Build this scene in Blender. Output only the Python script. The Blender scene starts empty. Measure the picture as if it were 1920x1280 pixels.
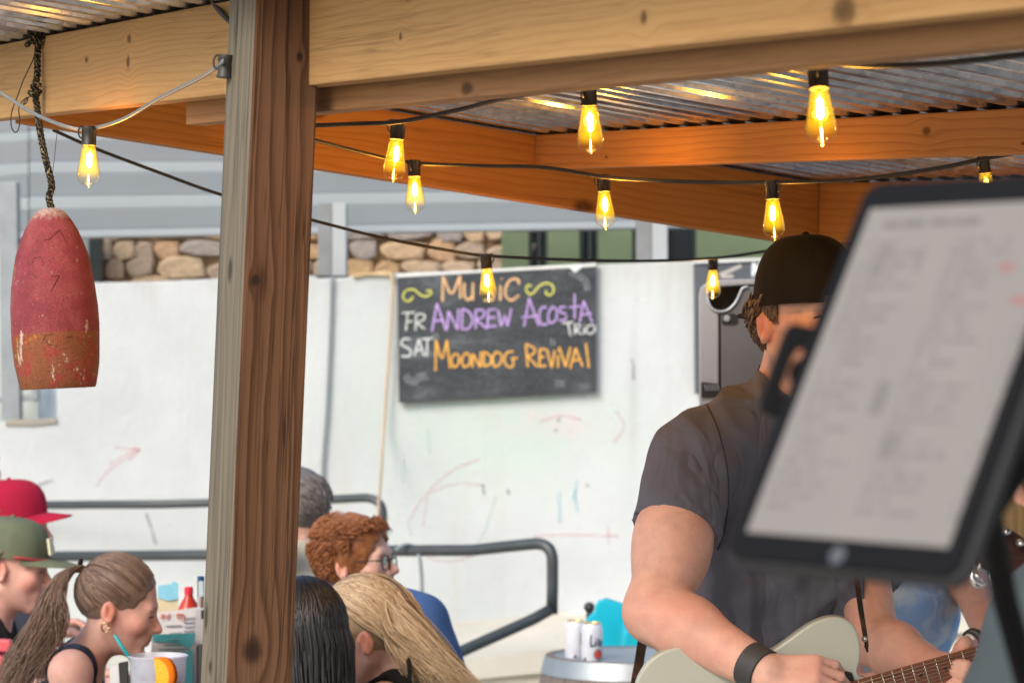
import bpy, bmesh, math, random
import numpy as np
from mathutils import Vector, Matrix, Quaternion, Euler

random.seed(7)
RNG = np.random.default_rng(11)
SC = bpy.context.scene
COL = SC.collection
R = math.radians

# ------------------------------------------------------------------ camera, light, exposure
F = 5000.0            # focal length in photo pixels (1920 wide)
YH = 710.0            # photo row of the eye level
EYE = 1.55            # eye height in metres
cam_d = bpy.data.cameras.new('camera')
cam = bpy.data.objects.new('camera', cam_d)
COL.objects.link(cam)
cam.location = (0, 0, EYE)
cam.rotation_euler = (R(90), 0, 0)
cam_d.sensor_width = 36.0
cam_d.lens = F / 1920 * 36.0
cam_d.shift_y = (YH - 640.0) / 1920.0
cam_d.clip_start = 0.05
cam_d.clip_end = 500
cam_d.dof.use_dof = True
cam_d.dof.focus_distance = 4.25
cam_d.dof.aperture_fstop = 8.4
SC.camera = cam

world = bpy.data.worlds.new('World')
SC.world = world
world.use_nodes = True
wn = world.node_tree
wn.nodes.clear()
w_out = wn.nodes.new('ShaderNodeOutputWorld')
w_bg = wn.nodes.new('ShaderNodeBackground')
w_sky = wn.nodes.new('ShaderNodeTexSky')
w_sky.sky_type = 'NISHITA'
w_sky.sun_disc = False
SUN_EL, SUN_AZ = 38.0, 215.0        # azimuth clockwise from +Y: behind the camera, to its left
w_sky.sun_elevation = R(SUN_EL)
w_sky.sun_rotation = R(SUN_AZ)
w_sky.air_density = 1.0
w_sky.dust_density = 3.0
w_sky.ozone_density = 1.0
w_bg.inputs['Strength'].default_value = 0.11
wn.links.new(w_sky.outputs[0], w_bg.inputs[0])
wn.links.new(w_bg.outputs[0], w_out.inputs[0])

sun_d = bpy.data.lights.new('sun', 'SUN')
sun_d.energy = 1.1
sun_d.angle = R(25)
sun_d.color = (1.0, 0.96, 0.9)
sun = bpy.data.objects.new('sun', sun_d)
COL.objects.link(sun)
_sd = Vector((math.sin(R(SUN_AZ)) * math.cos(R(SUN_EL)), math.cos(R(SUN_AZ)) * math.cos(R(SUN_EL)), math.sin(R(SUN_EL))))
sun.rotation_euler = (-_sd).to_track_quat('-Z', 'Y').to_euler()
sun.location = (-4, -6, 12)

SC.view_settings.view_transform = 'Standard'
SC.view_settings.look = 'None'
SC.view_settings.gamma = 1.0
SC.view_settings.exposure = 1.05
SC.view_settings.use_curve_mapping = False
SC.render.engine = 'CYCLES'
SC.cycles.use_denoising = True
try:
    SC.cycles.denoiser = 'OPENIMAGEDENOISE'
    SC.cycles.denoising_prefilter = 'ACCURATE'
except Exception:
    pass
SC.cycles.max_bounces = 8
SC.cycles.transparent_max_bounces = 12
SC.cycles.caustics_reflective = False
SC.cycles.caustics_refractive = False
SC.cycles.sample_clamp_indirect = 4.0

def W(px, py, D):
    """a point D metres in front of the lens that shows at photo pixel (px, py)"""
    return Vector(((px - 960.0) / F * D, D, EYE + (YH - py) / F * D))

# ------------------------------------------------------------------ object helpers
def thing(name, label, cat, loc=(0, 0, 0), group=None):
    o = bpy.data.objects.new(name, None)
    COL.objects.link(o)
    o.location = loc
    o.empty_display_size = 0.1
    return tag(o, label, cat, group)

def tag(o, label=None, cat=None, group=None, kind=None):
    if label: o['label'] = label
    if cat: o['category'] = cat
    if group: o['group'] = group
    if kind: o['kind'] = kind
    return o

def world_loc(o):
    v = Vector(o.location)
    return v

def adopt(o, parent):
    """parent a child built in world coordinates (every Empty here is only moved, never turned)"""
    if parent is None: return o
    o.parent = parent
    p = Matrix.Identity(4)
    q = parent
    chain = []
    while q is not None:
        chain.append(q); q = q.parent
    for q in reversed(chain):
        p = p @ q.matrix_parent_inverse @ q.matrix_basis
    o.matrix_parent_inverse = p.inverted()
    return o

def link(name, me, mat=None, parent=None, smooth=False):
    o = bpy.data.objects.new(name, me)
    COL.objects.link(o)
    if mat is not None:
        for m in (mat if isinstance(mat, (list, tuple)) else [mat]):
            me.materials.append(m)
    if smooth and len(me.polygons):
        me.polygons.foreach_set('use_smooth', [True] * len(me.polygons))
    adopt(o, parent)
    return o

def mesh(name, verts, faces):
    me = bpy.data.meshes.new(name)
    me.from_pydata([tuple(v) for v in verts], [], faces)
    me.update()
    return me

def quads_mesh(name, V, Q):
    me = bpy.data.meshes.new(name)
    n, m = len(V), len(Q)
    me.vertices.add(n)
    me.vertices.foreach_set('co', np.ascontiguousarray(V, dtype=np.float32).ravel())
    me.loops.add(m * 4)
    me.loops.foreach_set('vertex_index', np.ascontiguousarray(Q, dtype=np.int32).ravel())
    me.polygons.add(m)
    me.polygons.foreach_set('loop_start', np.arange(0, m * 4, 4, dtype=np.int32))
    me.polygons.foreach_set('use_smooth', np.ones(m, dtype=bool))
    me.update(calc_edges=True)
    return me

def colour_attr(me, C):
    a = me.color_attributes.new('Tint', 'FLOAT_COLOR', 'POINT')
    C4 = np.ones((len(C), 4), dtype=np.float32)
    C4[:, :3] = C
    a.data.foreach_set('color', C4.ravel())

class Geo:
    """collects verts and faces"""
    def __init__(s): s.v = []; s.f = []; s.mi = []
    def add(s, V, Fc, mi=0):
        b = len(s.v)
        s.v += [Vector(x) for x in V]
        s.f += [[b + i for i in f] for f in Fc]
        s.mi += [mi] * len(Fc)
        return s
    def box(s, lo, hi, M=None, mi=0):
        x0, y0, z0 = lo; x1, y1, z1 = hi
        V = [Vector(p) for p in ((x0,y0,z0),(x1,y0,z0),(x1,y1,z0),(x0,y1,z0),(x0,y0,z1),(x1,y0,z1),(x1,y1,z1),(x0,y1,z1))]
        if M is not None: V = [M @ p for p in V]
        return s.add(V, [[0,3,2,1],[4,5,6,7],[0,1,5,4],[1,2,6,5],[2,3,7,6],[3,0,4,7]], mi)
    def tube(s, pts, rad, n=8, caps=True, mi=0, flat=None):
        V, Fc = tube_geo(pts, rad, n, caps, flat)
        return s.add(V, Fc, mi)
    def lathe(s, prof, c=(0,0,0), n=24, M=None, mi=0):
        c = Vector(c); V = []; Fc = []
        for r, z in prof:
            for k in range(n):
                a = 2 * math.pi * k / n
                p = Vector((r * math.cos(a), r * math.sin(a), z))
                V.append((M @ p if M is not None else p) + c)
        for i in range(len(prof) - 1):
            for k in range(n):
                k2 = (k + 1) % n
                Fc.append([i*n+k, i*n+k2, (i+1)*n+k2, (i+1)*n+k])
        if prof[0][0] > 1e-6: Fc.append(list(range(n))[::-1])
        if prof[-1][0] > 1e-6: Fc.append([(len(prof)-1)*n + k for k in range(n)])
        return s.add(V, Fc, mi)
    def prism(s, poly, off, mi=0):
        """closed polygon (world points) extruded by the vector off"""
        n = len(poly); off = Vector(off)
        V = [Vector(p) for p in poly] + [Vector(p) + off for p in poly]
        Fc = [list(range(n)), list(range(2*n-1, n-1, -1))] + [[i, n+i, n+(i+1) % n, (i+1) % n] for i in range(n)]
        return s.add(V, Fc, mi)
    def build(s, name, mat, parent=None, smooth=False, bevel=0.0, seg=2, auto=None):
        me = mesh(name, s.v, s.f)
        if any(s.mi): me.polygons.foreach_set('material_index', s.mi)
        bm = bmesh.new(); bm.from_mesh(me)
        bmesh.ops.recalc_face_normals(bm, faces=bm.faces)
        if bevel > 0:
            ed = [e for e in bm.edges if len(e.link_faces) == 2 and e.calc_face_angle(0) > R(35)]
            bmesh.ops.bevel(bm, geom=ed, offset=bevel, segments=seg, profile=0.6, affect='EDGES', clamp_overlap=True)
        bm.to_mesh(me); bm.free()
        o = link(name, me, mat, parent, smooth)
        if auto:
            try:
                me.set_sharp_from_angle(angle=R(auto))
            except Exception: pass
        return o

def tube_geo(pts, rad, n=8, caps=True, flat=None):
    pts = [Vector(p) for p in pts]
    m = len(pts)
    rad = list(rad) if isinstance(rad, (list, tuple)) else [rad] * m
    if len(rad) != m:
        rad = [np.interp(i / max(1, m - 1), np.linspace(0, 1, len(rad)), rad) for i in range(m)]
    tang = []
    for i in range(m):
        t = pts[min(i+1, m-1)] - pts[max(i-1, 0)]
        tang.append(t.normalized() if t.length > 1e-9 else Vector((0, 0, 1)))
    up = Vector((0, 1, 0)) if flat is not None else (Vector((0, 0, 1)) if abs(tang[0].z) < 0.9 else Vector((1, 0, 0)))
    a = (up - tang[0] * up.dot(tang[0])).normalized()
    V = []
    for i in range(m):
        a = (a - tang[i] * a.dot(tang[i]))
        a = a.normalized() if a.length > 1e-6 else tang[i].orthogonal().normalized()
        b = tang[i].cross(a)
        for k in range(n):
            w = 2 * math.pi * k / n
            fa = flat if flat is not None else 1.0
            V.append(pts[i] + (a * math.cos(w) * fa + b * math.sin(w)) * rad[i])
    Fc = [[i*n+k, i*n+(k+1) % n, (i+1)*n+(k+1) % n, (i+1)*n+k] for i in range(m-1) for k in range(n)]
    if caps:
        Fc.append(list(range(n))[::-1]); Fc.append([(m-1)*n+k for k in range(n)])
    return V, Fc

def spline(pts, n=8):
    """Catmull-Rom through the points"""
    P = [Vector(p) for p in pts]
    P = [P[0] * 2 - P[1]] + P + [P[-1] * 2 - P[-2]]
    out = []
    for i in range(1, len(P) - 2):
        p0, p1, p2, p3 = P[i-1], P[i], P[i+1], P[i+2]
        for k in range(n):
            t = k / n
            out.append(0.5 * ((2*p1) + (p2-p0)*t + (2*p0-5*p1+4*p2-p3)*t*t + (3*p1-p0-3*p2+p3)*t**3))
    out.append(P[-2])
    return out

# ------------------------------------------------------------------ materials
class NT:
    def __init__(s, name):
        s.m = bpy.data.materials.new(name); s.m.use_nodes = True
        s.t = s.m.node_tree; s.t.nodes.clear()
        s.out = s.n('ShaderNodeOutputMaterial')
    def n(s, typ, **kw):
        x = s.t.nodes.new(typ)
        for k, v in kw.items(): setattr(x, k, v)
        return x
    def l(s, a, b): s.t.links.new(a, b)
    def setin(s, sock, v):
        if hasattr(v, 'is_output'): s.l(v, sock)
        elif v is not None:
            if sock.type == 'RGBA' and len(v) == 3: v = (*v, 1)
            sock.default_value = v
    def math(s, op, a, b=None, c=None, clamp=False):
        x = s.n('ShaderNodeMath', operation=op, use_clamp=clamp)
        for i, v in enumerate((a, b, c)):
            if v is not None: s.setin(x.inputs[i], v)
        return x.outputs[0]
    def mix(s, f, a, b, blend='MIX'):
        x = s.n('ShaderNodeMix', data_type='RGBA', blend_type=blend)
        s.setin(x.inputs[0], f); s.setin(x.inputs[6], a); s.setin(x.inputs[7], b)
        return x.outputs[2]
    def noise(s, vec, scale=5, detail=4, rough=0.55, dist=0.0):
        x = s.n('ShaderNodeTexNoise')
        if vec is not None: s.l(vec, x.inputs['Vector'])
        x.inputs['Scale'].default_value = scale; x.inputs['Detail'].default_value = detail
        x.inputs['Roughness'].default_value = rough; x.inputs['Distortion'].default_value = dist
        return x.outputs['Fac']
    def obj(s):
        return s.n('ShaderNodeTexCoord').outputs['Object']
    def mapv(s, vec, sc=(1, 1, 1), loc=(0, 0, 0), rot=(0, 0, 0)):
        x = s.n('ShaderNodeMapping'); s.l(vec, x.inputs[0])
        x.inputs[1].default_value = loc; x.inputs[2].default_value = rot; x.inputs[3].default_value = sc
        return x.outputs[0]
    def ramp(s, fac, stops, interp='LINEAR'):
        x = s.n('ShaderNodeValToRGB'); s.l(fac, x.inputs[0])
        e = x.color_ramp.elements; x.color_ramp.interpolation = interp
        while len(e) > 1: e.remove(e[-1])
        e[0].position = stops[0][0]; e[0].color = (*c3(stops[0][1]), 1)
        for p, c in stops[1:]:
            k = e.new(p); k.color = (*c3(c), 1)
        return x.outputs[0]
    def bump(s, h, strength=0.3, dist=0.01):
        x = s.n('ShaderNodeBump'); s.l(h, x.inputs['Height'])
        x.inputs['Strength'].default_value = strength; x.inputs['Distance'].default_value = dist
        return x.outputs[0]
    def bsdf(s, col, rough=0.6, metal=0.0, normal=None, spec=None, **kw):
        x = s.n('ShaderNodeBsdfPrincipled')
        s.setin(x.inputs['Base Color'], col); s.setin(x.inputs['Roughness'], rough); s.setin(x.inputs['Metallic'], metal)
        if spec is not None: s.setin(x.inputs['Specular IOR Level'], spec)
        if normal is not None: s.l(normal, x.inputs['Normal'])
        for k, v in kw.items(): s.setin(x.inputs[k.replace('_', ' ')], v)
        s.l(x.outputs[0], s.out.inputs[0])
        return x

def c3(c): return (c, c, c) if isinstance(c, (int, float)) else c

def srgb(r, g, b):
    f = lambda c: (c/255/12.92) if c/255 <= 0.04045 else ((c/255+0.055)/1.055)**2.4
    return (f(r), f(g), f(b))

def sc(c, k): return tuple(min(1, x * k) for x in c)

def paint(name, col, rough=0.5, metal=0.0, var=0.18, scale=9, bump=0.1, fine=120, spec=None):
    t = NT(name); v = t.obj()
    a = t.noise(v, scale, 5); b = t.noise(v, fine, 3)
    f = t.math('ADD', t.math('MULTIPLY', a, 0.7), t.math('MULTIPLY', b, 0.3))
    c = t.ramp(f, [(0.3, sc(col, 1 - var)), (0.7, sc(col, 1 + var))])
    rr = t.math('ADD', t.math('MULTIPLY', a, 0.2), rough - 0.1, clamp=True)
    t.bsdf(c, rr, metal, t.bump(f, bump, 0.003), spec)
    return t.m

def fabric(name, col, var=0.15, weave=900, mottled=0.0, col2=None, fold=0.0):
    t = NT(name); v = t.obj()
    a = t.noise(v, 5, 5); b = t.noise(v, weave, 2)
    big = t.noise(v, 14, 4, 0.6, 0.8)
    c = t.ramp(a, [(0.3, sc(col, 1 - var)), (0.7, sc(col, 1 + var))])
    if col2 is not None:
        c = t.mix(t.math('MULTIPLY', t.ramp(big, [(0.42, 0), (0.6, 1)]), mottled), c, col2)
    f = t.math('ADD', b, t.math('MULTIPLY', t.noise(v, 60, 3), 1.2))
    nb = t.bump(f, 0.25, 0.002)
    if fold:
        fw = t.noise(t.mapv(v, (10, 10, 3.6), rot=(0.2, 0.35, 0.3)), 1.0, 2.0, 0.45, 0.9)
        bb = t.n('ShaderNodeBump'); t.l(t.math('ABSOLUTE', t.math('SUBTRACT', fw, 0.5)), bb.inputs['Height']); bb.inputs['Strength'].default_value = fold; bb.inputs['Distance'].default_value = 0.10; t.l(nb, bb.inputs['Normal']); nb = bb.outputs[0]
    t.bsdf(c, 0.92, 0, nb, 0.12, Sheen_Weight=0.02)
    return t.m

def wood(name, light, dark, freq=60.0, knots=(), rough=0.72, weather=None, axis='z', streak=0.5, fibre=0.5, seed=0.0, wob=4.5, crack=0.35):
    """board grain along local x; knots are (x, v, rx, rv) in board metres, v = the local axis across the seen face"""
    t = NT(name); v = t.obj()
    sp = t.n('ShaderNodeSeparateXYZ'); t.l(v, sp.inputs[0])
    u = sp.outputs[0]; across = sp.outputs[2] if axis == 'z' else sp.outputs[1]
    other = sp.outputs[1] if axis == 'z' else sp.outputs[2]
    n1 = t.noise(t.mapv(v, (1.3, 9, 9), (seed, seed * 2, 0)), 1.0, 4, 0.5)
    ph = t.math('ADD', t.math('MULTIPLY', across, freq), t.math('MULTIPLY', other, freq * 0.5))
    ph = t.math('ADD', ph, t.math('MULTIPLY', n1, wob))
    kd = None
    kn_ = t.noise(v, 55, 3, 0.6)
    for (ku, kv, ru, rv) in knots:
        du = t.math('DIVIDE', t.math('SUBTRACT', u, ku), ru)
        dv = t.math('DIVIDE', t.math('SUBTRACT', across, kv), rv)
        d2 = t.math('ADD', t.math('MULTIPLY', du, du), t.math('MULTIPLY', dv, dv))
        wide = t.math('EXPONENT', t.math('MULTIPLY', d2, -0.12))
        d2 = t.math('MULTIPLY', d2, t.math('ADD', 0.35, t.math('MULTIPLY', kn_, 1.5)))
        core = t.math('EXPONENT', t.math('MULTIPLY', t.math('MULTIPLY', d2, d2), -1.6))
        sgn = t.math('MULTIPLY', wide, t.math('MULTIPLY', t.math('TANH', t.math('MULTIPLY', dv, 0.7)), -freq * rv * 1.6))
        ph = t.math('ADD', ph, sgn)
        kd = core if kd is None else t.math('MAXIMUM', kd, core)
    w = t.math('FRACT', ph)
    ring = t.ramp(w, [(0.0, 0.05), (0.5, 0.25), (0.80, 0.9), (0.88, 1.0), (0.94, 0.5), (1.0, 0.05)])
    fib = t.noise(t.mapv(v, (9, 300, 300)), 1.0, 4, 0.7)
    blot = t.noise(t.mapv(v, (2.0, 14, 14), (3 + seed, 1, 2)), 1.0, 5, 0.6)
    fac = t.math('MULTIPLY', ring, streak)
    fac = t.math('ADD', fac, t.math('MULTIPLY', t.math('SUBTRACT', fib, 0.5), fibre))
    fac = t.math('ADD', fac, t.math('MULTIPLY', t.math('SUBTRACT', blot, 0.45), 0.55), clamp=True)
    c = t.mix(fac, light, dark)
    if weather:
        wf = t.ramp(t.noise(t.mapv(v, (1.0, 60, 60), (0, seed, 4)), 1.0, 5, 0.7), [(0.5, 0), (0.66, 1)])
        c = t.mix(t.math('MULTIPLY', wf, 0.75), c, weather)
    ck = t.math('ABSOLUTE', t.math('SUBTRACT', t.noise(t.mapv(v, (0.9, 55, 55), (7 + seed, 2, 5)), 1.0, 3, 0.6), 0.5))
    ckm = t.math('MULTIPLY', t.ramp(ck, [(0.0, 1), (0.010, 0.8), (0.022, 0)]), t.ramp(t.noise(t.mapv(v, (2.2, 9, 9), (seed, 8, 1)), 1.0, 3), [(0.48, 0), (0.62, 1)]))
    c = t.mix(t.math('MULTIPLY', ckm, crack), c, sc(dark, 0.30))
    h = t.math('ADD', t.math('MULTIPLY', ring, 0.5), t.math('MULTIPLY', fib, 0.6))
    h = t.math('SUBTRACT', h, t.math('MULTIPLY', ckm, crack * 1.5))
    if kd is not None:
        kn = t.noise(t.mapv(v, (90, 90, 90)), 1.0, 3)
        c = t.mix(t.math('MULTIPLY', kd, 0.88), c, t.mix(kn, sc(dark, 0.10), sc(dark, 0.5)))
        h = t.math('SUBTRACT', h, t.math('MULTIPLY', kd, 0.5))
    t.bsdf(c, rough, 0, t.bump(h, 0.35, 0.002), 0.25)
    return t.m

def flat_mat(name, col, rough=0.5, metal=0.0, emit=None, es=0.0, spec=None, alpha=None):
    t = NT(name)
    v = t.obj()
    n = t.noise(v, 40, 3)
    c = t.ramp(n, [(0.3, sc(col, 0.93)), (0.7, sc(col, 1.06))])
    x = t.bsdf(c, rough, metal, None, spec)
    if emit:
        t.setin(x.inputs['Emission Color'], emit); x.inputs['Emission Strength'].default_value = es
    return t.m
# ------------------------------------------------------------------ smooth solid modelling (signed distance + surface nets)
def npv(v): return np.array([v[0], v[1], v[2]], dtype=np.float32)

class Vol:
    def __init__(s, lo, hi, h):
        s.h = h
        s.lo = np.array(lo, dtype=np.float32); hi = np.array(hi, dtype=np.float32)
        s.n = np.ceil((hi - s.lo) / h).astype(int) + 1
        s.D = np.full(s.n, 0.5, dtype=np.float32)
        s.ax = [s.lo[i] + h * np.arange(s.n[i], dtype=np.float32) for i in range(3)]
    def _sub(s, lo, hi):
        i0 = np.clip(np.floor((lo - s.lo) / s.h).astype(int), 0, s.n - 1)
        i1 = np.clip(np.ceil((hi - s.lo) / s.h).astype(int) + 1, 1, s.n)
        if np.any(i1 <= i0): return None
        sl = tuple(slice(a, b) for a, b in zip(i0, i1))
        X = s.ax[0][sl[0]][:, None, None]; Y = s.ax[1][sl[1]][None, :, None]; Z = s.ax[2][sl[2]][None, None, :]
        return sl, X, Y, Z
    def _op(s, fn, lo, hi, k, mode):
        g = s._sub(np.array(lo) - 0.02 - k, np.array(hi) + 0.02 + k)
        if g is None: return s
        sl, X, Y, Z = g
        d = fn(X, Y, Z); D = s.D[sl]
        if mode == 'cut': d = -d; 
        if mode == 'add':
            h = np.clip(0.5 + 0.5 * (D - d) / k, 0, 1)
            s.D[sl] = D * (1 - h) + d * h - k * h * (1 - h)
        else:
            h = np.clip(0.5 - 0.5 * (D - d) / k, 0, 1)
            s.D[sl] = D * (1 - h) + d * h + k * h * (1 - h)
        return s
    def cone(s, a, b, ra, rb=None, k=0.02, mode='add', squash=None):
        a = npv(a); b = npv(b); rb = ra if rb is None else rb
        ba = b - a; l2 = float(ba @ ba) + 1e-9
        rm = max(ra, rb)
        def fn(X, Y, Z):
            px, py, pz = X - a[0], Y - a[1], Z - a[2]
            t = np.clip((px*ba[0] + py*ba[1] + pz*ba[2]) / l2, 0, 1)
            return np.sqrt((px - t*ba[0])**2 + (py - t*ba[1])**2 + (pz - t*ba[2])**2) - (ra + (rb - ra) * t)
        return s._op(fn, np.minimum(a, b) - rm, np.maximum(a, b) + rm, k, mode)
    def ell(s, c, r, Rm=None, k=0.02, mode='add'):
        c = npv(c); r = np.array(r, dtype=np.float32)
        Rm = np.eye(3, dtype=np.float32) if Rm is None else np.array([list(x) for x in Rm], dtype=np.float32)
        ext = np.sqrt(((Rm * r) ** 2).sum(1))
        def fn(X, Y, Z):
            px, py, pz = X - c[0], Y - c[1], Z - c[2]
            q = [Rm[0, i]*px + Rm[1, i]*py + Rm[2, i]*pz for i in range(3)]
            k0 = np.sqrt((q[0]/r[0])**2 + (q[1]/r[1])**2 + (q[2]/r[2])**2)
            k1 = np.sqrt((q[0]/r[0]**2)**2 + (q[1]/r[1]**2)**2 + (q[2]/r[2]**2)**2) + 1e-6
            return k0 * (k0 - 1) / k1
        return s._op(fn, c - ext, c + ext, k, mode)
    def plane_cut(s, p, n, k=0.006):
        """remove everything on the side n points to"""
        p = npv(p); n = npv(n)
        X = s.ax[0][:, None, None]; Y = s.ax[1][None, :, None]; Z = s.ax[2][None, None, :]
        d = (X - p[0]) * n[0] + (Y - p[1]) * n[1] + (Z - p[2]) * n[2]
        s.D = np.maximum(s.D, d.astype(np.float32))
        return s
    def wrinkle(s, amp, freq, seed=0, stretch=(1, 1, 1)):
        X = s.ax[0][:, None, None] * stretch[0]; Y = s.ax[1][None, :, None] * stretch[1]; Z = s.ax[2][None, None, :] * stretch[2]
        f = freq
        a = np.sin(X*f*1.1 + 2.1*np.sin(Z*f*0.43 + seed) + seed) 
        b = np.sin(Z*f*0.9 + 1.7*np.sin(X*f*0.6 + seed*1.7) + 1.3*np.sin(Y*f*0.5) + seed*2)
        c = np.sin((X + Y + Z)*f*0.7 + 1.9*np.sin((Y - Z)*f*0.4 + seed*0.7))
        w = a * b * 0.6 + c * 0.4
        s.D = s.D + (amp * w).astype(np.float32)
        return s
    def nets(s):
        D = s.D
        ins = D < 0
        # trim
        idx = np.argwhere(ins)
        if len(idx) == 0: return np.zeros((0, 3)), np.zeros((0, 4), int)
        a = np.maximum(idx.min(0) - 2, 0); b = np.minimum(idx.max(0) + 3, s.n)
        D = D[a[0]:b[0], a[1]:b[1], a[2]:b[2]].copy(); off = s.lo + a * s.h
        D[0] = np.maximum(D[0], 1e-3); D[-1] = np.maximum(D[-1], 1e-3)
        D[:, 0] = np.maximum(D[:, 0], 1e-3); D[:, -1] = np.maximum(D[:, -1], 1e-3)
        D[:, :, 0] = np.maximum(D[:, :, 0], 1e-3); D[:, :, -1] = np.maximum(D[:, :, -1], 1e-3)
        ins = D < 0
        nx, ny, nz = D.shape
        c8 = [ins[i:nx-1+i, j:ny-1+j, k:nz-1+k] for i in (0, 1) for j in (0, 1) for k in (0, 1)]
        cnt = np.sum(np.stack([c.astype(np.int8) for c in c8]), 0)
        act = (cnt > 0) & (cnt < 8)
        cells = np.argwhere(act)
        vid = np.full(act.shape, -1, dtype=np.int64)
        vid[act] = np.arange(len(cells))
        ci, cj, ck = cells.T
        P = np.zeros((len(cells), 3)); N = np.zeros(len(cells))
        corners = [(i, j, k) for i in (0, 1) for j in (0, 1) for k in (0, 1)]
        for (i, j, k) in corners:
            for axis in range(3):
                if (i, j, k)[axis] == 1: continue
                o = [i, j, k]; o[axis] = 1
                d0 = D[ci+i, cj+j, ck+k]; d1 = D[ci+o[0], cj+o[1], ck+o[2]]
                m = (d0 < 0) != (d1 < 0)
                t = np.where(m, d0 / np.where(m, d0 - d1, 1), 0)
                p = np.array([[i, j, k]], float) + t[:, None] * np.eye(3)[axis][None]
                P += np.where(m[:, None], p, 0); N += m
        P = (P / N[:, None] + cells) * s.h + off
        Q = []
        for axis in range(3):
            u, v = [(1, 2), (2, 0), (0, 1)][axis]
            sl0 = [slice(None)] * 3; sl1 = [slice(None)] * 3
            sl0[axis] = slice(0, -1); sl1[axis] = slice(1, None)
            A = ins[tuple(sl0)]; B = ins[tuple(sl1)]
            e = np.argwhere(A != B)
            ok = (e[:, u] > 0) & (e[:, v] > 0) & (e[:, u] < D.shape[u]-1) & (e[:, v] < D.shape[v]-1)
            e = e[ok]
            fl = A[e[:, 0], e[:, 1], e[:, 2]]
            def g(du, dv):
                q = e.copy(); q[:, u] -= du; q[:, v] -= dv
                return vid[q[:, 0], q[:, 1], q[:, 2]]
            q = np.stack([g(1, 1), g(0, 1), g(0, 0), g(1, 0)], 1)
            q[~fl] = q[~fl][:, ::-1]
            Q.append(q)
        return P, np.concatenate(Q)
    def build(s, name, mat, parent, tint=None, smooth_it=1):
        P, Q = s.nets()
        for _ in range(smooth_it):
            S = np.zeros_like(P); C = np.zeros(len(P))
            for i in range(4):
                j = (i + 1) % 4
                np.add.at(S, Q[:, i], P[Q[:, j]]); np.add.at(C, Q[:, i], 1)
                np.add.at(S, Q[:, j], P[Q[:, i]]); np.add.at(C, Q[:, j], 1)
            P = P * 0.5 + 0.5 * S / np.maximum(C, 1)[:, None]
        me = quads_mesh(name, P, Q)
        if tint is not None: colour_attr(me, tint(P))
        return link(name, me, mat, parent)

def skin_mat(name, col):
    t = NT(name); v = t.obj()
    at = t.n('ShaderNodeAttribute', attribute_name='Tint')
    n = t.noise(v, 35, 4); n2 = t.noise(v, 9, 3); f = t.noise(v, 500, 2)
    c = t.ramp(n, [(0.3, sc(col, 0.86)), (0.7, sc(col, 1.10))])
    fk = t.noise(v, 190, 3, 0.7)
    c = t.mix(t.ramp(fk, [(0.58, 0), (0.68, 0.22)]), c, sc(col, 0.6))
    c = t.mix(t.ramp(n2, [(0.42, 0), (0.72, 0.45)]), c, (min(1, col[0]*1.05), col[1]*0.72, col[2]*0.68))
    c = t.mix(1.0, c, at.outputs['Color'], 'MULTIPLY')
    t.bsdf(c, 0.5, 0, t.bump(t.math('ADD', f, t.math('MULTIPLY', n, 1.5)), 0.18, 0.0015), 0.35,
           Subsurface_Weight=0.12, Subsurface_Radius=(0.012, 0.005, 0.003), Subsurface_Scale=0.6)
    return t.m

def hair_mat(name, dark, light, rough=0.42):
    t = NT(name); v = t.obj()
    at = t.n('ShaderNodeAttribute', attribute_name='Tint')
    n = t.noise(v, 22, 4)
    f = t.math('ADD', t.math('MULTIPLY', at.outputs['Fac'], 0.75), t.math('MULTIPLY', n, 0.3), clamp=True)
    c = t.ramp(f, [(0.1, dark), (0.9, light)])
    t.bsdf(c, rough, 0, None, 0.4)
    return t.m

def strands(name, mat, parent, lines, radii, n=5, shades=None):
    """many thin tapered locks as one mesh"""
    VV = []; QQ = []; TT = []; base = 0
    for li, pts in enumerate(lines):
        P = np.array([list(p) for p in pts], dtype=np.float64)
        m = len(P)
        r = radii[li] if isinstance(radii, list) else radii
        tp = np.linspace(0, 1, m)
        prof = np.clip(np.minimum(0.6 + tp * 4, 1.0), 0, 1) * np.clip((1.03 - tp) * 2.2, 0.05, 1) * r
        T = np.gradient(P, axis=0); T /= np.linalg.norm(T, axis=1)[:, None] + 1e-9
        a = np.cross(T, np.array([0.21, 0.33, 0.92])); a /= np.linalg.norm(a, axis=1)[:, None] + 1e-9
        b = np.cross(T, a)
        w = np.arange(n) * 2 * math.pi / n
        ring = P[:, None, :] + prof[:, None, None] * (a[:, None, :] * np.cos(w)[None, :, None] + b[:, None, :] * np.sin(w)[None, :, None])
        VV.append(ring.reshape(-1, 3))
        i = np.arange(m - 1)[:, None] * n; k = np.arange(n)[None, :]; k2 = (k + 1) % n
        QQ.append((np.stack([i + k, i + k2, i + n + k2, i + n + k], -1)).reshape(-1, 4) + base)
        s = shades[li] if shades is not None else RNG.uniform(0, 1)
        TT.append(np.full((m * n, 3), s)); base += m * n
    me = quads_mesh(name, np.concatenate(VV), np.concatenate(QQ))
    colour_attr(me, np.concatenate(TT))
    return link(name, me, mat, parent)

# ------------------------------------------------------------------ people
CR_C = Vector((0, -0.012, 0.035)); CR_R = Vector((0.076, 0.098, 0.092))

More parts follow.
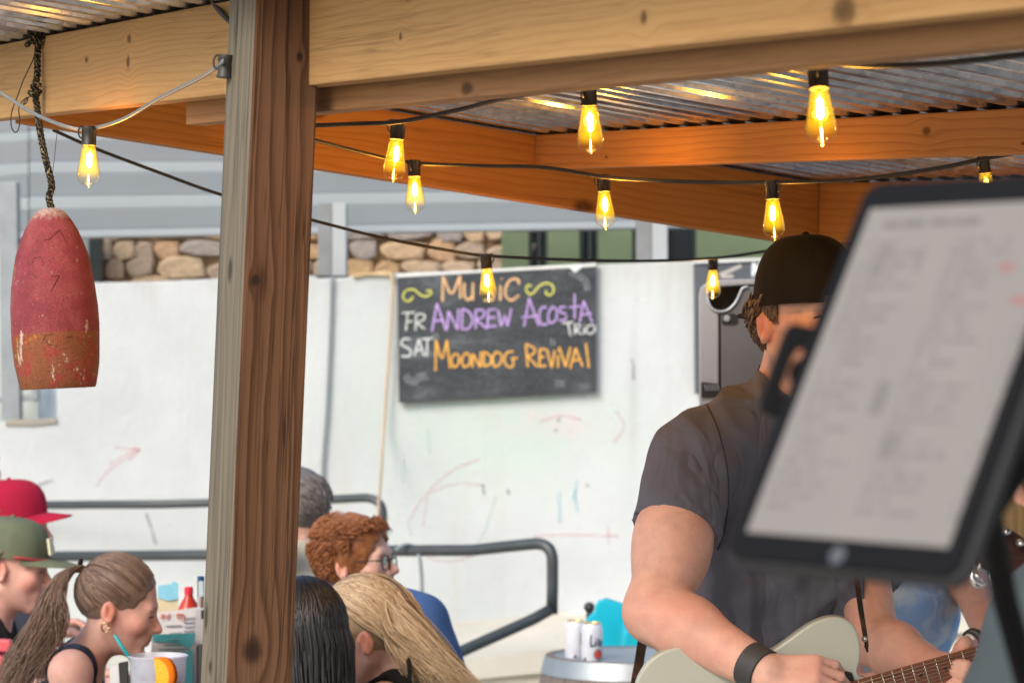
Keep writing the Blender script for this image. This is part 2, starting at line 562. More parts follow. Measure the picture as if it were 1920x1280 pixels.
class Head:
    """local axes: +Y the way the face looks, +Z up, +X the person's right; origin between the ears"""
    def __init__(s, pos, yaw, pitch=0, roll=0, size=1.0):
        s.s = size
        s.M = Matrix.Translation(pos) @ Euler((0, 0, R(yaw))).to_matrix().to_4x4() @ Euler((R(-pitch), 0, 0)).to_matrix().to_4x4() @ Euler((0, R(roll), 0)).to_matrix().to_4x4()
        s.R3 = s.M.to_3x3()
    def p(s, x, y, z): return s.M @ (Vector((x, y, z)) * s.s)
    def surf(s, d, off=0.0):
        """point of the skull surface in the local direction d, lifted by off"""
        d = Vector(d).normalized()
        r = CR_R + Vector((off, off, off))
        t = 1.0 / math.sqrt((d.x/r.x)**2 + (d.y/r.y)**2 + (d.z/r.z)**2)
        q = CR_C + d * t
        return s.p(q.x, q.y, q.z)
    def sculpt(s, v, female=False, ears=True):
        S = s.s
        P = s.p; E = lambda c, r, k=0.02, mode='add': v.ell(P(*c), [x * S for x in r], s.R3, k * S, mode)
        C = lambda a, b, ra, rb=None, k=0.015, mode='add': v.cone(P(*a), P(*b), ra * S, (ra if rb is None else rb) * S, k * S, mode)
        E(CR_C, CR_R)
        E((0, 0.028, -0.028), (0.060, 0.064, 0.084), 0.03)
        j = 0.9 if female else 1.0
        for sg in (-1, 1):
            C((sg*0.056*j, -0.004, -0.05), (sg*0.018*j, 0.068, -0.096), 0.017*j, 0.016*j, 0.025)
            E((sg*0.040, 0.062, -0.022), (0.024, 0.024, 0.022), 0.025)
        E((0, 0.074, -0.096), (0.022, 0.018, 0.017), 0.018)
        C((-0.034, 0.080, 0.021), (0.034, 0.080, 0.021), 0.0105 if female else 0.013, None, 0.02)
        for sg in (-1, 1):
            E((sg*0.031, 0.094, 0.001), (0.017, 0.012, 0.011), 0.014, 'cut')
            E((sg*0.031, 0.0775, 0.000), (0.0135, 0.0125, 0.0115), 0.004)
            C((sg*0.018, 0.0875, 0.0075), (sg*0.043, 0.080, 0.0055), 0.003, 0.0035, 0.004)
        C((0, 0.086, 0.010), (0, 0.111, -0.026), 0.0068, 0.0100, 0.008)
        E((0, 0.109, -0.029), (0.0105, 0.0105, 0.0095), 0.008)
        for sg in (-1, 1): E((sg*0.0125, 0.098, -0.032), (0.0085, 0.010, 0.008), 0.007)
        for sg in (-1, 1): E((sg*0.006, 0.103, -0.040), (0.003, 0.005, 0.003), 0.003, 'cut')
        E((0, 0.083, -0.058), (0.030, 0.014, 0.022), 0.02)
        C((-0.017, 0.0915, -0.0575), (0.017, 0.0915, -0.0575), 0.0052, None, 0.006)
        E((0, 0.0955, -0.057), (0.009, 0.0055, 0.0055), 0.006)
        C((-0.015, 0.0905, -0.0695), (0.015, 0.0905, -0.0695), 0.0058, None, 0.006)
        C((-0.022, 0.0985, -0.0632), (0.022, 0.0985, -0.0632), 0.0026, None, 0.003, 'cut')
        E((0, 0.092, -0.081), (0.02, 0.007, 0.005), 0.008, 'cut')
        if ears:
            for sg in (-1, 1):
                E((sg*0.079, -0.014, -0.006), (0.0085, 0.0175, 0.0275), 0.004)
                E((sg*0.075, -0.008, -0.008), (0.010, 0.015, 0.022), 0.004)
                E((sg*0.0885, -0.011, -0.003), (0.0072, 0.0105, 0.018), 0.003, 'cut')
                C((sg*0.084, -0.002, -0.026), (sg*0.0835, -0.010, -0.032), 0.0065, 0.006, 0.005)
                C((sg*0.086, -0.022, 0.008), (sg*0.086, -0.016, -0.016), 0.003, 0.003, 0.004)
    def tint(s, P, base=1.0):
        """natural redness of lips, nose, cheeks and ears, in skull coordinates"""
        Mi = np.array(s.M.inverted()); Q = (np.c_[P, np.ones(len(P))] @ Mi.T)[:, :3] / s.s
        C = np.ones((len(P), 3))
        def spot(c, r, col, k=1.0):
            d = np.sqrt((((Q - np.array(c)) / np.array(r)) ** 2).sum(1))
            w = np.clip(1.25 - d, 0, 1)[:, None] * k
            C[:] = C * (1 - w) + C * np.array(col) * w
        for sg in (-1, 1):
            spot((sg*0.045, 0.06, -0.03), (0.03, 0.03, 0.026), (1.0, 0.72, 0.70), 0.8)
            spot((sg*0.085, -0.012, -0.005), (0.02, 0.024, 0.036), (1.0, 0.66, 0.58), 0.9)
        spot((0, 0.112, -0.030), (0.016, 0.018, 0.014), (1.0, 0.72, 0.68), 0.9)
        spot((0, 0.093, -0.0575), (0.024, 0.012, 0.0068), (0.85, 0.48, 0.46), 1.0)
        spot((0, 0.093, -0.0695), (0.021, 0.012, 0.0078), (0.9, 0.50, 0.48), 1.0)
        return C
    def face_details(s, parent, mats, brow=True, eyes='open'):
        g = Geo()
        for sg in (-1, 1):
            pts = [s.p(sg*x, y, z) for x, y, z in ((0.014, 0.0905, 0.0205), (0.026, 0.0900, 0.0250), (0.040, 0.0825, 0.0240), (0.050, 0.0715, 0.018))]
            g.tube(spline(pts, 5), [0.002*s.s, 0.0036*s.s, 0.003*s.s, 0.001*s.s], 6)
        g.build('eyebrow', mats['hair'], parent, True)
        g = Geo()
        for sg in (-1, 1):
            pts = [s.p(sg*x, y, z) for x, y, z in ((0.0185, 0.089, -0.0005), (0.027, 0.0918, 0.0035), (0.037, 0.0885, 0.0030), (0.045, 0.0790, -0.0015))]
            g.tube(spline(pts, 5), [0.0008*s.s, 0.0016*s.s, 0.0019*s.s, 0.001*s.s], 6)
        g.build('eyelash', mats['lash'], parent, True)

def frame_from(fwd):
    f = Vector((fwd[0], fwd[1], 0)).normalized()
    return f, f.cross(Vector((0, 0, 1))), Vector((0, 0, 1))   # forward, right, up

def hand(v, wrist, direc, palm_n, size=1.0, curl=0.6, side=1, k=0.005, spread=0.12, thumb_open=0.9):
    """palm, four unequal bent fingers and a thumb from the palm's side; palm_n points out of the palm"""
    d = Vector(direc).normalized(); n = Vector(palm_n); n = (n - d * n.dot(d)).normalized(); x = d.cross(n) * side
    w = Vector(wrist); S = size
    for i, off in enumerate((-0.026, -0.009, 0.009, 0.025)):
        v.cone(w + x*off*0.75*S, w + d*0.078*S + x*off*S, 0.0145*S, 0.0115*S, 0.012)
    L = [(0.041, 0.025, 0.021), (0.045, 0.029, 0.022), (0.042, 0.026, 0.021), (0.033, 0.020, 0.018)]
    for i, off in enumerate((-0.028, -0.0095, 0.0095, 0.027)):
        p = w + d*0.082*S + x*off*S
        ang = 0.15
        rr = 0.0092*S if i < 3 else 0.008*S
        dd = (d + x * (off / 0.028) * spread).normalized()
        for j, l in enumerate(L[i]):
            ang += curl * (0.75 if j == 0 else 1.0)
            q = p + (dd * math.cos(ang) + n * math.sin(ang)) * l * S
            v.cone(p, q, rr, rr * 0.92, k); rr *= 0.93
            p = q
    t0 = w + d*0.028*S - x*0.024*S + n*0.006*S
    t1 = t0 + (d*0.55 - x*0.75*thumb_open + n*0.35).normalized()*0.038*S
    t2 = t1 + (d*0.85 - x*0.25*thumb_open + n*0.40).normalized()*0.032*S
    t3 = t2 + (d*0.95 + x*0.1 + n*0.35).normalized()*0.024*S
    v.cone(t0, t1, 0.0145*S, 0.0115*S, 0.012); v.cone(t1, t2, 0.0115*S, 0.0105*S, k); v.cone(t2, t3, 0.0105*S, 0.009*S, k)

MAT = {}
def make_common_mats():
    MAT['lash'] = flat_mat('lash', (0.03, 0.02, 0.015), 0.6)
    MAT['skin_light'] = skin_mat('skin_light', (0.76, 0.48, 0.39))
    MAT['skin_pink'] = skin_mat('skin_pink', (0.75, 0.455, 0.375))
    MAT['skin_tan'] = skin_mat('skin_tan', (0.66, 0.385, 0.30))
    MAT['denim_dark'] = fabric('denim_dark', (0.030, 0.036, 0.055), 0.25)
    MAT['black_cloth'] = fabric('black_cloth', (0.018, 0.018, 0.020), 0.2)
    MAT['shoe'] = paint('shoe', (0.08, 0.075, 0.07), 0.6)

def sitter(label, head, skin, shirt, face_dir, neck=None, shirt_name='shirt', width=0.185, lean=0.06, sleeve='short', tank=False,
           sleeve_frac=0.62, seat_z=0.47, h=0.0045, shirt_amp=0.004, female=False, hairm=None, arms=None, details=True, shoulder_drop=0.045, collar=True, back_tilt=0.0):
    """a seated figure: body (one mesh: head, neck, trunk, arms), clothes as children"""
    f, r, u = frame_from(face_dir)
    N = neck if neck is not None else head.p(0, -0.035, -0.165)
    hip = Vector((N.x, N.y, 0)) - f * (lean + 0.02); hip.z = seat_z + 0.10
    if N.z - hip.z < 0.42: hip.z = N.z - 0.46
    root = thing('person', label, 'person', (hip.x, hip.y, 0.0))
    spine_mid = (N * 0.5 + hip * 0.5) - f * 0.025
    w = width
    shl = {}
    for sg in (-1, 1):
        shl[sg] = N + r * sg * w - u * shoulder_drop - f * 0.005
    A = arms or {}
    elb = {}; wri = {}
    for sg in (-1, 1):
        a = A.get(sg, {})
        elb[sg] = a.get('elbow', shl[sg] + r*sg*0.05 - u*0.27 + f*0.08)
        wri[sg] = a.get('wrist', elb[sg] + f*0.21 - r*sg*0.08 + u*0.02)
    allp = [N, hip] + list(shl.values()) + list(elb.values()) + list(wri.values()) + [wri[sg] + (wri[sg]-elb[sg]).normalized()*0.19 for sg in (-1, 1)] + [head.p(0, 0, 0.16), head.p(0, 0.13, -0.12), head.p(0, -0.13, 0)]
    lo = [min(p[i] for p in allp) - 0.13 for i in range(3)]; hi = [max(p[i] for p in allp) + 0.13 for i in range(3)]
    v = Vol(lo, hi, h)
    def trunk(v, e, k=0.05):
        Rm = Matrix((r, f, u)).transposed()
        g = 0.9 if female else 1.0
        v.ell(hip + u*0.03, (0.165*g + e, 0.115 + e, 0.13), Rm, k)
        v.ell(spine_mid, (0.138*g + e, 0.100 + e, 0.17), Rm, k)
        v.ell(N - u*0.17 - f*0.012, (0.155*g + e, 0.102 + e, 0.135), Rm, k)
        for sg in (-1, 1):
            v.cone(N - u*0.012 + r*sg*0.03 - f*0.012, shl[sg] - r*sg*0.02 + u*0.012, 0.046*g + e, 0.052*g + e, 0.04)
    arm_r = 0.84 if female else 1.0
    trunk(v, 0.0)
    v.cone(N - u*0.03 - f*0.005, head.p(0, -0.018, -0.05), 0.058*arm_r, 0.053*arm_r*head.s, 0.03)
    for sg in (-1, 1):
        v.cone(shl[sg], elb[sg], 0.049*arm_r, 0.037*arm_r, 0.03)
        v.cone(elb[sg], elb[sg].lerp(wri[sg], 0.35), 0.037*arm_r, 0.040*arm_r, 0.02)
        v.cone(elb[sg].lerp(wri[sg], 0.35), wri[sg], 0.040*arm_r, 0.027*arm_r, 0.02)
        hand(v, wri[sg], wri[sg] - elb[sg], -u - r*sg*0.3, 0.95*arm_r + 0.05, 0.45, sg)
    head.sculpt(v, female)
    v.build('body', skin, root, head.tint)
    # clothes
    v2 = Vol(lo, hi, 0.008)
    trunk(v2, 0.012)
    if not tank:
        for sg in (-1, 1):
            sl_end = shl[sg].lerp(elb[sg], sleeve_frac) if sleeve == 'short' else elb[sg]
            v2.cone(shl[sg], sl_end, 0.062*arm_r, 0.060*arm_r, 0.03)
            if sleeve == 'long':
                v2.cone(elb[sg], wri[sg], 0.054*arm_r, 0.041*arm_r, 0.02)
        if collar:
            v2.cone(N - u*0.02 - f*0.008, N + u*0.012 - f*0.008, 0.068*arm_r, 0.066*arm_r, 0.015)
    v2.wrinkle(shirt_amp, 34, seed=len(label))
    if tank:
        for sg in (-1, 1):
            # arm holes and a scooped neck: the straps stay
            v2.ell(shl[sg] + r*sg*0.05 - u*0.02, (0.105, 0.10, 0.12), Matrix((r, f, u)).transposed(), 0.008, 'cut')
        v2.ell(N + u*0.02 + f*0.03, (0.072, 0.09, 0.09), Matrix((r, f, u)).transposed(), 0.008, 'cut')
    # open the garment round the neck
    v2.cone(N + u*0.005, N + u*0.12, 0.052*arm_r, 0.052*arm_r, 0.006, 'cut')
    v2.build(shirt_name, shirt, root)
    v3 = Vol((hip.x-0.85, hip.y-0.85, 0.02), (hip.x+0.85, hip.y+0.85, hip.z+0.16), 0.014)
    v3.ell(hip + f*0.03, (0.168, 0.125, 0.12), Matrix((r, f, u)).transposed(), 0.04)
    g = Geo()
    for sg in (-1, 1):
        th0 = hip + r*sg*0.09; kn = hip + r*sg*0.11 + f*0.44; kn.z = max(hip.z - 0.04, 0.5)
        an = kn - f*0.06; an.z = 0.09
        v3.cone(th0, kn, 0.085, 0.062, 0.04); v3.cone(kn, an, 0.062, 0.05, 0.02)
        M = Matrix((r, f, u)).transposed().to_4x4()
        prof = [Vector((x, y, z)) for x, y, z in ((-0.045, -0.08, 0), (0.045, -0.08, 0), (0.05, 0.10, 0), (0.02, 0.18, 0), (-0.02, 0.18, 0), (-0.05, 0.10, 0))]
        base = Vector((an.x, an.y, 0.002)) + f*0.04
        bot = [base + M.to_3x3() @ p for p in prof]
        top = [base + M.to_3x3() @ Vector((p.x*0.8, p.y*0.82 - 0.01, 0.10 - max(0, p.y)*0.28)) for p in prof]
        n = 6
        g.add(bot + top, [list(range(n))[::-1], list(range(n, 2*n))] + [[i, (i+1) % n, n+(i+1) % n, n+i] for i in range(n)])
    v3.build('trousers', MAT['denim_dark'], root)
    g.build('shoes', MAT['shoe'], root, True, 0.01)
    if details and hairm is not None:
        head.face_details(root, {'hair': hairm, 'lash': MAT['lash']})
    return root, f, r, u, N, shl, hip

def hair_shell(head, mat, parent, off=0.010, cuts=(), extra=(), name='hair', h=0.005, wr=0.0015, keep_back=True):
    c = head.p(*CR_C)
    lo = [c[i] - 0.17 for i in range(3)]; hi = [c[i] + 0.17 for i in range(3)]
    v = Vol(lo, hi, h)
    S = head.s
    v.ell(c, [(x + off) * S for x in CR_R], head.R3, 0.01)
    for (a, b, ra, rb) in extra:
        v.cone(head.p(*a), head.p(*b), ra*S, rb*S, 0.02)
    for (cc, rr) in cuts:
        v.ell(head.p(*cc), [x * S for x in rr], head.R3, 0.008, 'cut')
    v.wrinkle(wr, 160, 3)
    o = v.build(name, mat, parent, lambda P: np.full((len(P), 3), 0.42))
    return o

FACE_CUT = (((0, 0.125, -0.05), (0.092, 0.088, 0.125)), ((0, 0.05, -0.12), (0.12, 0.13, 0.075)), ((0.095, 0.0, -0.03), (0.032, 0.034, 0.045)), ((-0.095, 0.0, -0.03), (0.032, 0.034, 0.045)))

def slerp(a, b, t):
    a = Vector(a).normalized(); b = Vector(b).normalized()
    th = math.acos(max(-1, min(1, a.dot(b))))
    if th < 1e-4: return a
    return (a * math.sin((1-t)*th) + b * math.sin(t*th)) / math.sin(th)

def cap(head, parent_label, mat, forward=1, pitch=0, high=0.0, brim_mat=None, button=True, seam=None, name='cap', cat='cap', brim_len=0.075, opening=False, zb=0.030, own=True, parent=None, flatbrim=0.02):
    """six-panel cap with stitched seams, button and curved brim; forward = -1 when worn backwards"""
    S = head.s
    root = parent
    Rt = Euler((R(-pitch), 0, 0)).to_matrix()
    def L(p):
        p = Rt @ Vector(p)
        return head.p(p.x, p.y * forward, p.z)
    nth, nph = 72, 18
    V = []; Fc = []
    rx, ry, rz = 0.088, 0.109, 0.093 + high
    cy = -0.010 * 1; cz = zb
    for j in range(nph + 1):
        ph = (j / nph) * (math.pi / 2)
        for i in range(nth):
            th = 2 * math.pi * i / nth
            sq = 1.0
            cr = math.cos(ph) ** 0.72; sr = math.sin(ph) ** 0.95
            groove = 0.0016 * math.exp(-((((th + math.pi/6) % (math.pi/3)) - math.pi/6) / 0.05) ** 2) if True else 0
            puff = 0.003 * math.sin(3*th + 1) * math.sin(2*ph)
            front = max(0, math.sin(th)) ** 2
            X = (rx * cr - groove + puff) * math.cos(th)
            Y = (ry * cr - groove + puff) * math.sin(th) + cy + 0.006 * front * math.sin(2*ph)
            Z = cz + rz * sr * 1.0 + high * 0.25 * front * math.sin(2*ph)
            if opening and abs(th - 1.5 * math.pi) < 0.42 and ph < 0.42 * math.sqrt(max(0, 1 - ((th - 1.5*math.pi)/0.42)**2)):
                Z = max(Z, cz + rz * 0.42 * math.sqrt(max(0, 1 - ((th - 1.5*math.pi)/0.42)**2)))
            V.append(L((X, Y, Z)))
    for j in range(nph):
        for i in range(nth):
            i2 = (i + 1) % nth
            Fc.append([j*nth+i, j*nth+i2, (j+1)*nth+i2, (j+1)*nth+i])
    # turned-in lower edge
    b0 = len(V)
    for i in range(nth):
        th = 2 * math.pi * i / nth
        V.append(L((rx*0.955*math.cos(th), ry*0.955*math.sin(th) + cy, cz + 0.012)))
    for i in range(nth):
        i2 = (i+1) % nth
        Fc.append([i2, i, b0+i, b0+i2])
    g = Geo(); g.add(V, Fc)
    g.build('crown', mat, root, True, auto=60)
    # brim
    g = Geo(); nb = 20; nr = 6
    top = []; bot = []
    for a in range(nb + 1):
        t = -1 + 2 * a / nb
        th = math.pi/2 - t * 1.08
        for b in range(nr + 1):
            q = b / nr
            ln = brim_len * (1 - abs(t) ** 3.2)
            X = rx * math.cos(th) * (1 + 0.02*q)
            Y = ry * math.sin(th) + cy - 0.004 + ln * q * (0.9 + 0.1 * math.cos(t))
            Z = cz + 0.004 - flatbrim * (X / rx) ** 2 * (0.4 + 0.6*q) - 0.010 * q
            top.append(L((X, Y, Z + 0.0035))); bot.append(L((X, Y, Z)))
    n = nr + 1; m = nb + 1; off = len(top)
    Fq = []
    for a in range(nb):
        for b in range(nr):
            q = [a*n+b, a*n+b+1, (a+1)*n+b+1, (a+1)*n+b]
            Fq.append(q); Fq.append([off + x for x in q[::-1]])
    for a in range(nb):
        x0, x1 = a*n+nr, (a+1)*n+nr
        Fq.append([x0, off+x0, off+x1, x1]); x0, x1 = a*n, (a+1)*n; Fq.append([x1, off+x1, off+x0, x0])
    for x in (0, nb*n):
        for b in range(nr): Fq.append([x+b, x+b+1, off+x+b+1, off+x+b])
    g.add(top + bot, Fq); g.build('brim', brim_mat or mat, root, True, auto=50)
    if button:
        g = Geo(); g.lathe([(0.0001, 0.006), (0.005, 0.0045), (0.0075, 0.0), (0.0075, -0.003)], n=12, M=(head.M.to_3x3()).to_4x4())
        p0 = L((0, cy, cz + rz))
        for k in range(len(g.v)): g.v[k] = g.v[k] + p0
        g.build('button', mat, root, True)
    return L
make_common_mats()
# ------------------------------------------------------------------ shelter axes: D1 runs along the front board towards the camera, D2 along the rafter
CN = W(0, 223, 5.0)
D1 = Vector((0.464, -0.886, 0)); D2 = Vector((0.886, 0.464, 0))
def roof_z(s1, s2): return CN.z + 0.14 - 0.0545 * s1 - 0.107 * s2
def S(s1, s2, z): 
    p = CN + D1 * s1 + D2 * s2
    return Vector((p.x, p.y, z))

def board(name, A, B, back, height, mat, parent, bevel=0.003):
    """squared timber: A-B is the lower near edge, back the horizontal thickness vector, height upwards"""
    A = Vector(A); B = Vector(B)
    x = (B - A); L = x.length; x.normalize()
    y = Vector(back); th = y.length; y = (y - x * y.dot(x)).normalized()
    z = x.cross(y)
    if z.z < 0: z = -z
    M = Matrix((x, y, z)).transposed().to_4x4(); M.translation = A
    g = Geo().box((0, 0, 0), (L, th, height))
    o = g.build(name, mat, None, False, bevel, 2)
    o.matrix_world = M
    o.matrix_basis = M
    if parent is not None: adopt(o, parent)
    return o

# ------------------------------------------------------------------ ground, ramp, walls
def concrete(name, col, crack=True, scale=3.0, stain=(0.45, 0.36, 0.2), sa=0.35):
    t = NT(name); v = t.obj()
    a = t.noise(v, scale, 6, 0.6); b = t.noise(v, 60, 4); 
    streak = t.noise(t.mapv(v, (6, 6, 0.5)), 1.0, 5, 0.65)
    c = t.ramp(a, [(0.3, sc(col, 0.9)), (0.7, sc(col, 1.05))])
    c = t.mix(t.math('MULTIPLY', t.ramp(streak, [(0.52, 0), (0.75, 1)]), sa), c, stain)
    c = t.mix(t.math('MULTIPLY', t.ramp(b, [(0.62, 0), (0.72, 1)]), 0.12), c, sc(col, 0.5))
    t.bsdf(c, 0.85, 0, t.bump(t.math('ADD', b, a), 0.3, 0.006), 0.2)
    return t.m

m_ground = concrete('paving', (0.46, 0.43, 0.37), scale=1.2)
g = Geo(); N_ = 24
for i in range(N_ + 1):
    for j in range(N_ + 1):
        g.v.append(Vector((-90 + 180 * i / N_, -60 + 180 * j / N_, 0)))
for i in range(N_):
    for j in range(N_):
        a = i * (N_ + 1) + j
        g.f.append([a, a + N_ + 1, a + N_ + 2, a + 1]); 
g.mi = [0] * len(g.f)
tag(g.build('ground', m_ground), kind='structure')

m_ramp = concrete('ramp_concrete', (0.60, 0.58, 0.50), scale=2, sa=0.25)
def zat(py, D): return EYE + (YH - py) / F * D
g = Geo()
x0, x1 = -4.2, 4.2
zl = lambda x: 0.44 + (x + 0.25) * 0.10         # the ramp climbs to the right
zn = lambda x: 0.375 + (x + 0.2) * 0.095
yb, yn = 12.24, 11.2
g.add([(x0, yn, zn(x0)), (x1, yn, zn(x1)), (x1, yb, zl(x1)), (x0, yb, zl(x0)), (x0, yn, zn(x0)-0.09), (x1, yn, zn(x1)-0.09), (x1, yb, zl(x1)-0.09), (x0, yb, zl(x0)-0.09)],
      [[0,1,2,3],[7,6,5,4],[4,5,1,0],[5,6,2,1],[6,7,3,2],[7,4,0,3]])
g.add([(x0, yn+0.035, -0.01), (x1, yn+0.035, -0.01), (x1, yb, -0.01), (x0, yb, -0.01), (x0, yn+0.035, zn(x0)-0.09), (x1, yn+0.035, zn(x1)-0.09), (x1, yb, zl(x1)-0.09), (x0, yb, zl(x0)-0.09)],
      [[0,1,5,4],[1,2,6,5],[3,0,4,7]])
tag(g.build('ramp', m_ramp), kind='structure')

# white retaining wall
DW = 12.2
m_wall = (lambda: None)
t = NT('whitewash'); v = t.obj()
a = t.noise(v, 1.1, 6, 0.6); b = t.noise(v, 28, 5, 0.6); drip = t.noise(t.mapv(v, (9, 9, 0.55)), 1.0, 6, 0.65); big = t.noise(t.mapv(v, (1.2, 1.2, 0.9), (4, 0, 2)), 1.0, 4)
c = t.ramp(a, [(0.3, (0.455, 0.485, 0.495)), (0.7, (0.585, 0.61, 0.612))])
c = t.mix(t.ramp(big, [(0.5, 0), (0.75, 0.45)]), c, (0.44, 0.52, 0.47))
c = t.mix(t.ramp(drip, [(0.56, 0), (0.8, 0.4)]), c, (0.45, 0.41, 0.31))
c = t.mix(t.ramp(b, [(0.63, 0), (0.72, 0.35)]), c, (0.42, 0.42, 0.40))
def spot_(cx, cz, rx, rz):
    sv_ = t.n('ShaderNodeSeparateXYZ'); t.l(v, sv_.inputs[0])
    dx_ = t.math('DIVIDE', t.math('SUBTRACT', sv_.outputs[0], cx), rx); dz_ = t.math('DIVIDE', t.math('SUBTRACT', sv_.outputs[2], cz), rz)
    return t.math('EXPONENT', t.math('MULTIPLY', t.math('ADD', t.math('MULTIPLY', dx_, dx_), t.math('MULTIPLY', dz_, dz_)), -1.0))
wash = t.math('MULTIPLY', spot_(W(930, 0, DW).x, W(0, 810, DW).z, 0.60, 0.26), t.ramp(t.noise(t.mapv(v, (5, 5, 1.2)), 1.0, 4), [(0.3, 0.15), (0.7, 0.65)]))
c = t.mix(wash, c, (0.40, 0.56, 0.46))
sp2 = t.math('MULTIPLY', spot_(W(1040, 0, DW).x, W(0, 800, DW).z, 0.28, 0.10), t.ramp(t.noise(v, 7, 4), [(0.45, 0), (0.7, 0.5)]))
c = t.mix(sp2, c, (0.62, 0.46, 0.46))
run = t.math('MULTIPLY', spot_(W(1188, 0, DW).x, W(0, 740, DW).z, 0.022, 0.30), 0.35)
c = t.mix(run, c, (0.33, 0.34, 0.32))
top_ = t.n('ShaderNodeSeparateXYZ'); t.l(v, top_.inputs[0])
edge_ = t.ramp(t.math('ADD', top_.outputs[2], t.math('MULTIPLY', t.math('SUBTRACT', drip, 0.5), 0.5)), [(0.0, 0), (1.0, 0)])
gr_ = t.math('MULTIPLY', t.math('MULTIPLY', t.math('SUBTRACT', t.math('ADD', top_.outputs[2], t.math('MULTIPLY', drip, 0.45)), 2.14), 4.0, clamp=True), 0.34)
c = t.mix(gr_, c, (0.36, 0.33, 0.27))
t.bsdf(c, 0.8, 0, t.bump(t.math('ADD', b, t.math('MULTIPLY', a, 2)), 0.4, 0.01), 0.2)
m_wall = t.m
wall = thing('retaining_wall', 'long whitewashed retaining wall with chalk scrawls, behind the ramp handrails', 'wall', (0, 12.3, 0))
poly = [(-160, 1330), (-160, 792), (106, 790), (106, 533), (150, 530), (230, 529), (300, 527), (410, 522), (560, 517), (590, 517), (596, 522), (655, 520), (662, 514), (735, 512), (900, 506), (1110, 496), (1310, 489), (1500, 483), (2150, 462), (2150, 1330)]
g = Geo(); P3 = [W(x, y, DW) for x, y in poly]
for p in P3:
    if p.z < 0.3: p.z = -0.02
g.prism(P3, (0, 0.28, 0)); g.build('wall', m_wall, wall, False, 0.012, 2)
m_stain = concrete('coping_stain', (0.50, 0.36, 0.19), scale=9, sa=0.5, stain=(0.8, 0.75, 0.6))
g = Geo(); g.prism([W(x, y, DW - 0.02) for x, y in ((662, 512), (735, 508), (737, 514), (733, 530), (729, 517), (690, 516), (662, 521))], (0, 0.15, 0))
g.build('rusty_coping', m_stain, wall, False, 0.004)
g = Geo(); g.prism([W(x, y, DW - 0.012) for x, y in ((10, 789), (104, 783), (108, 793), (60, 798), (10, 797))], (0, 0.2, 0))
g.build('ledge', concrete('ledge_concrete', (0.30, 0.28, 0.25)), wall, False, 0.004)
m_pl = concrete('plinth', (0.70, 0.71, 0.66), scale=3, sa=0.2)
g = Geo(); Pl = [W(886, 1182, 12.08), W(1010, 1160, 12.08), W(1170, 1133, 12.08), W(1400, 1098, 12.08), W(2150, 1000, 12.08), W(2150, 1330, 12.08), W(886, 1330, 12.08)]
for p in Pl[-2:]: p.z = 0.1
g.prism(Pl, (0, 0.125, 0)); g.build('plinth', m_pl, wall, False, 0.012)
# chalk scrawls, drawn on the wall
def chalk_mat(name, col, cover=0.55, scale=70):
    t = NT(name); v = t.obj()
    n = t.noise(v, scale, 4, 0.7); n2 = t.noise(v, 9, 3)
    f = t.ramp(t.math('ADD', t.math('MULTIPLY', n, 0.7), t.math('MULTIPLY', n2, 0.3)), [(0.40 - 0.12*cover, 0.04), (0.60 - 0.12*cover, cover)])
    d = t.n('ShaderNodeBsdfDiffuse'); t.setin(d.inputs[0], col)
    tr = t.n('ShaderNodeBsdfTransparent')
    m = t.n('ShaderNodeMixShader'); t.l(f, m.inputs[0]); t.l(tr.outputs[0], m.inputs[1]); t.l(d.outputs[0], m.inputs[2])
    t.l(m.outputs[0], t.out.inputs[0])
    return t.m
def stroke(g, pts, D, wid, sm=5, flat=0.12):
    P = [W(x, y, D) for x, y in pts]
    if len(P) == 1: P = [P[0], P[0] + Vector((0.003, 0, -0.004))]
    if len(P) > 2 and sm > 1: P = spline(P, sm)
    g.tube(P, wid, 8, True, flat=flat)
scr = {'pink_chalk_mark': ((0.72, 0.40, 0.42), 0.15, [[(180, 912), (205, 880), (262, 842)], [(205, 870), (258, 838)], [(262, 842), (215, 838)], [(262, 842), (240, 862)], [(765, 978), (795, 930), (850, 880), (900, 860)], [(800, 930), (792, 990)], [(798, 925), (850, 908), (910, 908)], [(800, 1045), (850, 1052), (900, 1035)], [(1000, 1005), (1060, 1002), (1160, 1004)], [(1140, 985), (1142, 1020)], [(1010, 790), (1050, 780), (1090, 785)], [(1155, 770), (1170, 800), (1150, 830)]]),
       'green_chalk_mark': ((0.42, 0.66, 0.54), 0.14, [[(765, 980), (772, 1005)], [(930, 930), (910, 990), (895, 1015)], [(760, 770), (820, 760), (960, 752), (1100, 742)], [(800, 800), (806, 850)], [(755, 860), (757, 905)]]),
       'blue_chalk_mark': ((0.30, 0.60, 0.70), 0.24, [[(1081, 900), (1078, 925), (1082, 960)], [(1079, 915), (1075, 935)], [(1048, 920), (1050, 980)]]),
       'grey_scuff': ((0.26, 0.26, 0.27), 0.30, [[(905, 908), (908, 926)], [(951, 917), (955, 928)], [(1100, 905), (1103, 912)], [(1184, 673), (1189, 690)], [(1187, 690), (1188, 712)], [(1046, 785), (1048, 790)], [(1040, 805), (1044, 808)], [(274, 962), (282, 985), (292, 1020)], [(60, 912), (100, 900)]])}
for nm, (col, cov, st) in scr.items():
    g = Geo()
    for s_ in st: stroke(g, s_, DW - 0.003, 0.007 if 'grey' not in nm else 0.006)
    g.build(nm, chalk_mat(nm, col, cov), wall)['kind'] = 'stuff'

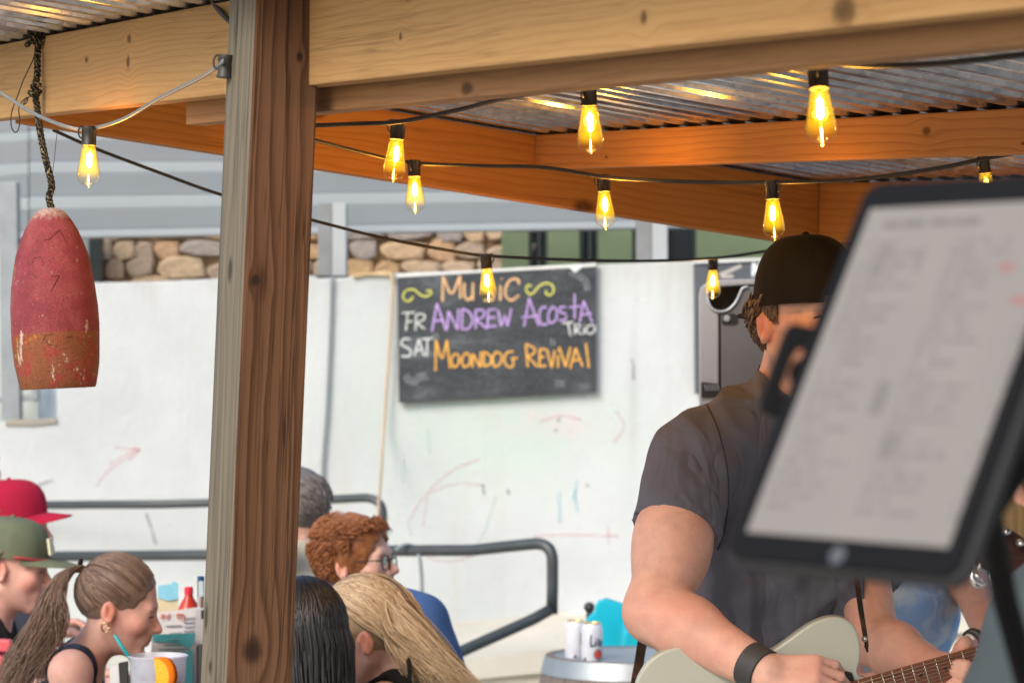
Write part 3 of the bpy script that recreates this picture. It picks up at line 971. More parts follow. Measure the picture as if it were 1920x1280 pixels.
# ------------------------------------------------------------------ chalkboard
m_slate = (lambda: None)
t = NT('chalkboard_slate'); v = t.obj()
sm = t.noise(t.mapv(v, (3, 3, 9), rot=(0, 0.35, 0)), 1.0, 6, 0.65, 0.6); fine = t.noise(v, 90, 3)
bl = t.noise(v, 5, 5, 0.6)
c = t.ramp(t.math('ADD', t.math('MULTIPLY', sm, 0.6), t.math('MULTIPLY', bl, 0.4)), [(0.38, (0.035, 0.039, 0.044)), (0.55, (0.055, 0.062, 0.068)), (0.72, (0.16, 0.175, 0.19))])
c = t.mix(t.math('MULTIPLY', t.ramp(fine, [(0.5, 0), (0.8, 1)]), 0.12), c, (0.4, 0.42, 0.44))
t.bsdf(c, 0.75, 0, None, 0.2)
m_slate = t.m
board_root = thing('chalkboard', 'black chalkboard with coloured music line-up lettering, on the white wall', 'chalkboard', W(932, 755, 12.16))
DB = 12.16
corners = [(745, 519), (1117, 498), (1118, 735), (748, 755)]
g = Geo(); g.prism([W(x, y, DB) for x, y in corners], (0, 0.022, 0)); g.build('slate', m_slate, board_root, False, 0.002)
m_wornpaint = paint('worn_white_paint', (0.66, 0.68, 0.66), 0.8)
g = Geo()
g.prism([W(x, y, DB - 0.004) for x, y in ((743, 515), (1118, 493), (1118, 499), (1092, 501), (1078, 511), (1068, 502), (900, 511), (745, 520))], (0, 0.03, 0))
g.build('top_strip', m_wornpaint, board_root, False, 0.001)
def z3(x, y): return (740 + x * 0.2109, 490 + y * 0.2109)
LET = {
 'music_lettering': ((0.80, 0.50, 0.26), 17, [[(425,355),(430,135)], [(430,135),(505,285),(580,130)], [(580,130),(585,330)], [(620,190),(620,300),(650,342),(690,310)], [(695,190),(695,345)],
    [(868,205),(800,185),(775,235),(868,285),(868,342),(790,345)], [(940,215),(938,350)], [(948,150)], [(1105,205),(1095,160),(1030,165),(985,240),(990,310),(1040,345),(1105,300)]]),
 'scroll_flourish': ((0.66, 0.66, 0.16), 14, [[(165,310),(140,345),(100,350),(72,310),(105,260),(170,250),(220,290),(270,312),(320,290),(318,258),(280,265)], [(1215,222),(1185,212),(1168,252),(1200,292),(1240,272),(1290,215),(1350,193),(1402,215),(1412,268),(1380,300),(1345,283),(1352,258)]]),
 'friday_lettering': ((0.62, 0.66, 0.62), 13, [[(65,458),(180,452)], [(115,455),(100,615)], [(100,537),(160,530)], [(185,615),(190,470)], [(190,470),(255,468),(265,510),(195,545)], [(195,545),(270,602)]]),
 'andrew_lettering': ((0.52, 0.36, 0.72), 15, [[(330,625),(375,375)], [(375,375),(460,615)], [(350,530),(435,520)], [(468,600),(478,440)], [(478,440),(560,605)], [(560,605),(568,420)], [(602,420),(596,605)], [(602,420),(662,450),(692,520),(662,590),(596,605)], [(720,600),(720,430)], [(720,430),(792,438),(786,490),(725,520)], [(725,520),(822,598)], [(832,430),(825,582)], [(832,430),(902,424)], [(828,502),(892,495)], [(825,582),(908,572)], [(920,430),(945,575)], [(945,575),(980,480)], [(980,480),(1005,575)], [(1005,575),(1037,418)]]),
 'acosta_lettering': ((0.52, 0.36, 0.72), 14, [[(1150,578),(1195,325)], [(1195,325),(1282,572)], [(1128,500),(1270,482)], [(1352,408),(1305,412),(1285,490),(1310,560),(1362,550)], [(1405,398),(1365,470),(1380,545),(1430,520),(1442,440),(1405,398)], [(1522,405),(1470,408),(1472,448),(1525,470),(1510,520),(1458,522)], [(1600,288),(1600,512)], [(1550,408),(1650,398)], [(1645,540),(1680,350)], [(1680,350),(1758,542)], [(1650,475),(1752,463)]]),
 'trio_lettering': ((0.70, 0.72, 0.72), 11, [[(1488,552),(1590,538)], [(1543,548),(1562,660)], [(1602,650),(1602,560)], [(1602,560),(1645,562),(1635,595),(1605,605)], [(1605,605),(1662,650)], [(1682,590),(1682,645)], [(1682,558)], [(1740,562),(1705,590),(1710,632),(1745,642),(1780,612),(1775,575),(1740,562)]]),
 'saturday_lettering': ((0.66, 0.70, 0.68), 13, [[(140,692),(85,688),(58,735),(138,785),(130,840),(58,842)], [(175,838),(215,690)], [(215,690),(262,840)], [(190,790),(248,785)], [(240,690),(342,683)], [(292,690),(285,842)]]),
 'moondog_lettering': ((0.82, 0.44, 0.10), 15, [[(362,972),(368,700)], [(368,700),(420,860),(465,698)], [(465,698),(492,948)], [(530,820),(505,880),(530,940),(570,900),(565,832),(530,820)], [(632,810),(597,870),(616,935),(664,910),(670,842),(632,810)], [(690,940),(695,820)], [(695,820),(762,938)], [(762,938),(766,803)], [(790,800),(790,932)], [(790,800),(852,840),(852,908),(790,932)], [(902,800),(872,860),(890,935),(942,900),(950,832),(902,800)], [(1056,800),(1002,808),(975,870),(1000,930),(1052,930),(1052,862)], [(1035,862),(1092,858)]]),
 'revival_lettering': ((0.82, 0.44, 0.10), 15, [[(1182,938),(1166,735)], [(1166,735),(1240,770),(1235,820),(1180,842)], [(1180,842),(1268,932)], [(1290,780),(1286,932)], [(1290,780),(1342,778)], [(1288,852),(1332,848)], [(1286,932),(1348,925)], [(1352,780),(1396,942)], [(1396,942),(1424,790)], [(1452,832),(1452,942)], [(1452,785)], [(1462,760),(1520,935)], [(1520,935),(1562,762)], [(1560,950),(1610,770)], [(1610,770),(1670,932)], [(1580,882),(1652,870)], [(1700,728),(1727,944)]])}
mch = {}
LET['scroll_flourish_'] = LET['scroll_flourish'][:2] + (LET['scroll_flourish'][2][1:],)
LET['scroll_flourish'] = LET['scroll_flourish'][:2] + (LET['scroll_flourish'][2][:1],)
for nm, (col, wd, st) in LET.items():
    nm = nm.rstrip('_'); g = Geo()
    for s_ in st: stroke(g, [z3(x, y) for x, y in s_], DB - 0.0025, wd * 0.55 * 0.2109 / F * DB, 6)
    if col not in mch: mch[col] = chalk_mat('chalk_' + nm, col, 0.96, 110)
    g.build(nm, mch[col], board_root)
# smeared old chalk
g = Geo()
for s_ in ([(90,1010),(160,1080),(230,1010)], [(250,980),(270,1060)], [(1380,720),(1430,715)], [(1420,1080),(1510,1090)], [(1560,90),(1680,160),(1720,260)], [(330,690),(390,660)]):
    stroke(g, [z3(x, y) for x, y in s_], DB - 0.0018, 0.016)
g.build('chalk_smear', chalk_mat('chalk_smear', (0.35, 0.38, 0.40), 0.25, 60), board_root)['kind'] = 'stuff'

# second dark board at the right, half hidden by the loudspeaker
b2 = thing('menu_board', 'dark grey board with a white letter N and chalk dashes, behind the loudspeaker', 'sign', W(1400, 735, 12.15))
g = Geo(); g.prism([W(x, y, 12.14) for x, y in ((1301, 492), (1600, 480), (1600, 740), (1303, 738))], (0, 0.03, 0)); g.build('panel', flat_mat('dark_board', (0.075, 0.085, 0.10), 0.6), b2, False, 0.003)
g = Geo(); g.prism([W(x, y, 12.125) for x, y in ((1300, 489), (1600, 476), (1600, 482), (1300, 494))], (0, 0.045, 0)); g.build('top_rim', m_wornpaint, b2, False, 0.002)
g = Geo()
for s_ in ([(1412, 518), (1413, 492)], [(1413, 492), (1424, 518)], [(1424, 518), (1425, 490)]): stroke(g, s_, 12.136, 0.007)
g.build('letter', flat_mat('letter_white', (0.7, 0.76, 0.8), 0.7), b2)
g = Geo()
for s_ in ([(1350, 515), (1370, 507), (1390, 498)], [(1352, 519), (1375, 518)]): stroke(g, s_, 12.136, 0.008)
g.build('chalk_dash', flat_mat('dash_grey', (0.42, 0.40, 0.38), 0.8), b2)

# cables on the wall
m_cable_g = flat_mat('grey_cable', (0.22, 0.26, 0.27), 0.5); m_hose = flat_mat('tan_hose', (0.46, 0.35, 0.23), 0.6)
g = Geo(); g.tube(spline([W(x, y, DW - 0.02) for x, y in ((622, 518), (620, 600), (616, 700), (611, 790), (605, 870), (603, 960), (600, 1100))], 5), 0.0075, 8)
tag(g.build('wall_cable', m_cable_g, None, True), 'thin grey cable hanging straight down the white wall right of the timber post', 'cable')
g = Geo(); g.tube(spline([W(x, y, d) for x, y, d in ((733, 514, 12.17), (737, 530, 12.16), (734, 600, 12.16), (727, 700, 12.15), (718, 830, 12.1), (713, 905, 11.6), (709, 960, 11.2), (707, 1010, 11.2), (706, 1100, 11.2))], 5), 0.0068, 8)
tag(g.build('hose', m_hose, None, True), 'tan hose running down the wall left of the chalkboard and over the rail', 'hose')

# ------------------------------------------------------------------ stone building and porch above the wall
m_mortar = concrete('mortar', (0.62, 0.44, 0.27), scale=4)
house = thing('stone_building', 'stone building with green panels and dark openings beyond the white wall', 'building', (0, 15.3, 0))
DS = 15.0
g = Geo(); a0 = W(-160, 400, DS + 0.06); a1 = W(955, 400, DS + 0.06)
g.box((a0.x, DS + 0.06, 0), (a1.x, DS + 0.4, 3.6)); g.build('wall', m_mortar, house)
stone_cols = [(0.66, 0.44, 0.24), (0.70, 0.50, 0.31), (0.66, 0.43, 0.26), (0.55, 0.43, 0.32), (0.72, 0.54, 0.36), (0.46, 0.40, 0.36)]
m_st = []
for i, c_ in enumerate(stone_cols):
    t = NT('stone_%d' % i); v = t.obj(); n = t.noise(v, 5, 6, 0.65); n2 = t.noise(v, 30, 4)
    cc = t.ramp(n, [(0.3, sc(c_, 0.72)), (0.5, c_), (0.7, sc(c_, 1.28))])
    t.bsdf(cc, 0.9, 0, t.bump(t.math('ADD', n, n2), 0.6, 0.02), 0.2); m_st.append(t.m)
def stone_mesh(seed):
    rr = random.Random(seed); n = 9; V = []; Fc = []
    for lay, (s_, y) in enumerate(((1.0, 0.06), (1.0, -0.01), (0.93, -0.030), (0.78, -0.040))):
        for k in range(n):
            a = 2*math.pi*k/n; ca, sa = math.cos(a), math.sin(a)
            q = (abs(ca)**6 + abs(sa)**6) ** (-1/6)
            j = 1 + rr.uniform(-0.20, 0.06) if lay == 0 else None
            if lay == 0: V.append([0.5*q*ca*j, y, 0.5*q*sa*j])
            else: V.append([V[k][0]*s_, y + rr.uniform(-0.006, 0.006), V[k][2]*s_])
    for l in range(3):
        for k in range(n): Fc.append([l*n+k, l*n+(k+1) % n, (l+1)*n+(k+1) % n, (l+1)*n+k])
    Fc.append([3*n+k for k in range(n)])
    me = mesh('stone', V, Fc)
    bm = bmesh.new(); bm.from_mesh(me); bmesh.ops.recalc_face_normals(bm, faces=bm.faces); bm.to_mesh(me); bm.free()
    return me
st_meshes = {}
rr = random.Random(5)
ztop, z = zat(380, DS), zat(600, DS)
row = 0
while z < ztop + 0.1:
    hgt = rr.uniform(0.085, 0.15)
    x = W(-120, 0, DS).x + rr.uniform(-0.1, 0)
    while x < W(945, 0, DS).x:
        wd = rr.uniform(0.09, 0.30); hh = hgt * rr.uniform(0.75, 1.25)
        sd, mi = rr.randrange(6), rr.randrange(len(m_st))
        if (sd, mi) not in st_meshes:
            me = stone_mesh(sd); me.materials.append(m_st[mi]); st_meshes[(sd, mi)] = me
        o = bpy.data.objects.new('stone', st_meshes[(sd, mi)]); COL.objects.link(o)
        o.location = (x + wd/2, DS + rr.uniform(0, 0.02), z + hgt/2 + rr.uniform(-0.012, 0.012)); o.scale = (wd + 0.004, 0.55, hh + 0.006)
        o.rotation_euler = (0, rr.uniform(-0.09, 0.09), 0)
        adopt(o, house)
        x += wd
    z += hgt; row += 1
m_green = concrete('green_render', (0.165, 0.215, 0.125), scale=6, sa=0.2, stain=(0.12, 0.16, 0.1))
m_dark = flat_mat('dark_opening', (0.012, 0.018, 0.022), 0.25)
m_frame = flat_mat('dark_frame', (0.03, 0.045, 0.045), 0.4)
for (a, b) in ((940, 992), (1027, 1087), (1122, 1186), (1306, 1620)):
    g = Geo(); p0 = W(a, 600, DS - 0.05); p1 = W(b, 380, DS - 0.05); g.box((p0.x, DS - 0.05, p0.z), (p1.x, DS + 0.12, p1.z)); g.build('green_panel', m_green, house, False, 0.006)
for (a, b) in ((992, 1027), (1087, 1122), (1186, 1306)):
    f0 = W(a, 600, DS); f1 = W(b, 380, DS)
    g = Geo(); g.box((f0.x, DS + 0.03, f0.z), (f1.x, DS + 0.06, f1.z)); w_ = g.build('window', m_dark, house)
    g = Geo()
    for xx in (f0.x, f0.x + (f1.x - f0.x) * 0.45, f1.x - 0.018): g.box((xx, DS - 0.03, f0.z), (xx + 0.018, DS + 0.028, f1.z))
    g.build('window_frame', m_frame, w_)

m_lg = paint('porch_light_grey', (0.30, 0.34, 0.365), 0.55, var=0.05, scale=3)
m_mg = paint('porch_mid_grey', (0.185, 0.212, 0.232), 0.6, var=0.06, scale=3)
m_dg = paint('porch_soffit', (0.20, 0.22, 0.24), 0.7, var=0.08, scale=3)
porch = thing('porch_roof', 'grey painted porch roof of stepped beams beyond the timber shelter', 'porch roof', (0, 13.2, 0))
def band(name, yL, yR, hL, hR, D, mat, th=0.06, xl=55, xr=1560):
    """a beam seen between rows y and y+h at its left and right ends, with a mitred return at the left"""
    g = Geo()
    g.prism([W(xl, yL, D), W(xr, yR, D), W(xr, yR + hR, D), W(xl, yL + hL, D)], (0, th, 0))
    g.prism([W(xl - 2, yL + 1, D + 0.01), W(xl - 2, yL + hL + 1, D + 0.01), W(-120, yL + hL + 14, D + 1.1), W(-120, yL + 12, D + 1.1)], (0.0, th, 0))
    return g.build(name, mat, porch, False, 0.006)
band('beam_flange', 433, 408, 14, 14, 12.75, m_lg, 0.12)
band('fascia', 394, 372, 39, 36, 12.80, m_mg, 0.05)
band('beam_flange', 369, 352, 25, 20, 13.0, m_lg, 0.1)
band('fascia', 326, 318, 43, 34, 13.05, m_mg, 0.05)
band('beam_flange', 304, 300, 22, 18, 13.4, m_lg, 0.1)
band('fascia', 264, 266, 40, 34, 13.45, m_dg, 0.05)
band('beam_flange', 246, 250, 18, 16, 13.8, m_lg, 0.1)
band('fascia', 180, 190, 66, 60, 13.85, m_dg, 0.05)
g = Geo()
for (y, d0, d1) in ((433, 12.86, 13.0), (369, 13.1, 13.4), (304, 13.5, 13.8), (180, 13.9, 14.3)):
    p = W(300, y + 6, d0)
    g.box((W(-140, 0, d0).x, d0, p.z), (W(1560, 0, d0).x, d1, p.z + 0.02))
pass
m_post = paint('porch_post_white', (0.36, 0.39, 0.40), 0.5, var=0.05); m_postg = paint('porch_post_shaded', (0.20, 0.21, 0.215), 0.5)
for (a, b, c_, y1) in ((597, 624, 650, 515), (1194, 1222, 1251, 492)):
    g = Geo(); p0 = W(b, y1, 12.36); p1 = W(c_, 430, 12.36); pl = W(a, y1, 12.36)
    g.box((p0.x, 12.32, p0.z - 0.03), (p1.x, 12.46, p1.z + 0.12)); 
    o = g.build('post', m_post, porch, False, 0.005)
    g = Geo(); g.box((pl.x, 12.33, p0.z - 0.02), (p0.x - 0.002, 12.47, p1.z + 0.12)); g.build('post_side', m_postg, porch, False, 0.004)  # left face of the white column, its shade put into a darker grey
    g = Geo(); g.box((pl.x - 0.02, 12.24, p0.z - 0.035), (p1.x + 0.01, 12.44, p0.z - 0.008)); g.build('base_plate', m_dark, porch, False, 0.002)

# railing and window frame at the far left
m_rail_grey = paint('grey_metal', (0.25, 0.28, 0.30), 0.45, 0.3)
gate = thing('metal_railing', 'grey metal railing frame on the low wall at the far left, behind the buoy', 'railing', W(20, 790, 12.3))
def bar(name, a, b, D, w, mat, parent, d=0.04):
    p0, p1 = W(*a, D), W(*b, D); g = Geo()
    ax = (p1 - p0).normalized(); sd = ax.cross(Vector((0, 1, 0))).normalized() * w / 2
    g.prism([p0 - sd, p1 - sd, p1 + sd, p0 + sd], (0, d, 0)); return g.build(name, mat, parent, False, 0.003)
bar('post', (14, 342), (20, 786), 12.3, 0.085, m_rail_grey, gate, 0.08)
bar('rail', (-40, 752), (71, 744), 12.32, 0.03, m_rail_grey, gate)
bar('upright', (64, 690), (66, 752), 12.33, 0.026, m_rail_grey, gate)
bar('rail', (-40, 455), (110, 452), 12.34, 0.03, m_rail_grey, gate)
g = Geo(); g.prism([W(x, y, 12.45) for x, y in ((72, 700), (106, 700), (106, 786), (72, 786))], (0, 0.02, 0)); g.build('infill_panel', paint('pale_blue', (0.50, 0.60, 0.72), 0.5), gate)
g = Geo(); g.prism([W(x, y, 12.6) for x, y in ((-150, 470), (108, 470), (108, 800), (-150, 800))], (0, 0.02, 0)); g.build('back_panel', paint('pale_green_grey', (0.42, 0.47, 0.45), 0.6), gate)
win = thing('dark_window', 'narrow dark framed window just right of the red buoy', 'window', W(120, 530, 14.8))
for nm, a, b, w_ in (('frame', (96, 0), (106, 0), 0), ('frame', (166, 0), (190, 0), 0)):
    p0 = W(a[0], 560, 14.8); p1 = W(b[0], 440, 14.8); g = Geo(); g.box((p0.x, 14.8, p0.z), (p1.x, 14.9, p1.z)); g.build('frame', m_frame, win, False, 0.004)
p0 = W(22, 560, 14.85); p1 = W(166, 440, 14.85); g = Geo(); g.box((p0.x, 14.86, p0.z), (p1.x, 14.88, p1.z)); g.build('pane', flat_mat('pale_pane', (0.42, 0.48, 0.5), 0.15), win)

# handrails
m_hand = paint('handrail_paint', (0.050, 0.060, 0.064), 0.4, 0.2, var=0.2)
def rail(label, segs, r=0.022, posts=()):
    root = thing('handrail', label, 'handrail', segs[0][-1] * 1.0, group='ramp handrails')
    root.location.z = 0
    g = Geo()
    g.tube(segs[0], r, 14)
    g.build('rail', m_hand, root, True)
    for s_ in segs[1:]:
        g = Geo(); g.tube(s_, r * 0.98, 14); g.build('lower_rail', m_hand, root, True)
    for p in posts:
        g = Geo(); g.tube([Vector((p.x, p.y, 0.3)), p], r * 0.95, 12); g.build('post', m_hand, root, True)
    return root
def arc(a, b, c, n=8):
    a, b, c = Vector(a), Vector(b), Vector(c)
    return [a*(1-t)**2 + b*2*t*(1-t) + c*t*t for t in [k/n for k in range(n+1)]]
up = [W(-60, 947, 12.1), W(300, 945, 11.9), W(600, 937, 11.6)] + arc(W(680, 933, 11.5), W(716, 932, 11.45), W(718, 962, 11.45)) + [W(719, 1010, 11.45), Vector((W(719, 1010, 11.45).x, 11.45, 0.3))]
rail('upper dark grey pipe handrail along the white wall, bent down left of the chalkboard', [up], 0.019, [W(-30, 947, 12.1), W(440, 941, 11.8)])
lo_ = [W(-60, 1044, 11.6), W(390, 1040, 11.2), W(740, 1032, 10.6), W(885, 1031, 10.35), W(960, 1023, 10.25)] + arc(W(1000, 1019, 10.2), W(1036, 1016, 10.15), W(1036, 1052, 10.15)) + [W(1036, 1100, 10.15), W(1035, 1150, 10.15)]
diag = [W(1034, 1141, 10.13), W(1000, 1160, 10.12), W(866, 1220, 9.95), W(700, 1292, 9.8)]
rail('lower dark grey pipe handrail with bent end and slanting return, left of the beer cans', [lo_, diag], 0.0225, [W(420, 1040, 11.2), W(60, 1043, 11.5)])
g = Geo(); g.tube(spline([W(x, y, d) for x, y, d in ((742, 1030, 10.5), (757, 1022, 10.52), (775, 1024, 10.56), (786, 1042, 10.5), (790, 1075, 10.5), (791, 1100, 10.5), (792, 1160, 10.5), (790, 1300, 10.5))], 6), 0.008, 8)
tag(g.build('cable', m_cable_g, None, True), 'dark green cable looped over the lower handrail beside the red-haired man', 'cable')

# ------------------------------------------------------------------ timber shelter
shelter = thing('timber_shelter', 'open pine shelter with a corrugated metal roof in the foreground', 'shelter', S(1.42, -0.047, 0))
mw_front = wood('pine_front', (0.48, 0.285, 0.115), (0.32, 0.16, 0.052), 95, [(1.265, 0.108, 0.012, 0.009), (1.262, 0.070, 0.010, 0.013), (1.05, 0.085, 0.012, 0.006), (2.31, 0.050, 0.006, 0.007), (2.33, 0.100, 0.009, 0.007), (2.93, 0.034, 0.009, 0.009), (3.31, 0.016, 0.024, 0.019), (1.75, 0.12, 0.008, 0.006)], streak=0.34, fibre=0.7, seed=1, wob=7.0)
mw_back = wood('pine_brown', (0.30, 0.16, 0.07), (0.18, 0.085, 0.035), 50, [(1.0, 0.012, 0.02, 0.01), (2.2, 0.01, 0.012, 0.008)], streak=0.4, seed=5)
mw_raft = wood('pine_rafter', (0.47, 0.205, 0.048), (0.32, 0.115, 0.022), 60, [(0.60, 0.11, 0.022, 0.014), (1.22, 0.006, 0.03, 0.018), (1.83, 0.07, 0.012, 0.012), (0.38, 0.10, 0.012, 0.01)], streak=0.45, seed=9)
mw_joist = wood('pine_joist', (0.45, 0.215, 0.075), (0.29, 0.115, 0.035), 70, [(1.35, 0.042, 0.014, 0.009), (1.67, 0.033, 0.009, 0.006), (0.3, 0.02, 0.007, 0.004), (1.75, 0.05, 0.05, 0.014), (1.6, 0.016, 0.007, 0.004)], streak=0.5, seed=14)
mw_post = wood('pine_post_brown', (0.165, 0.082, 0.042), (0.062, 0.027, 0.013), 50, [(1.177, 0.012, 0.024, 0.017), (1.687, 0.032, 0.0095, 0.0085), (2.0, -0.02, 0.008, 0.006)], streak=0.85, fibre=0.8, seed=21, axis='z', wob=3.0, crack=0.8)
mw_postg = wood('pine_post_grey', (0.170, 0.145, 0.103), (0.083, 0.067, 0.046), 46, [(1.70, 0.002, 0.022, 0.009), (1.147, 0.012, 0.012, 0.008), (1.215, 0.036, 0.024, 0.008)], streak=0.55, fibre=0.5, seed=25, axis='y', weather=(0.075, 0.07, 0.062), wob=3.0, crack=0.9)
def zb_(s1, s2, h): return roof_z(s1, s2) - h
o = board('front_board', S(-0.55, 0.0, zb_(-0.55, 0, 0.14)), S(4.35, 0.0, zb_(4.35, 0, 0.14)), D2 * 0.038, 0.139, mw_front, shelter)
o['label'] = 'pale pine front board behind the post'
o = board('back_board', S(0.87, 0.041, zb_(0.87, 0.041, 0.171)), S(4.35, 0.041, zb_(4.35, 0.041, 0.157)), D2 * 0.038, 0.150, mw_back, shelter)
board('rafter', S(0, -0.55 + 0.59, zb_(0, 0.04, 0.14)), S(0, 2.6, zb_(0, 2.6, 0.14)), -D1 * 0.038, 0.139, mw_raft, shelter)
board('joist', S(0.002, 1.135, zb_(0, 1.135, 0.072)), S(4.2, 1.135, zb_(4.2, 1.135, 0.072)), D2 * 0.038, 0.071, mw_joist, shelter)
board('joist', S(0.002, 1.84, zb_(0, 1.84, 0.13)), S(4.2, 1.84, zb_(4.2, 1.84, 0.13)), D2 * 0.038, 0.129, mw_raft, shelter)

def post_at(s1c, s2c, w, lean, ztop, mats, name='post', zref=1.6):
    """squared upright: local x runs up the timber"""
    base = S(s1c, s2c, 0); g = Geo()
    e1 = Vector((lean[0], lean[1], 1.0)).normalized()
    y = (-D1); y = (y - e1 * y.dot(e1)).normalized(); z = e1.cross(y)
    M = Matrix((e1, y, z)).transposed().to_4x4()
    p = base - Vector((lean[0], lean[1], 0)) * zref; M.translation = p
    h = w / 2
    V = [(0,-h,-h),(0,h,-h),(0,h,h),(0,-h,h),(ztop,-h,-h),(ztop,h,-h),(ztop,h,h),(ztop,-h,h)]
    g.add([Vector(v) for v in V], [[0,3,2,1],[4,5,6,7]], 0)
    g.add([Vector(v) for v in V], [[0,1,5,4],[2,3,7,6],[3,0,4,7],[1,2,6,5]], 0)
    o = g.build(name, mats[0], None, False)
    me = o.data
    bm = bmesh.new(); bm.from_mesh(me); bmesh.ops.remove_doubles(bm, verts=bm.verts, dist=1e-5); bmesh.ops.recalc_face_normals(bm, faces=bm.faces)
    bmesh.ops.bevel(bm, geom=[e for e in bm.edges], offset=0.004, segments=2, profile=0.6, affect='EDGES'); bm.to_mesh(me); bm.free()
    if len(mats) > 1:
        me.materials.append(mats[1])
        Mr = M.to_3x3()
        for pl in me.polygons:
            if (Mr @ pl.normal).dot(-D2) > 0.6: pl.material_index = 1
    o.matrix_basis = M
    adopt(o, shelter)
    return o
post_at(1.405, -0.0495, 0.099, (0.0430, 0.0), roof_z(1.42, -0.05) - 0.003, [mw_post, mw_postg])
mw_post2 = wood('pine_post_lit', (0.75, 0.40, 0.085), (0.55, 0.24, 0.04), 40, [], streak=0.5, seed=31)  # warm light of bulbs and sun put into the wood colour
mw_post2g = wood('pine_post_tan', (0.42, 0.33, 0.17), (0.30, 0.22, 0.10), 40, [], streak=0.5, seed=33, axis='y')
sx = 0.71
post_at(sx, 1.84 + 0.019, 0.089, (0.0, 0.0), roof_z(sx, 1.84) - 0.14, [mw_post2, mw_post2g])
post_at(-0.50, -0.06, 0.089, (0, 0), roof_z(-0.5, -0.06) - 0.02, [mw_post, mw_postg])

# corrugated sheet roof: each sheet overlaps the next
t = NT('galvanised'); v = t.obj()
a = t.noise(v, 6, 5, 0.6); b = t.noise(v, 45, 4, 0.6); sp = t.n('ShaderNodeTexVoronoi'); t.l(v, sp.inputs['Vector']); sp.inputs['Scale'].default_value = 60
c = t.ramp(a, [(0.3, (0.40, 0.45, 0.51)), (0.5, (0.54, 0.58, 0.63)), (0.7, (0.68, 0.70, 0.72))])
sg_ = t.n('ShaderNodeRGBToBW'); t.l(sp.outputs['Color'], sg_.inputs[0])
c = t.mix(0.35, c, sg_.outputs[0], 'OVERLAY')
c = t.mix(t.ramp(b, [(0.62, 0), (0.78, 0.4)]), c, (0.26, 0.22, 0.18))
t.bsdf(c, t.math('ADD', t.math('MULTIPLY', a, 0.25), 0.13), 0.95, t.bump(b, 0.12, 0.002))
m_galv = t.m
PITCH, AMP = 0.076, 0.011
def sheet(s1a, s1b, lift):
    g = Geo(); n = int((s1b - s1a) / PITCH * 8)
    srow = [-0.19, 0.5, 1.14, 1.8, 2.7]
    prof = []
    for i in range(n + 1):
        s1 = s1a + (s1b - s1a) * i / n
        w = math.sin(2 * math.pi * s1 / PITCH)
        w = math.copysign(min(1, abs(w) * 1.35), w)
        prof.append((s1, AMP * (1 + w) + 0.0015 + lift))
    for j, s2 in enumerate(srow):
        for (s1, dz) in prof: g.v.append(S(s1, s2, roof_z(s1, s2) + dz))
    m = n + 1
    for j in range(len(srow) - 1):
        for i in range(n): g.f.append([j*m+i, j*m+i+1, (j+1)*m+i+1, (j+1)*m+i])
    b0 = len(g.v)
    for j, s2 in enumerate(srow):
        for (s1, dz) in prof: g.v.append(S(s1, s2, roof_z(s1, s2) + dz + 0.0008))
    for j in range(len(srow) - 1):
        for i in range(n): g.f.append([b0+j*m+i, b0+(j+1)*m+i, b0+(j+1)*m+i+1, b0+j*m+i+1])
    g.mi = [0] * len(g.f)
    return g.build('roof_sheet', m_galv, shelter, True, auto=40)
for k, (a, b) in enumerate(((-0.76, 0.153), (0.075, 0.99), (0.912, 1.826), (1.748, 2.66), (2.584, 3.50), (3.42, 4.41))):
    sheet(a, b, 0.0012 * (k % 2))

# ------------------------------------------------------------------ buoy
t = NT('buoy_paint'); v = t.obj()
spz = t.n('ShaderNodeSeparateXYZ'); t.l(v, spz.inputs[0]); zc = spz.outputs[2]
n1 = t.noise(v, 20, 5, 0.6); n2 = t.noise(v, 75, 5, 0.7); n3 = t.noise(t.mapv(v, (1, 1, 0.45)), 28, 6, 0.75, 0.5); n4 = t.noise(v, 400, 2); n5 = t.noise(v, 11, 4, 0.6)
edge = t.math('ADD', zc, t.math('MULTIPLY', t.math('SUBTRACT', n2, 0.5), 0.004))
low = t.math('LESS_THAN', edge, 0.098)
red = t.ramp(n1, [(0.3, (0.17, 0.026, 0.035)), (0.5, (0.235, 0.040, 0.050)), (0.72, (0.29, 0.075, 0.075))])
ora = t.ramp(n1, [(0.3, (0.18, 0.065, 0.020)), (0.55, (0.235, 0.080, 0.032)), (0.75, (0.22, 0.050, 0.035))])
ora = t.mix(t.ramp(t.noise(v, 26, 5, 0.7), [(0.52, 0), (0.62, 0.9)]), ora, (0.30, 0.040, 0.032))
ora = t.mix(t.ramp(t.noise(t.mapv(v, (1, 1, 0.6), (3, 1, 0)), 32, 5, 0.7), [(0.60, 0), (0.66, 0.9)]), ora, (0.42, 0.165, 0.015))
c = t.mix(low, red, ora)
band_ = t.math('ADD', n3, t.math('MULTIPLY', low, 0.045))
tipw = t.ramp(t.math('ADD', zc, t.math('MULTIPLY', t.math('SUBTRACT', n3, 0.5), 0.07)), [(0.298, 0), (0.312, 1)])
c = t.mix(t.ramp(band_, [(0.64, 0), (0.67, 1)]), c, (0.52, 0.40, 0.33))
c = t.mix(t.ramp(n2, [(0.665, 0), (0.69, 1)]), c, (0.50, 0.38, 0.33))
c = t.mix(t.math('MULTIPLY', tipw, 0.75), c, (0.50, 0.41, 0.35))
c = t.mix(t.ramp(n4, [(0.38, 0.55), (0.5, 0)]), c, (0.07, 0.018, 0.02))
t.bsdf(c, 0.72, 0, t.bump(t.math('ADD', t.math('ADD', n2, n4), t.math('MULTIPLY', n1, 1.5)), 0.45, 0.003), 0.3)
m_buoy = t.m
DBU = 4.72
bb = W(109, 728, DBU)
buoy = thing('buoy', 'weathered red and orange fishing buoy hanging by a rope from the front board', 'buoy', bb)
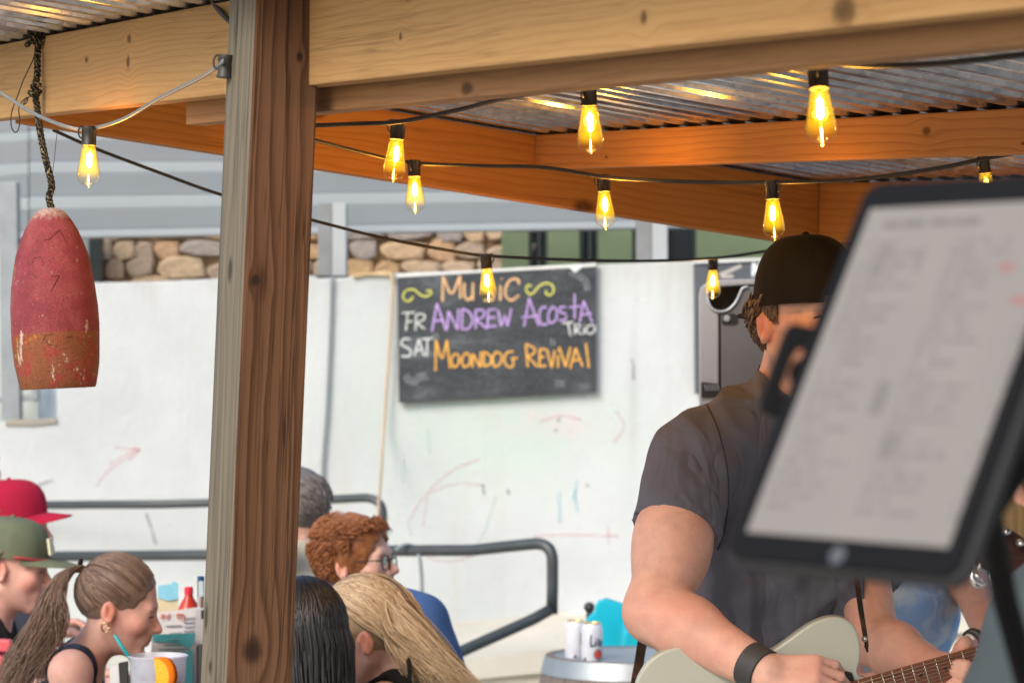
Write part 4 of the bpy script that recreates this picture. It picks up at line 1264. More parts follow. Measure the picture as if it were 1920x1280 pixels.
k_ = 0.3516 / F * DBU
prof = [(0.0001, 0.004), (150*k_, 0.0015), (196*k_, 0.0), (203*k_, 0.004), (212*k_, 60*k_), (224*k_, 130*k_), (233*k_, 250*k_), (234*k_, 340*k_), (231*k_, 430*k_), (222*k_, 540*k_), (208*k_, 630*k_), (190*k_, 710*k_), (168*k_, 780*k_), (142*k_, 845*k_), (110*k_, 900*k_), (80*k_, 938*k_), (48*k_, 958*k_), (22*k_, 962*k_), (12*k_, 950*k_), (11*k_, 900*k_)]
g = Geo(); g.lathe(prof, n=48)
rr = random.Random(3)
for p in g.v:
    nz = math.sin(p.x*61 + p.z*37) * math.sin(p.y*53 - p.z*29) * 0.0010
    q = math.hypot(p.x, p.y) + 1e-9
    p.x += p.x / q * nz; p.y += p.y / q * nz
o = g.build('float', m_buoy, None, True, auto=50)
o.matrix_basis = Matrix.Translation(bb) @ Euler((0, R(-2.6), 0)).to_matrix().to_4x4()
adopt(o, buoy)
# scored marks in the foam
top_ax = o.matrix_basis
g = Geo()
def on_buoy(px, py):
    """the point of the float's skin that shows there"""
    c_ = W(px, py, DBU); loc = o.matrix_basis.inverted() @ c_
    zz = loc.z; rad = np.interp(zz, [q[1] for q in prof[3:17]], [q[0] for q in prof[3:17]])
    x = max(-rad*0.98, min(rad*0.98, loc.x)); y = -math.sqrt(max(0, rad*rad - x*x))
    return o.matrix_basis @ Vector((x, y - 0.0004, zz))
def z4(x, y): return (x * 0.3516, 380 + y * 0.3516)
for s_ in ([(262,205),(290,206),(335,155)], [(340,150),(375,215)], [(228,205),(230,222)], [(205,330),(215,305),(250,297),(268,330),(262,345)], [(310,405),(350,395),(330,440),(310,480)], [(215,395),(240,408)], [(270,735),(285,710),(330,705)], [(285,735),(300,760),(340,765)], [(290,905),(312,890)], [(390,720),(420,715)]):
    g.tube([on_buoy(*z4(x, y)) for x, y in s_], 0.0006, 6)
g.build('carved_mark', flat_mat('carved_dark', (0.07, 0.02, 0.02), 0.9), buoy)
t = NT('rope'); v = t.obj()
wv = t.n('ShaderNodeTexWave', wave_type='BANDS', bands_direction='DIAGONAL'); t.l(v, wv.inputs[0]); wv.inputs['Scale'].default_value = 60; wv.inputs['Distortion'].default_value = 14; wv.inputs['Detail'].default_value = 2
c = t.ramp(wv.outputs['Fac'], [(0.6, (0.014, 0.013, 0.012)), (0.86, (0.035, 0.03, 0.022)), (0.98, (0.26, 0.22, 0.12))])
t.bsdf(c, 0.85, 0, t.bump(wv.outputs['Fac'], 0.6, 0.003), 0.2)
m_rope = t.m
def twisted(g, pts, r, n=6, twist=240, strands_=3):
    P = spline(pts, 14)
    L = 0.0; 
    for s_ in range(strands_):
        Q = []; L = 0
        for i, p in enumerate(P):
            if i: L += (P[i] - P[i-1]).length
            tg = (P[min(i+1, len(P)-1)] - P[max(i-1, 0)]).normalized()
            a = tg.orthogonal().normalized(); 
            a = (Vector((1, 0, 0)) - tg * tg.x).normalized() if abs(tg.x) < 0.9 else a
            b_ = tg.cross(a); w = L * twist + s_ * 2 * math.pi / strands_
            Q.append(p + (a * math.cos(w) + b_ * math.sin(w)) * r * 0.55)
        g.tube(Q, r * 0.62, n)
g = Geo()
twisted(g, [W(x, y, d) for x, y, d in ((72, 82, 4.77), (70, 110, 4.76), (70, 140, 4.76), (66, 168, 4.75), (70, 205, 4.75), (76, 250, 4.74), (86, 300, 4.73), (95, 335, 4.73), (97, 352, 4.73), (92, 372, 4.725), (99, 400, 4.72), (100, 425, 4.72))], 0.0058)
for cx, cy, sz in ((66, 70, 1.0), (76, 74, 1.0), (58, 76, 0.9), (71, 60, 0.9), (62, 66, 0.8), (82, 68, 0.9)):
    pts = [W(cx, cy, 4.765) + Vector((math.cos(a)*0.008*sz, math.sin(a)*0.007 , math.sin(a + cx)*0.009*sz)) for a in [k*0.7 for k in range(10)]]
    twisted(g, pts, 0.0046)
for cx, cy in ((66, 172), (63, 180), (68, 166)):
    pts = [W(cx, cy, 4.75) + Vector((math.cos(a)*0.007, math.sin(a)*0.008, math.sin(a*0.5 + cx)*0.006)) for a in [k*0.7 for k in range(10)]]
    twisted(g, pts, 0.0040)
g.build('rope', m_rope, buoy, True)
g = Geo(); m_twine = flat_mat('twine', (0.03, 0.026, 0.022), 0.8)
g.tube(spline([W(x, y, 4.74) for x, y in ((66, 92), (62, 112), (44, 150), (33, 180), (22, 210), (21, 235), (27, 248), (34, 244), (37, 225), (35, 205), (42, 190), (52, 183), (50, 192), (44, 196), (48, 188), (62, 176))], 6), 0.0011, 6)
g.tube(spline([W(x, y, 4.72) for x, y in ((107, 250), (103, 285), (99, 320), (92, 345), (90, 362), (96, 380))], 6), 0.0006, 6)
g.build('loose_twine', m_twine, buoy, True)

# ------------------------------------------------------------------ string lights
t = NT('bulb_glass'); v = t.n('ShaderNodeTexCoord').outputs['Generated']
spz = t.n('ShaderNodeSeparateXYZ'); t.l(v, spz.inputs[0])
fz = t.ramp(spz.outputs[2], [(0.0, 0.03), (0.22, 0.03), (0.42, 0.75), (0.85, 1.0), (1.0, 0.8)])
tr = t.n('ShaderNodeBsdfTransparent'); t.l(t.mix(fz, (0.97, 0.95, 0.9), (1.0, 0.88, 0.48)), tr.inputs[0])
gl = t.n('ShaderNodeBsdfGlossy'); gl.inputs['Roughness'].default_value = 0.03
fr = t.n('ShaderNodeLayerWeight'); fr.inputs[0].default_value = 0.18
m1 = t.n('ShaderNodeMixShader'); t.l(t.math('MULTIPLY', fr.outputs['Fresnel'], t.math('ADD', 0.22, t.math('MULTIPLY', fz, 0.5))), m1.inputs[0]); t.l(tr.outputs[0], m1.inputs[1]); t.l(gl.outputs[0], m1.inputs[2])
em = t.n('ShaderNodeEmission'); em.inputs[0].default_value = (1.0, 0.56, 0.015, 1); lw2 = t.n('ShaderNodeLayerWeight'); lw2.inputs[0].default_value = 0.5
t.l(t.math('MULTIPLY', t.math('MULTIPLY', fz, 0.46), t.math('POWER', t.math('SUBTRACT', 1.0, lw2.outputs['Facing']), 1.5)), em.inputs[1])
ad = t.n('ShaderNodeAddShader'); t.l(m1.outputs[0], ad.inputs[0]); t.l(em.outputs[0], ad.inputs[1]); t.l(ad.outputs[0], t.out.inputs[0])
m_glass = t.m
m_fil = flat_mat('filament', (1, 0.7, 0.3), 0.5, 0, (1.0, 0.70, 0.16), 16.0)
m_sock = paint('socket_black', (0.03, 0.026, 0.022), 0.5, var=0.3)
m_cordg = flat_mat('cord_grey', (0.16, 0.17, 0.17), 0.35)
m_cord = flat_mat('cord_black', (0.02, 0.019, 0.018), 0.55)
glass_prof = [(0.0095, 0.0), (0.0115, -0.004), (0.0125, -0.010), (0.0145, -0.022), (0.0168, -0.034), (0.0186, -0.045), (0.0190, -0.051), (0.0182, -0.0565), (0.0150, -0.0610), (0.0095, -0.0640), (0.0045, -0.0662), (0.0028, -0.0685), (0.0012, -0.0705), (0.0001, -0.0710)]
glass_me = None
def light_strand(label, cord_pts, lamps, group='string lights under the shelter', r=0.0032, cm=None, empty=(), energy=1.7):
    """lamps: (px, py of the socket top, D, tilt degrees)"""
    root = thing('string_light', label, 'string light', cord_pts[0], group)
    g = Geo(); C_ = spline(cord_pts, 10)
    off = Vector((0, 0, r * 0.9))
    g.tube(C_, r, 8); g.tube([p + off * 0.9 for p in C_], r * 0.8, 8)
    g.build('cord', cm or m_cord, root, True)
    for (px, py, D, tilt) in empty:
        p = W(px, py, D); M = Matrix.Translation(p) @ Euler((0, R(tilt), 0)).to_matrix().to_4x4()
        g = Geo(); g.lathe([(0.0115, 0.003), (0.0118, -0.004), (0.0105, -0.006), (0.0108, -0.024), (0.0122, -0.026), (0.0122, -0.0285), (0.0098, -0.029)], n=20, M=M.to_3x3().to_4x4(), c=p)
        g.tube([M @ Vector((-0.0115 - 0.006 * math.sin(q), 0.002, -0.007 + 0.010 * math.cos(q) )) for q in [j * math.pi / 8 for j in range(9)]], 0.0015, 6); g.build('lamp_socket', m_sock, root, True, auto=40)
    for (px, py, D, tilt, en) in lamps:
        p = W(px, py, D)
        M = Matrix.Translation(p) @ Euler((R(random.uniform(-3, 3)), R(tilt), random.uniform(0, 3))).to_matrix().to_4x4()
        g = Geo(); g.lathe([(0.0115, 0.003), (0.0118, -0.004), (0.0105, -0.006), (0.0108, -0.024), (0.0122, -0.026), (0.0122, -0.0285), (0.0098, -0.029)], n=20, M=M.to_3x3().to_4x4(), c=p)
        for k in range(4):
            a = k * math.pi / 2
            g.box((-0.0012, 0.0100, -0.024), (0.0012, 0.0122, 0.001), M @ Euler((0, 0, a)).to_matrix().to_4x4())
        ring = [M @ Vector((-0.0115 - 0.006 * math.sin(q), 0.002, -0.007 + 0.010 * math.cos(q) )) for q in [j * math.pi / 8 for j in range(9)]]
        g.tube(ring, 0.0015, 6)
        so = g.build('lamp_socket', m_sock, root, True, auto=40)
        g = Geo(); g.lathe(glass_prof, n=28)
        b_ = g.build('bulb', m_glass, None, True)
        b_.matrix_basis = M @ Matrix.Translation((0, 0, -0.0285)); adopt(b_, so)
        g = Geo()
        g.tube([M @ Vector((0.0012, 0, -0.0285 - q)) for q in (0.010, 0.014, 0.034, 0.037)], [0.0015, 0.0046, 0.0044, 0.0015], 12)
        g.tube([M @ Vector((-0.0004, 0, -0.0285 - q)) for q in (0.047, 0.052, 0.060, 0.0655)], [0.0003, 0.0006, 0.0007, 0.0005], 8)
        g.build('filament', m_fil, so, True)
        g = Geo(); g.tube([M @ Vector((0, 0, -0.029 - q)) for q in (0.0, 0.010)], 0.0028, 8); g.tube([M @ Vector((0, 0, -0.0285 - q)) for q in (0.037, 0.048)], 0.0007, 6)
        g.build('stem', flat_mat('bulb_stem', (0.5, 0.4, 0.25), 0.3), so, True)
        ld = bpy.data.lights.new('bulb_lamp', 'POINT'); ld.energy = energy * en; ld.color = (1.0, 0.45, 0.07); ld.shadow_soft_size = 0.012
        lo = bpy.data.objects.new('bulb_lamp', ld); COL.objects.link(lo); lo.location = M @ Vector((0, 0, -0.055)); adopt(lo, so)
    return root
light_strand('grey cord with one bulb sagging between the buoy rope and the post', [W(-20, 165, 4.62), W(6, 178, 4.6), W(60, 212, 4.55), W(120, 237, 4.48), W(165, 243, 4.45), W(230, 225, 4.3), W(300, 185, 4.1), W(370, 150, 3.9), W(405, 128, 3.76), W(419, 116, 3.72)], [(167, 241, 4.42, 1, 0.5)], r=0.0026, cm=m_cordg, empty=[(424, 108, 3.74, 4)])
light_strand('black cord with three big bulbs just under the front board', [W(560, 238, 4.2), W(600, 236, 4.2), W(680, 233, 4.25), W(752, 229, 4.2), W(860, 207, 4.1), W(960, 183, 3.95), W(1112, 162, 3.72), W(1300, 142, 3.5), W(1528, 122, 3.18), W(1640, 125, 3.05), W(1760, 121, 2.95), W(1960, 100, 2.8)], [(747, 229, 4.35, 5, 1.0), (1103, 160, 3.75, -6, 1.0), (1533, 124, 3.18, 10, 1.0)], r=0.0028)
light_strand('black cord with four bulbs strung across the orange rafter', [W(545, 255, 4.7), W(590, 264, 4.8), W(680, 287, 4.95), W(770, 306, 5.05), W(900, 312, 5.0), W(1020, 315, 4.95), W(1136, 333, 4.9), W(1240, 340, 4.7), W(1350, 343, 4.6), W(1445, 343, 4.5), W(1600, 338, 4.4), W(1750, 318, 4.3), W(1850, 298, 4.25), W(1960, 278, 4.2)], [(776, 304, 5.05, 3, 1.0), (1131, 331, 4.95, -2, 1.0), (1447, 342, 4.5, 3, 0.5), (1844, 296, 4.9, -6, 0.6)], r=0.0028)
light_strand('black cord with two bulbs sagging low in front of the chalkboard and loudspeaker', [W(100, 245, 5.1), W(180, 280, 5.2), W(300, 325, 5.3), W(415, 366, 5.4), W(580, 412, 5.5), W(720, 447, 5.6), W(840, 470, 5.65), W(912, 480, 5.7), W(1050, 487, 5.9), W(1200, 490, 6.1), W(1335, 485, 6.3), W(1420, 474, 6.4), W(1560, 450, 6.5)], [(911, 479, 5.55, 4, 0.5), (1337, 485, 6.35, 1, 0.4)], r=0.0027)
g = Geo(); g.tube(spline([W(380, -40, 4.15), W(400, 5, 4.05), W(425, 35, 3.95), W(470, 70, 3.9)], 6), 0.0042, 8)
tag(g.build('cable', m_cord, None, True), 'short black cable crossing the top corner between board and post', 'cable')
# ------------------------------------------------------------------ barrel, cans, chair, loudspeaker
BD = 8.5
bc = W(1181, 1226, BD); BZ = bc.z
barrel = thing('barrel', 'short wooden barrel with grey metal hoops carrying two beer cans', 'barrel', (bc.x, BD, 0))
RT, RB = 0.268, 0.315
def bar_r(z): 
    q = z / BZ
    return RT + (RB - RT) * (1 - (2*q - 1) ** 2)
m_stave = wood('barrel_stave', (0.22, 0.185, 0.165), (0.12, 0.095, 0.08), 80, [], streak=0.5, fibre=0.7, seed=40, axis='y')
nst = 26
sv = []
for i in range(nst):
    a0 = 2*math.pi*(i + 0.02)/nst; a1 = 2*math.pi*(i + 0.98)/nst
    g = Geo(); V = []; Fc = []
    nz = 8
    for j in range(nz + 1):
        z = 0.0 + BZ * j / nz; r1 = bar_r(z) - 0.0; r0 = r1 - 0.024
        for (a, r_) in ((a0, r1), ((a0+a1)/2, r1*1.002), (a1, r1), (a1, r0), (a0, r0)):
            V.append((r_*math.cos(a), r_*math.sin(a), z))
    for j in range(nz):
        for k in range(5): Fc.append([j*5+k, j*5+(k+1) % 5, (j+1)*5+(k+1) % 5, (j+1)*5+k])
    Fc.append([4,3,2,1,0]); Fc.append([nz*5+k for k in range(5)])
    g.add([Vector(v) + Vector((bc.x, BD, 0)) for v in V], Fc); g.build('stave', m_stave, barrel, False)
m_hoop = paint('hoop_metal', (0.42, 0.47, 0.50), 0.45, 0.75, var=0.2, scale=6)
for (z0, z1) in ((BZ-0.055, BZ-0.002), (BZ-0.16, BZ-0.125), (BZ-0.45, BZ-0.415), (0.002, 0.055)):
    g = Geo(); g.lathe([(bar_r(z0)+0.0005, z0), (bar_r(z0)+0.0035, z0), (bar_r(z1)+0.0035, z1), (bar_r(z1)+0.0005, z1)], c=(bc.x, BD, 0), n=64); g.build('hoop', m_hoop, barrel, True, auto=40)
m_bhead = wood('barrel_head', (0.44, 0.38, 0.29), (0.30, 0.24, 0.17), 60, [], streak=0.5, seed=44, axis='y')
HZ = BZ - 0.013
for i in range(5):
    x0 = -RT + 0.024 + i * (2*(RT-0.024)/5); x1 = x0 + 2*(RT-0.024)/5 - 0.0015
    rr_ = RT - 0.025; poly = []
    xs = [x0 + (x1-x0)*k/6 for k in range(7)]
    up_ = [(x, math.sqrt(max(0, rr_**2 - x**2))) for x in xs]
    poly = [(x, -y) for x, y in up_] + [(x, y) for x, y in reversed(up_)]
    g = Geo(); g.prism([Vector((bc.x + x, BD + y, HZ - 0.022)) for x, y in poly if True], (0, 0, 0.022)); g.build('head_board', m_bhead, barrel, False)

t = NT('can_print'); v = t.obj()
m_can = flat_mat('can_white', (0.72, 0.74, 0.80), 0.35, 0.15)
m_gold = flat_mat('can_gold', (0.72, 0.52, 0.18), 0.3, 0.7)
m_navy = flat_mat('can_navy', (0.015, 0.05, 0.11), 0.4); m_redp = flat_mat('can_red', (0.68, 0.05, 0.02), 0.4); m_gryp = flat_mat('can_grey', (0.32, 0.36, 0.42), 0.4)
def can(px, py, D, label, turn):
    p = W(px, py, D); p.z = HZ + 0.0005
    root = thing('beer_can', label, 'can', p, 'beer cans on the barrel')
    g = Geo(); g.lathe([(0.0240, 0.0), (0.0262, 0.003), (0.0325, 0.010), (0.0331, 0.014), (0.0331, 0.106), (0.0315, 0.114), (0.0272, 0.123)], c=p, n=40); g.build('body', m_can, root, True, auto=40)
    g = Geo(); g.lathe([(0.0270, 0.1225), (0.0276, 0.1245), (0.0272, 0.127), (0.0258, 0.127), (0.0245, 0.1225), (0.0001, 0.1222)], c=p, n=40); o_ = g.build('lid', m_gold, root, True, auto=40)
    g = Geo(); g.box((p.x-0.006, p.y-0.012, p.z+0.1228), (p.x+0.006, p.y+0.010, p.z+0.1238)); g.build('pull_tab', m_gold, o_)
    def cp(s_, h, e=0.0005):
        a = -math.pi/2 + turn + s_ / 0.0331
        return p + Vector(((0.0331+e)*math.cos(a), (0.0331+e)*math.sin(a), h))
    def ribbon(g, pts, w):
        g.tube([cp(a, b) for a, b in pts], w * 1.25, 6)
    g = Geo()
    # heavy navy letters: L, i, t, e
    h0, h1 = 0.056, 0.088
    ribbon(g, [(-0.020, h1), (-0.0205, 0.066), (-0.0195, h0)], 0.0024); ribbon(g, [(-0.022, h0), (-0.015, h0-0.001), (-0.0115, h0+0.003)], 0.0022)
    ribbon(g, [(-0.023, h1), (-0.0165, h1+0.0005)], 0.0016)
    ribbon(g, [(-0.006, 0.072), (-0.006, h0)], 0.0022); ribbon(g, [(-0.0075, 0.080), (-0.0045, 0.079)], 0.002)
    ribbon(g, [(0.004, 0.080), (0.004, h0+0.001), (0.008, h0)], 0.0022); ribbon(g, [(0.0005, 0.071), (0.009, 0.072)], 0.0017)
    ribbon(g, [(0.0135, 0.062), (0.020, 0.064), (0.0195, 0.070), (0.015, 0.071), (0.0135, 0.062), (0.0155, h0), (0.020, h0+0.002)], 0.0019)
    g.build('lettering', m_navy, root, True)
    def disc(r0, r1, mat, e, nm, hc=0.0295, sc_=0.0045):
        g = Geo(); V = []; n = 28
        for k in range(n):
            a = 2*math.pi*k/n
            V.append(cp(sc_ + r1*math.cos(a), hc + r1*math.sin(a), e)); V.append(cp(sc_ + r0*math.cos(a), hc + r0*math.sin(a), e))
        g.add(V, [[2*k, 2*((k+1) % n), 2*((k+1) % n)+1, 2*k+1] for k in range(n)]); g.build(nm, mat, root)
    disc(0.0142, 0.0168, m_navy, 0.0006, 'roundel_ring'); disc(0.0128, 0.0142, m_gryp, 0.0007, 'roundel_line'); disc(0.0003, 0.0128, m_redp, 0.0008, 'roundel')
    g = Geo(); ribbon(g, [(-0.040, 0.008), (-0.040, 0.020)], 0.002); ribbon(g, [(-0.045, 0.011), (-0.036, 0.0115)], 0.0012); ribbon(g, [(-0.045, 0.016), (-0.036, 0.0165)], 0.0012); g.build('small_print', m_navy, root, True)
    return root
can(1110, 1243, 8.36, 'front white beer can with navy lettering and red roundel on the barrel', 0.48)
can(1079, 1239, 8.44, 'rear white beer can turned aside behind the front can', 1.15)

m_cy = paint('turquoise_plastic', (0.0, 0.40, 0.52), 0.45, var=0.06, bump=0.03)
chair = thing('garden_chair', 'bright turquoise plastic garden chair between the barrel and the white wall', 'chair', W(1160, 1400, 9.6) * 1.0); chair.location.z = 0
DC = 9.6
g = Geo(); bp = [W(x, y, DC) for x, y in ((1092, 1400), (1095, 1180), (1098, 1160), (1107, 1150), (1113, 1147), (1115, 1131), (1122, 1124), (1131, 1122), (1150, 1128), (1172, 1136), (1178, 1150), (1186, 1180), (1196, 1215), (1200, 1400))]
g.prism(bp, (0.02, 0.055, 0)); g.build('backrest', m_cy, chair, False, 0.012, 3)
g = Geo(); am = [W(x, y, DC - 0.35) for x, y in ((1158, 1420), (1166, 1215), (1169, 1190), (1176, 1176), (1188, 1169), (1205, 1170), (1222, 1180), (1232, 1210), (1240, 1420))]
g.prism(am, (0.0, 0.30, 0)); g.build('arm', m_cy, chair, False, 0.014, 3)
g = Geo(); am2 = [q + Vector((-0.32, 0.02, -0.02)) for q in am]; g.prism(am2, (0, 0.30, 0)); 
g = Geo(); st0 = W(1180, 1400, DC); g.box((st0.x - 0.20, DC - 0.42, 0.36), (st0.x + 0.14, DC - 0.002, 0.40)); g.build('seat', m_cy, chair, False, 0.012, 2)
for dx in (-0.17, 0.10):
    for dy in (-0.38, 0.02):
        g = Geo(); g.box((st0.x + dx, DC + dy, 0.0), (st0.x + dx + 0.045, DC + dy + 0.045, 0.359)); g.build('leg', m_cy, chair, False, 0.008, 2)

m_blk = paint('black_plastic', (0.022, 0.023, 0.025), 0.5, var=0.2)
kn = thing('post_with_knob', 'dark post topped by a round black knob beside the turquoise chair', 'post', W(1106, 1200, 9.9)); kn.location.z = 0
kp = W(1105, 1138, 9.9); g = Geo(); g.lathe([(0.0001, -0.02), (0.012, -0.0185), (0.019, -0.009), (0.0205, 0.0), (0.019, 0.009), (0.012, 0.0175), (0.0001, 0.0205)], c=kp, n=20); g.build('knob', m_blk, kn, True)
g = Geo(); g.tube([Vector((kp.x, kp.y, 0.0)), Vector((kp.x, kp.y, kp.z - 0.018))], 0.012, 12); g.build('pole', m_blk, kn, True)

m_spk = paint('speaker_grey', (0.125, 0.122, 0.126), 0.6, var=0.1, fine=300, bump=0.25); m_spl = paint('speaker_side', (0.32, 0.33, 0.345), 0.5, var=0.06)
m_recess = flat_mat('recess_black', (0.012, 0.012, 0.013), 0.6)
SD = 7.0
spk = thing('loudspeaker', 'grey loudspeaker cabinet with a scooped handle behind the guitarist\'s head', 'loudspeaker', W(1440, 700, 7.1)); spk.location.z = 0
g = Geo(); front = [(1352, 1010), (1351, 584), (1366, 580), (1379, 567), (1386, 553), (1392, 541), (1402, 537), (1640, 531), (1640, 1010)]
g.prism([W(x, y, SD) for x, y in front], (0.02, 0.03, 0)); g.build('front_panel', m_spk, spk, False, 0.004)
g = Geo(); side = [(1312, 1010), (1310, 552), (1314, 538), (1326, 528), (1336, 525), (1640, 515), (1640, 532), (1424, 533), (1340, 538), (1329, 548), (1328, 565), (1334, 578), (1348, 584), (1348, 1010)]
g.prism([W(x, y, SD + 0.002) for x, y in side], (0.03, 0.26, 0)); g.build('cabinet_side', m_spl, spk, False, 0.006, 3)
g = Geo(); g.prism([W(x, y, SD + 0.07) for x, y in ((1326, 530), (1640, 520), (1640, 1010), (1335, 1010))], (0.03, 0.25, 0)); g.build('handle_recess', m_recess, spk, False, 0.003)
g = Geo(); g.tube(spline([W(x, y, SD - 0.004) for x, y in ((1326, 546), (1328, 564), (1336, 579), (1351, 584), (1366, 580), (1379, 567), (1386, 553), (1392, 541), (1402, 537))], 6), 0.0032, 8); g.build('handle_rim', paint('rim_silver', (0.5, 0.55, 0.6), 0.35, 0.4), spk, True)
g = Geo(); g.prism([W(x, y, SD - 0.006) for x, y in ((1354, 588), (1378, 588), (1383, 592), (1383, 603), (1378, 607), (1354, 607))], (0, 0.006, 0)); jp = g.build('jack_plate', m_recess, spk, False, 0.002)
cpt = W(1363, 597, SD - 0.007); g = Geo(); g.lathe([(0.0045, 0), (0.009, 0), (0.009, 0.003), (0.0045, 0.003)], n=16, M=Euler((R(90), 0, 0)).to_matrix().to_4x4(), c=cpt); g.build('jack', m_spl, jp, True)
g = Geo(); g.prism([W(x, y, SD - 0.004) for x, y in ((1315, 716), (1349, 719), (1349, 745), (1315, 745))], (0, 0.004, 0)); vt = g.build('vent', m_recess, spk)
for k in range(6):
    g = Geo(); x = 1321 + k * 5; g.tube([W(x, 720, SD - 0.006), W(x + 3, 732, SD - 0.006)], 0.0013, 6); g.build('vent_slot', m_spl, vt)
g = Geo(); p = W(1470, 1010, SD + 0.12); g.tube([Vector((p.x, p.y, 0.02)), Vector((p.x, p.y, p.z))], 0.018, 14); g.build('stand_pole', m_blk, spk, True)
for k in range(3):
    a = k * 2.09 + 0.4; g = Geo(); g.tube([Vector((p.x, p.y, 0.55)), Vector((p.x + 0.4*math.cos(a), p.y + 0.4*math.sin(a), 0.012))], 0.011, 10); g.build('stand_leg', m_blk, spk, True)

# ------------------------------------------------------------------ tablet on its stand
TL, BL, BR = Vector((0.2132, 1.5876, 1.6653)), Vector((0.1218, 1.5148, 1.4488)), Vector((0.2319, 1.3827, 1.4468))
cT_ = (TL + BR) / 2 + Vector((-0.0012, 0, 0))
TL, BL, BR = [cT_ + (q - (TL + BR) / 2) * 1.025 for q in (TL, BL, BR)]
ux = (BR - BL); wT = ux.length; ux.normalize()
vy = (TL - BL); hT = vy.length; vy = (vy - ux * vy.dot(ux)).normalized()
nT = ux.cross(vy).normalized()          # out of the glass
if nT.y > 0: nT = -nT
O = BL
MT = Matrix((ux, vy, nT)).transposed().to_4x4(); MT.translation = O
tab = thing('tablet', 'large tablet in black case showing a song sheet, tilted before the guitarist', 'tablet', O + ux*wT/2 + vy*hT/2)
def rrect(w, h, r, x0=0, y0=0, n=8):
    P = []
    for cx, cy, a0 in ((w-r, r, -90), (w-r, h-r, 0), (r, h-r, 90), (r, r, 180)):
        for k in range(n+1):
            a = R(a0 + 90*k/n); P.append(Vector((x0+cx+r*math.cos(a), y0+cy+r*math.sin(a), 0)))
    return P
m_bez = paint('tablet_bezel', (0.006, 0.0062, 0.007), 0.6, var=0.15, spec=0.12); m_case = paint('tablet_case', (0.030, 0.031, 0.033), 0.65, spec=0.2)
g = Geo(); g.prism([MT @ (p + Vector((0, 0, -0.0115))) for p in rrect(wT, hT, 0.013)], nT * 0.0095); g.build('case', m_case, tab, False, 0.003, 3)
g = Geo(); g.prism([MT @ (p + Vector((0, 0, -0.0018))) for p in rrect(wT - 0.006, hT - 0.006, 0.011, 0.003, 0.003)], nT * 0.0030); g.build('bezel', m_bez, tab, False, 0.001, 2)
t = NT('song_sheet'); v = t.n('ShaderNodeTexCoord').outputs['UV']
spx = t.n('ShaderNodeSeparateXYZ'); t.l(v, spx.inputs[0]); uu, vv = spx.outputs[0], spx.outputs[1]
rows = t.math('FRACT', t.math('MULTIPLY', vv, 30)); rowid = t.math('FLOOR', t.math('MULTIPLY', vv, 30))
rm = t.math('MULTIPLY', t.math('GREATER_THAN', rows, 0.25), t.math('LESS_THAN', rows, 0.75))
cmb = t.n('ShaderNodeCombineXYZ'); t.l(t.math('MULTIPLY', uu, 38), cmb.inputs[0]); t.l(t.math('MULTIPLY', rowid, 3.7), cmb.inputs[1])
wn_ = t.n('ShaderNodeTexNoise'); t.l(cmb.outputs[0], wn_.inputs[0]); wn_.inputs['Scale'].default_value = 1.0; wn_.inputs['Detail'].default_value = 2
cm2 = t.n('ShaderNodeCombineXYZ'); t.l(t.math('MULTIPLY', t.math('FLOOR', t.math('MULTIPLY', uu, 2.2)), 5.3), cm2.inputs[0]); t.l(t.math('MULTIPLY', rowid, 1.9), cm2.inputs[1])
wn2 = t.n('ShaderNodeTexWhiteNoise', noise_dimensions='3D'); t.l(cm2.outputs[0], wn2.inputs['Vector'])
cu = t.math('FRACT', t.math('MULTIPLY', uu, 2.2))
colm = t.math('MULTIPLY', t.math('GREATER_THAN', cu, 0.10), t.math('LESS_THAN', cu, t.math('ADD', 0.35, t.math('MULTIPLY', wn2.outputs[0], 0.5))))
ink = t.math('MULTIPLY', t.math('MULTIPLY', rm, colm), t.ramp(wn_.outputs['Fac'], [(0.42, 0), (0.52, 1)]))
ink = t.math('MULTIPLY', ink, t.math('MULTIPLY', t.math('LESS_THAN', vv, 0.90), t.math('GREATER_THAN', vv, 0.06)))
headl = t.math('MULTIPLY', t.math('MULTIPLY', t.math('GREATER_THAN', vv, 0.935), t.math('LESS_THAN', vv, 0.955)), t.math('MULTIPLY', t.math('GREATER_THAN', uu, 0.10), t.math('LESS_THAN', uu, 0.60)))
headl = t.math('MULTIPLY', headl, t.ramp(wn_.outputs['Fac'], [(0.36, 0.2), (0.5, 1)]))
inkall = t.math('ADD', t.math('MULTIPLY', ink, 0.36), t.math('MULTIPLY', headl, 0.55), clamp=True)
def blk(cu_, cv_, w, h, k):
    a = t.math('LESS_THAN', t.math('ABSOLUTE', t.math('SUBTRACT', uu, cu_)), w); b = t.math('LESS_THAN', t.math('ABSOLUTE', t.math('SUBTRACT', vv, cv_)), h)
    return t.math('MULTIPLY', t.math('MULTIPLY', a, b), k)
for bl_ in ((0.42, 0.41, 0.035, 0.05, 0.35), (0.55, 0.27, 0.03, 0.035, 0.35), (0.16, 0.83, 0.025, 0.05, 0.3), (0.36, 0.83, 0.02, 0.04, 0.25)):
    inkall = t.math('MAXIMUM', inkall, blk(*bl_))
pap = t.ramp(t.noise(v, 3, 3), [(0.3, (0.395, 0.345, 0.305)), (0.7, (0.43, 0.375, 0.33))])
cc = t.mix(inkall, pap, (0.10, 0.085, 0.075))
redm = t.math('MAXIMUM', blk(0.80, 0.80, 0.035, 0.012, 0.5), blk(0.92, 0.70, 0.04, 0.012, 0.5))
cc = t.mix(redm, cc, (0.62, 0.10, 0.09))
bs = t.bsdf((0.02, 0.02, 0.02), 0.25); t.l(cc, bs.inputs['Emission Color']); bs.inputs['Emission Strength'].default_value = 0.44
m_screen = t.m
b_ = 0.0135; ht, hb = 0.021, 0.019
sw, sh = wT - 2*b_, hT - ht - hb
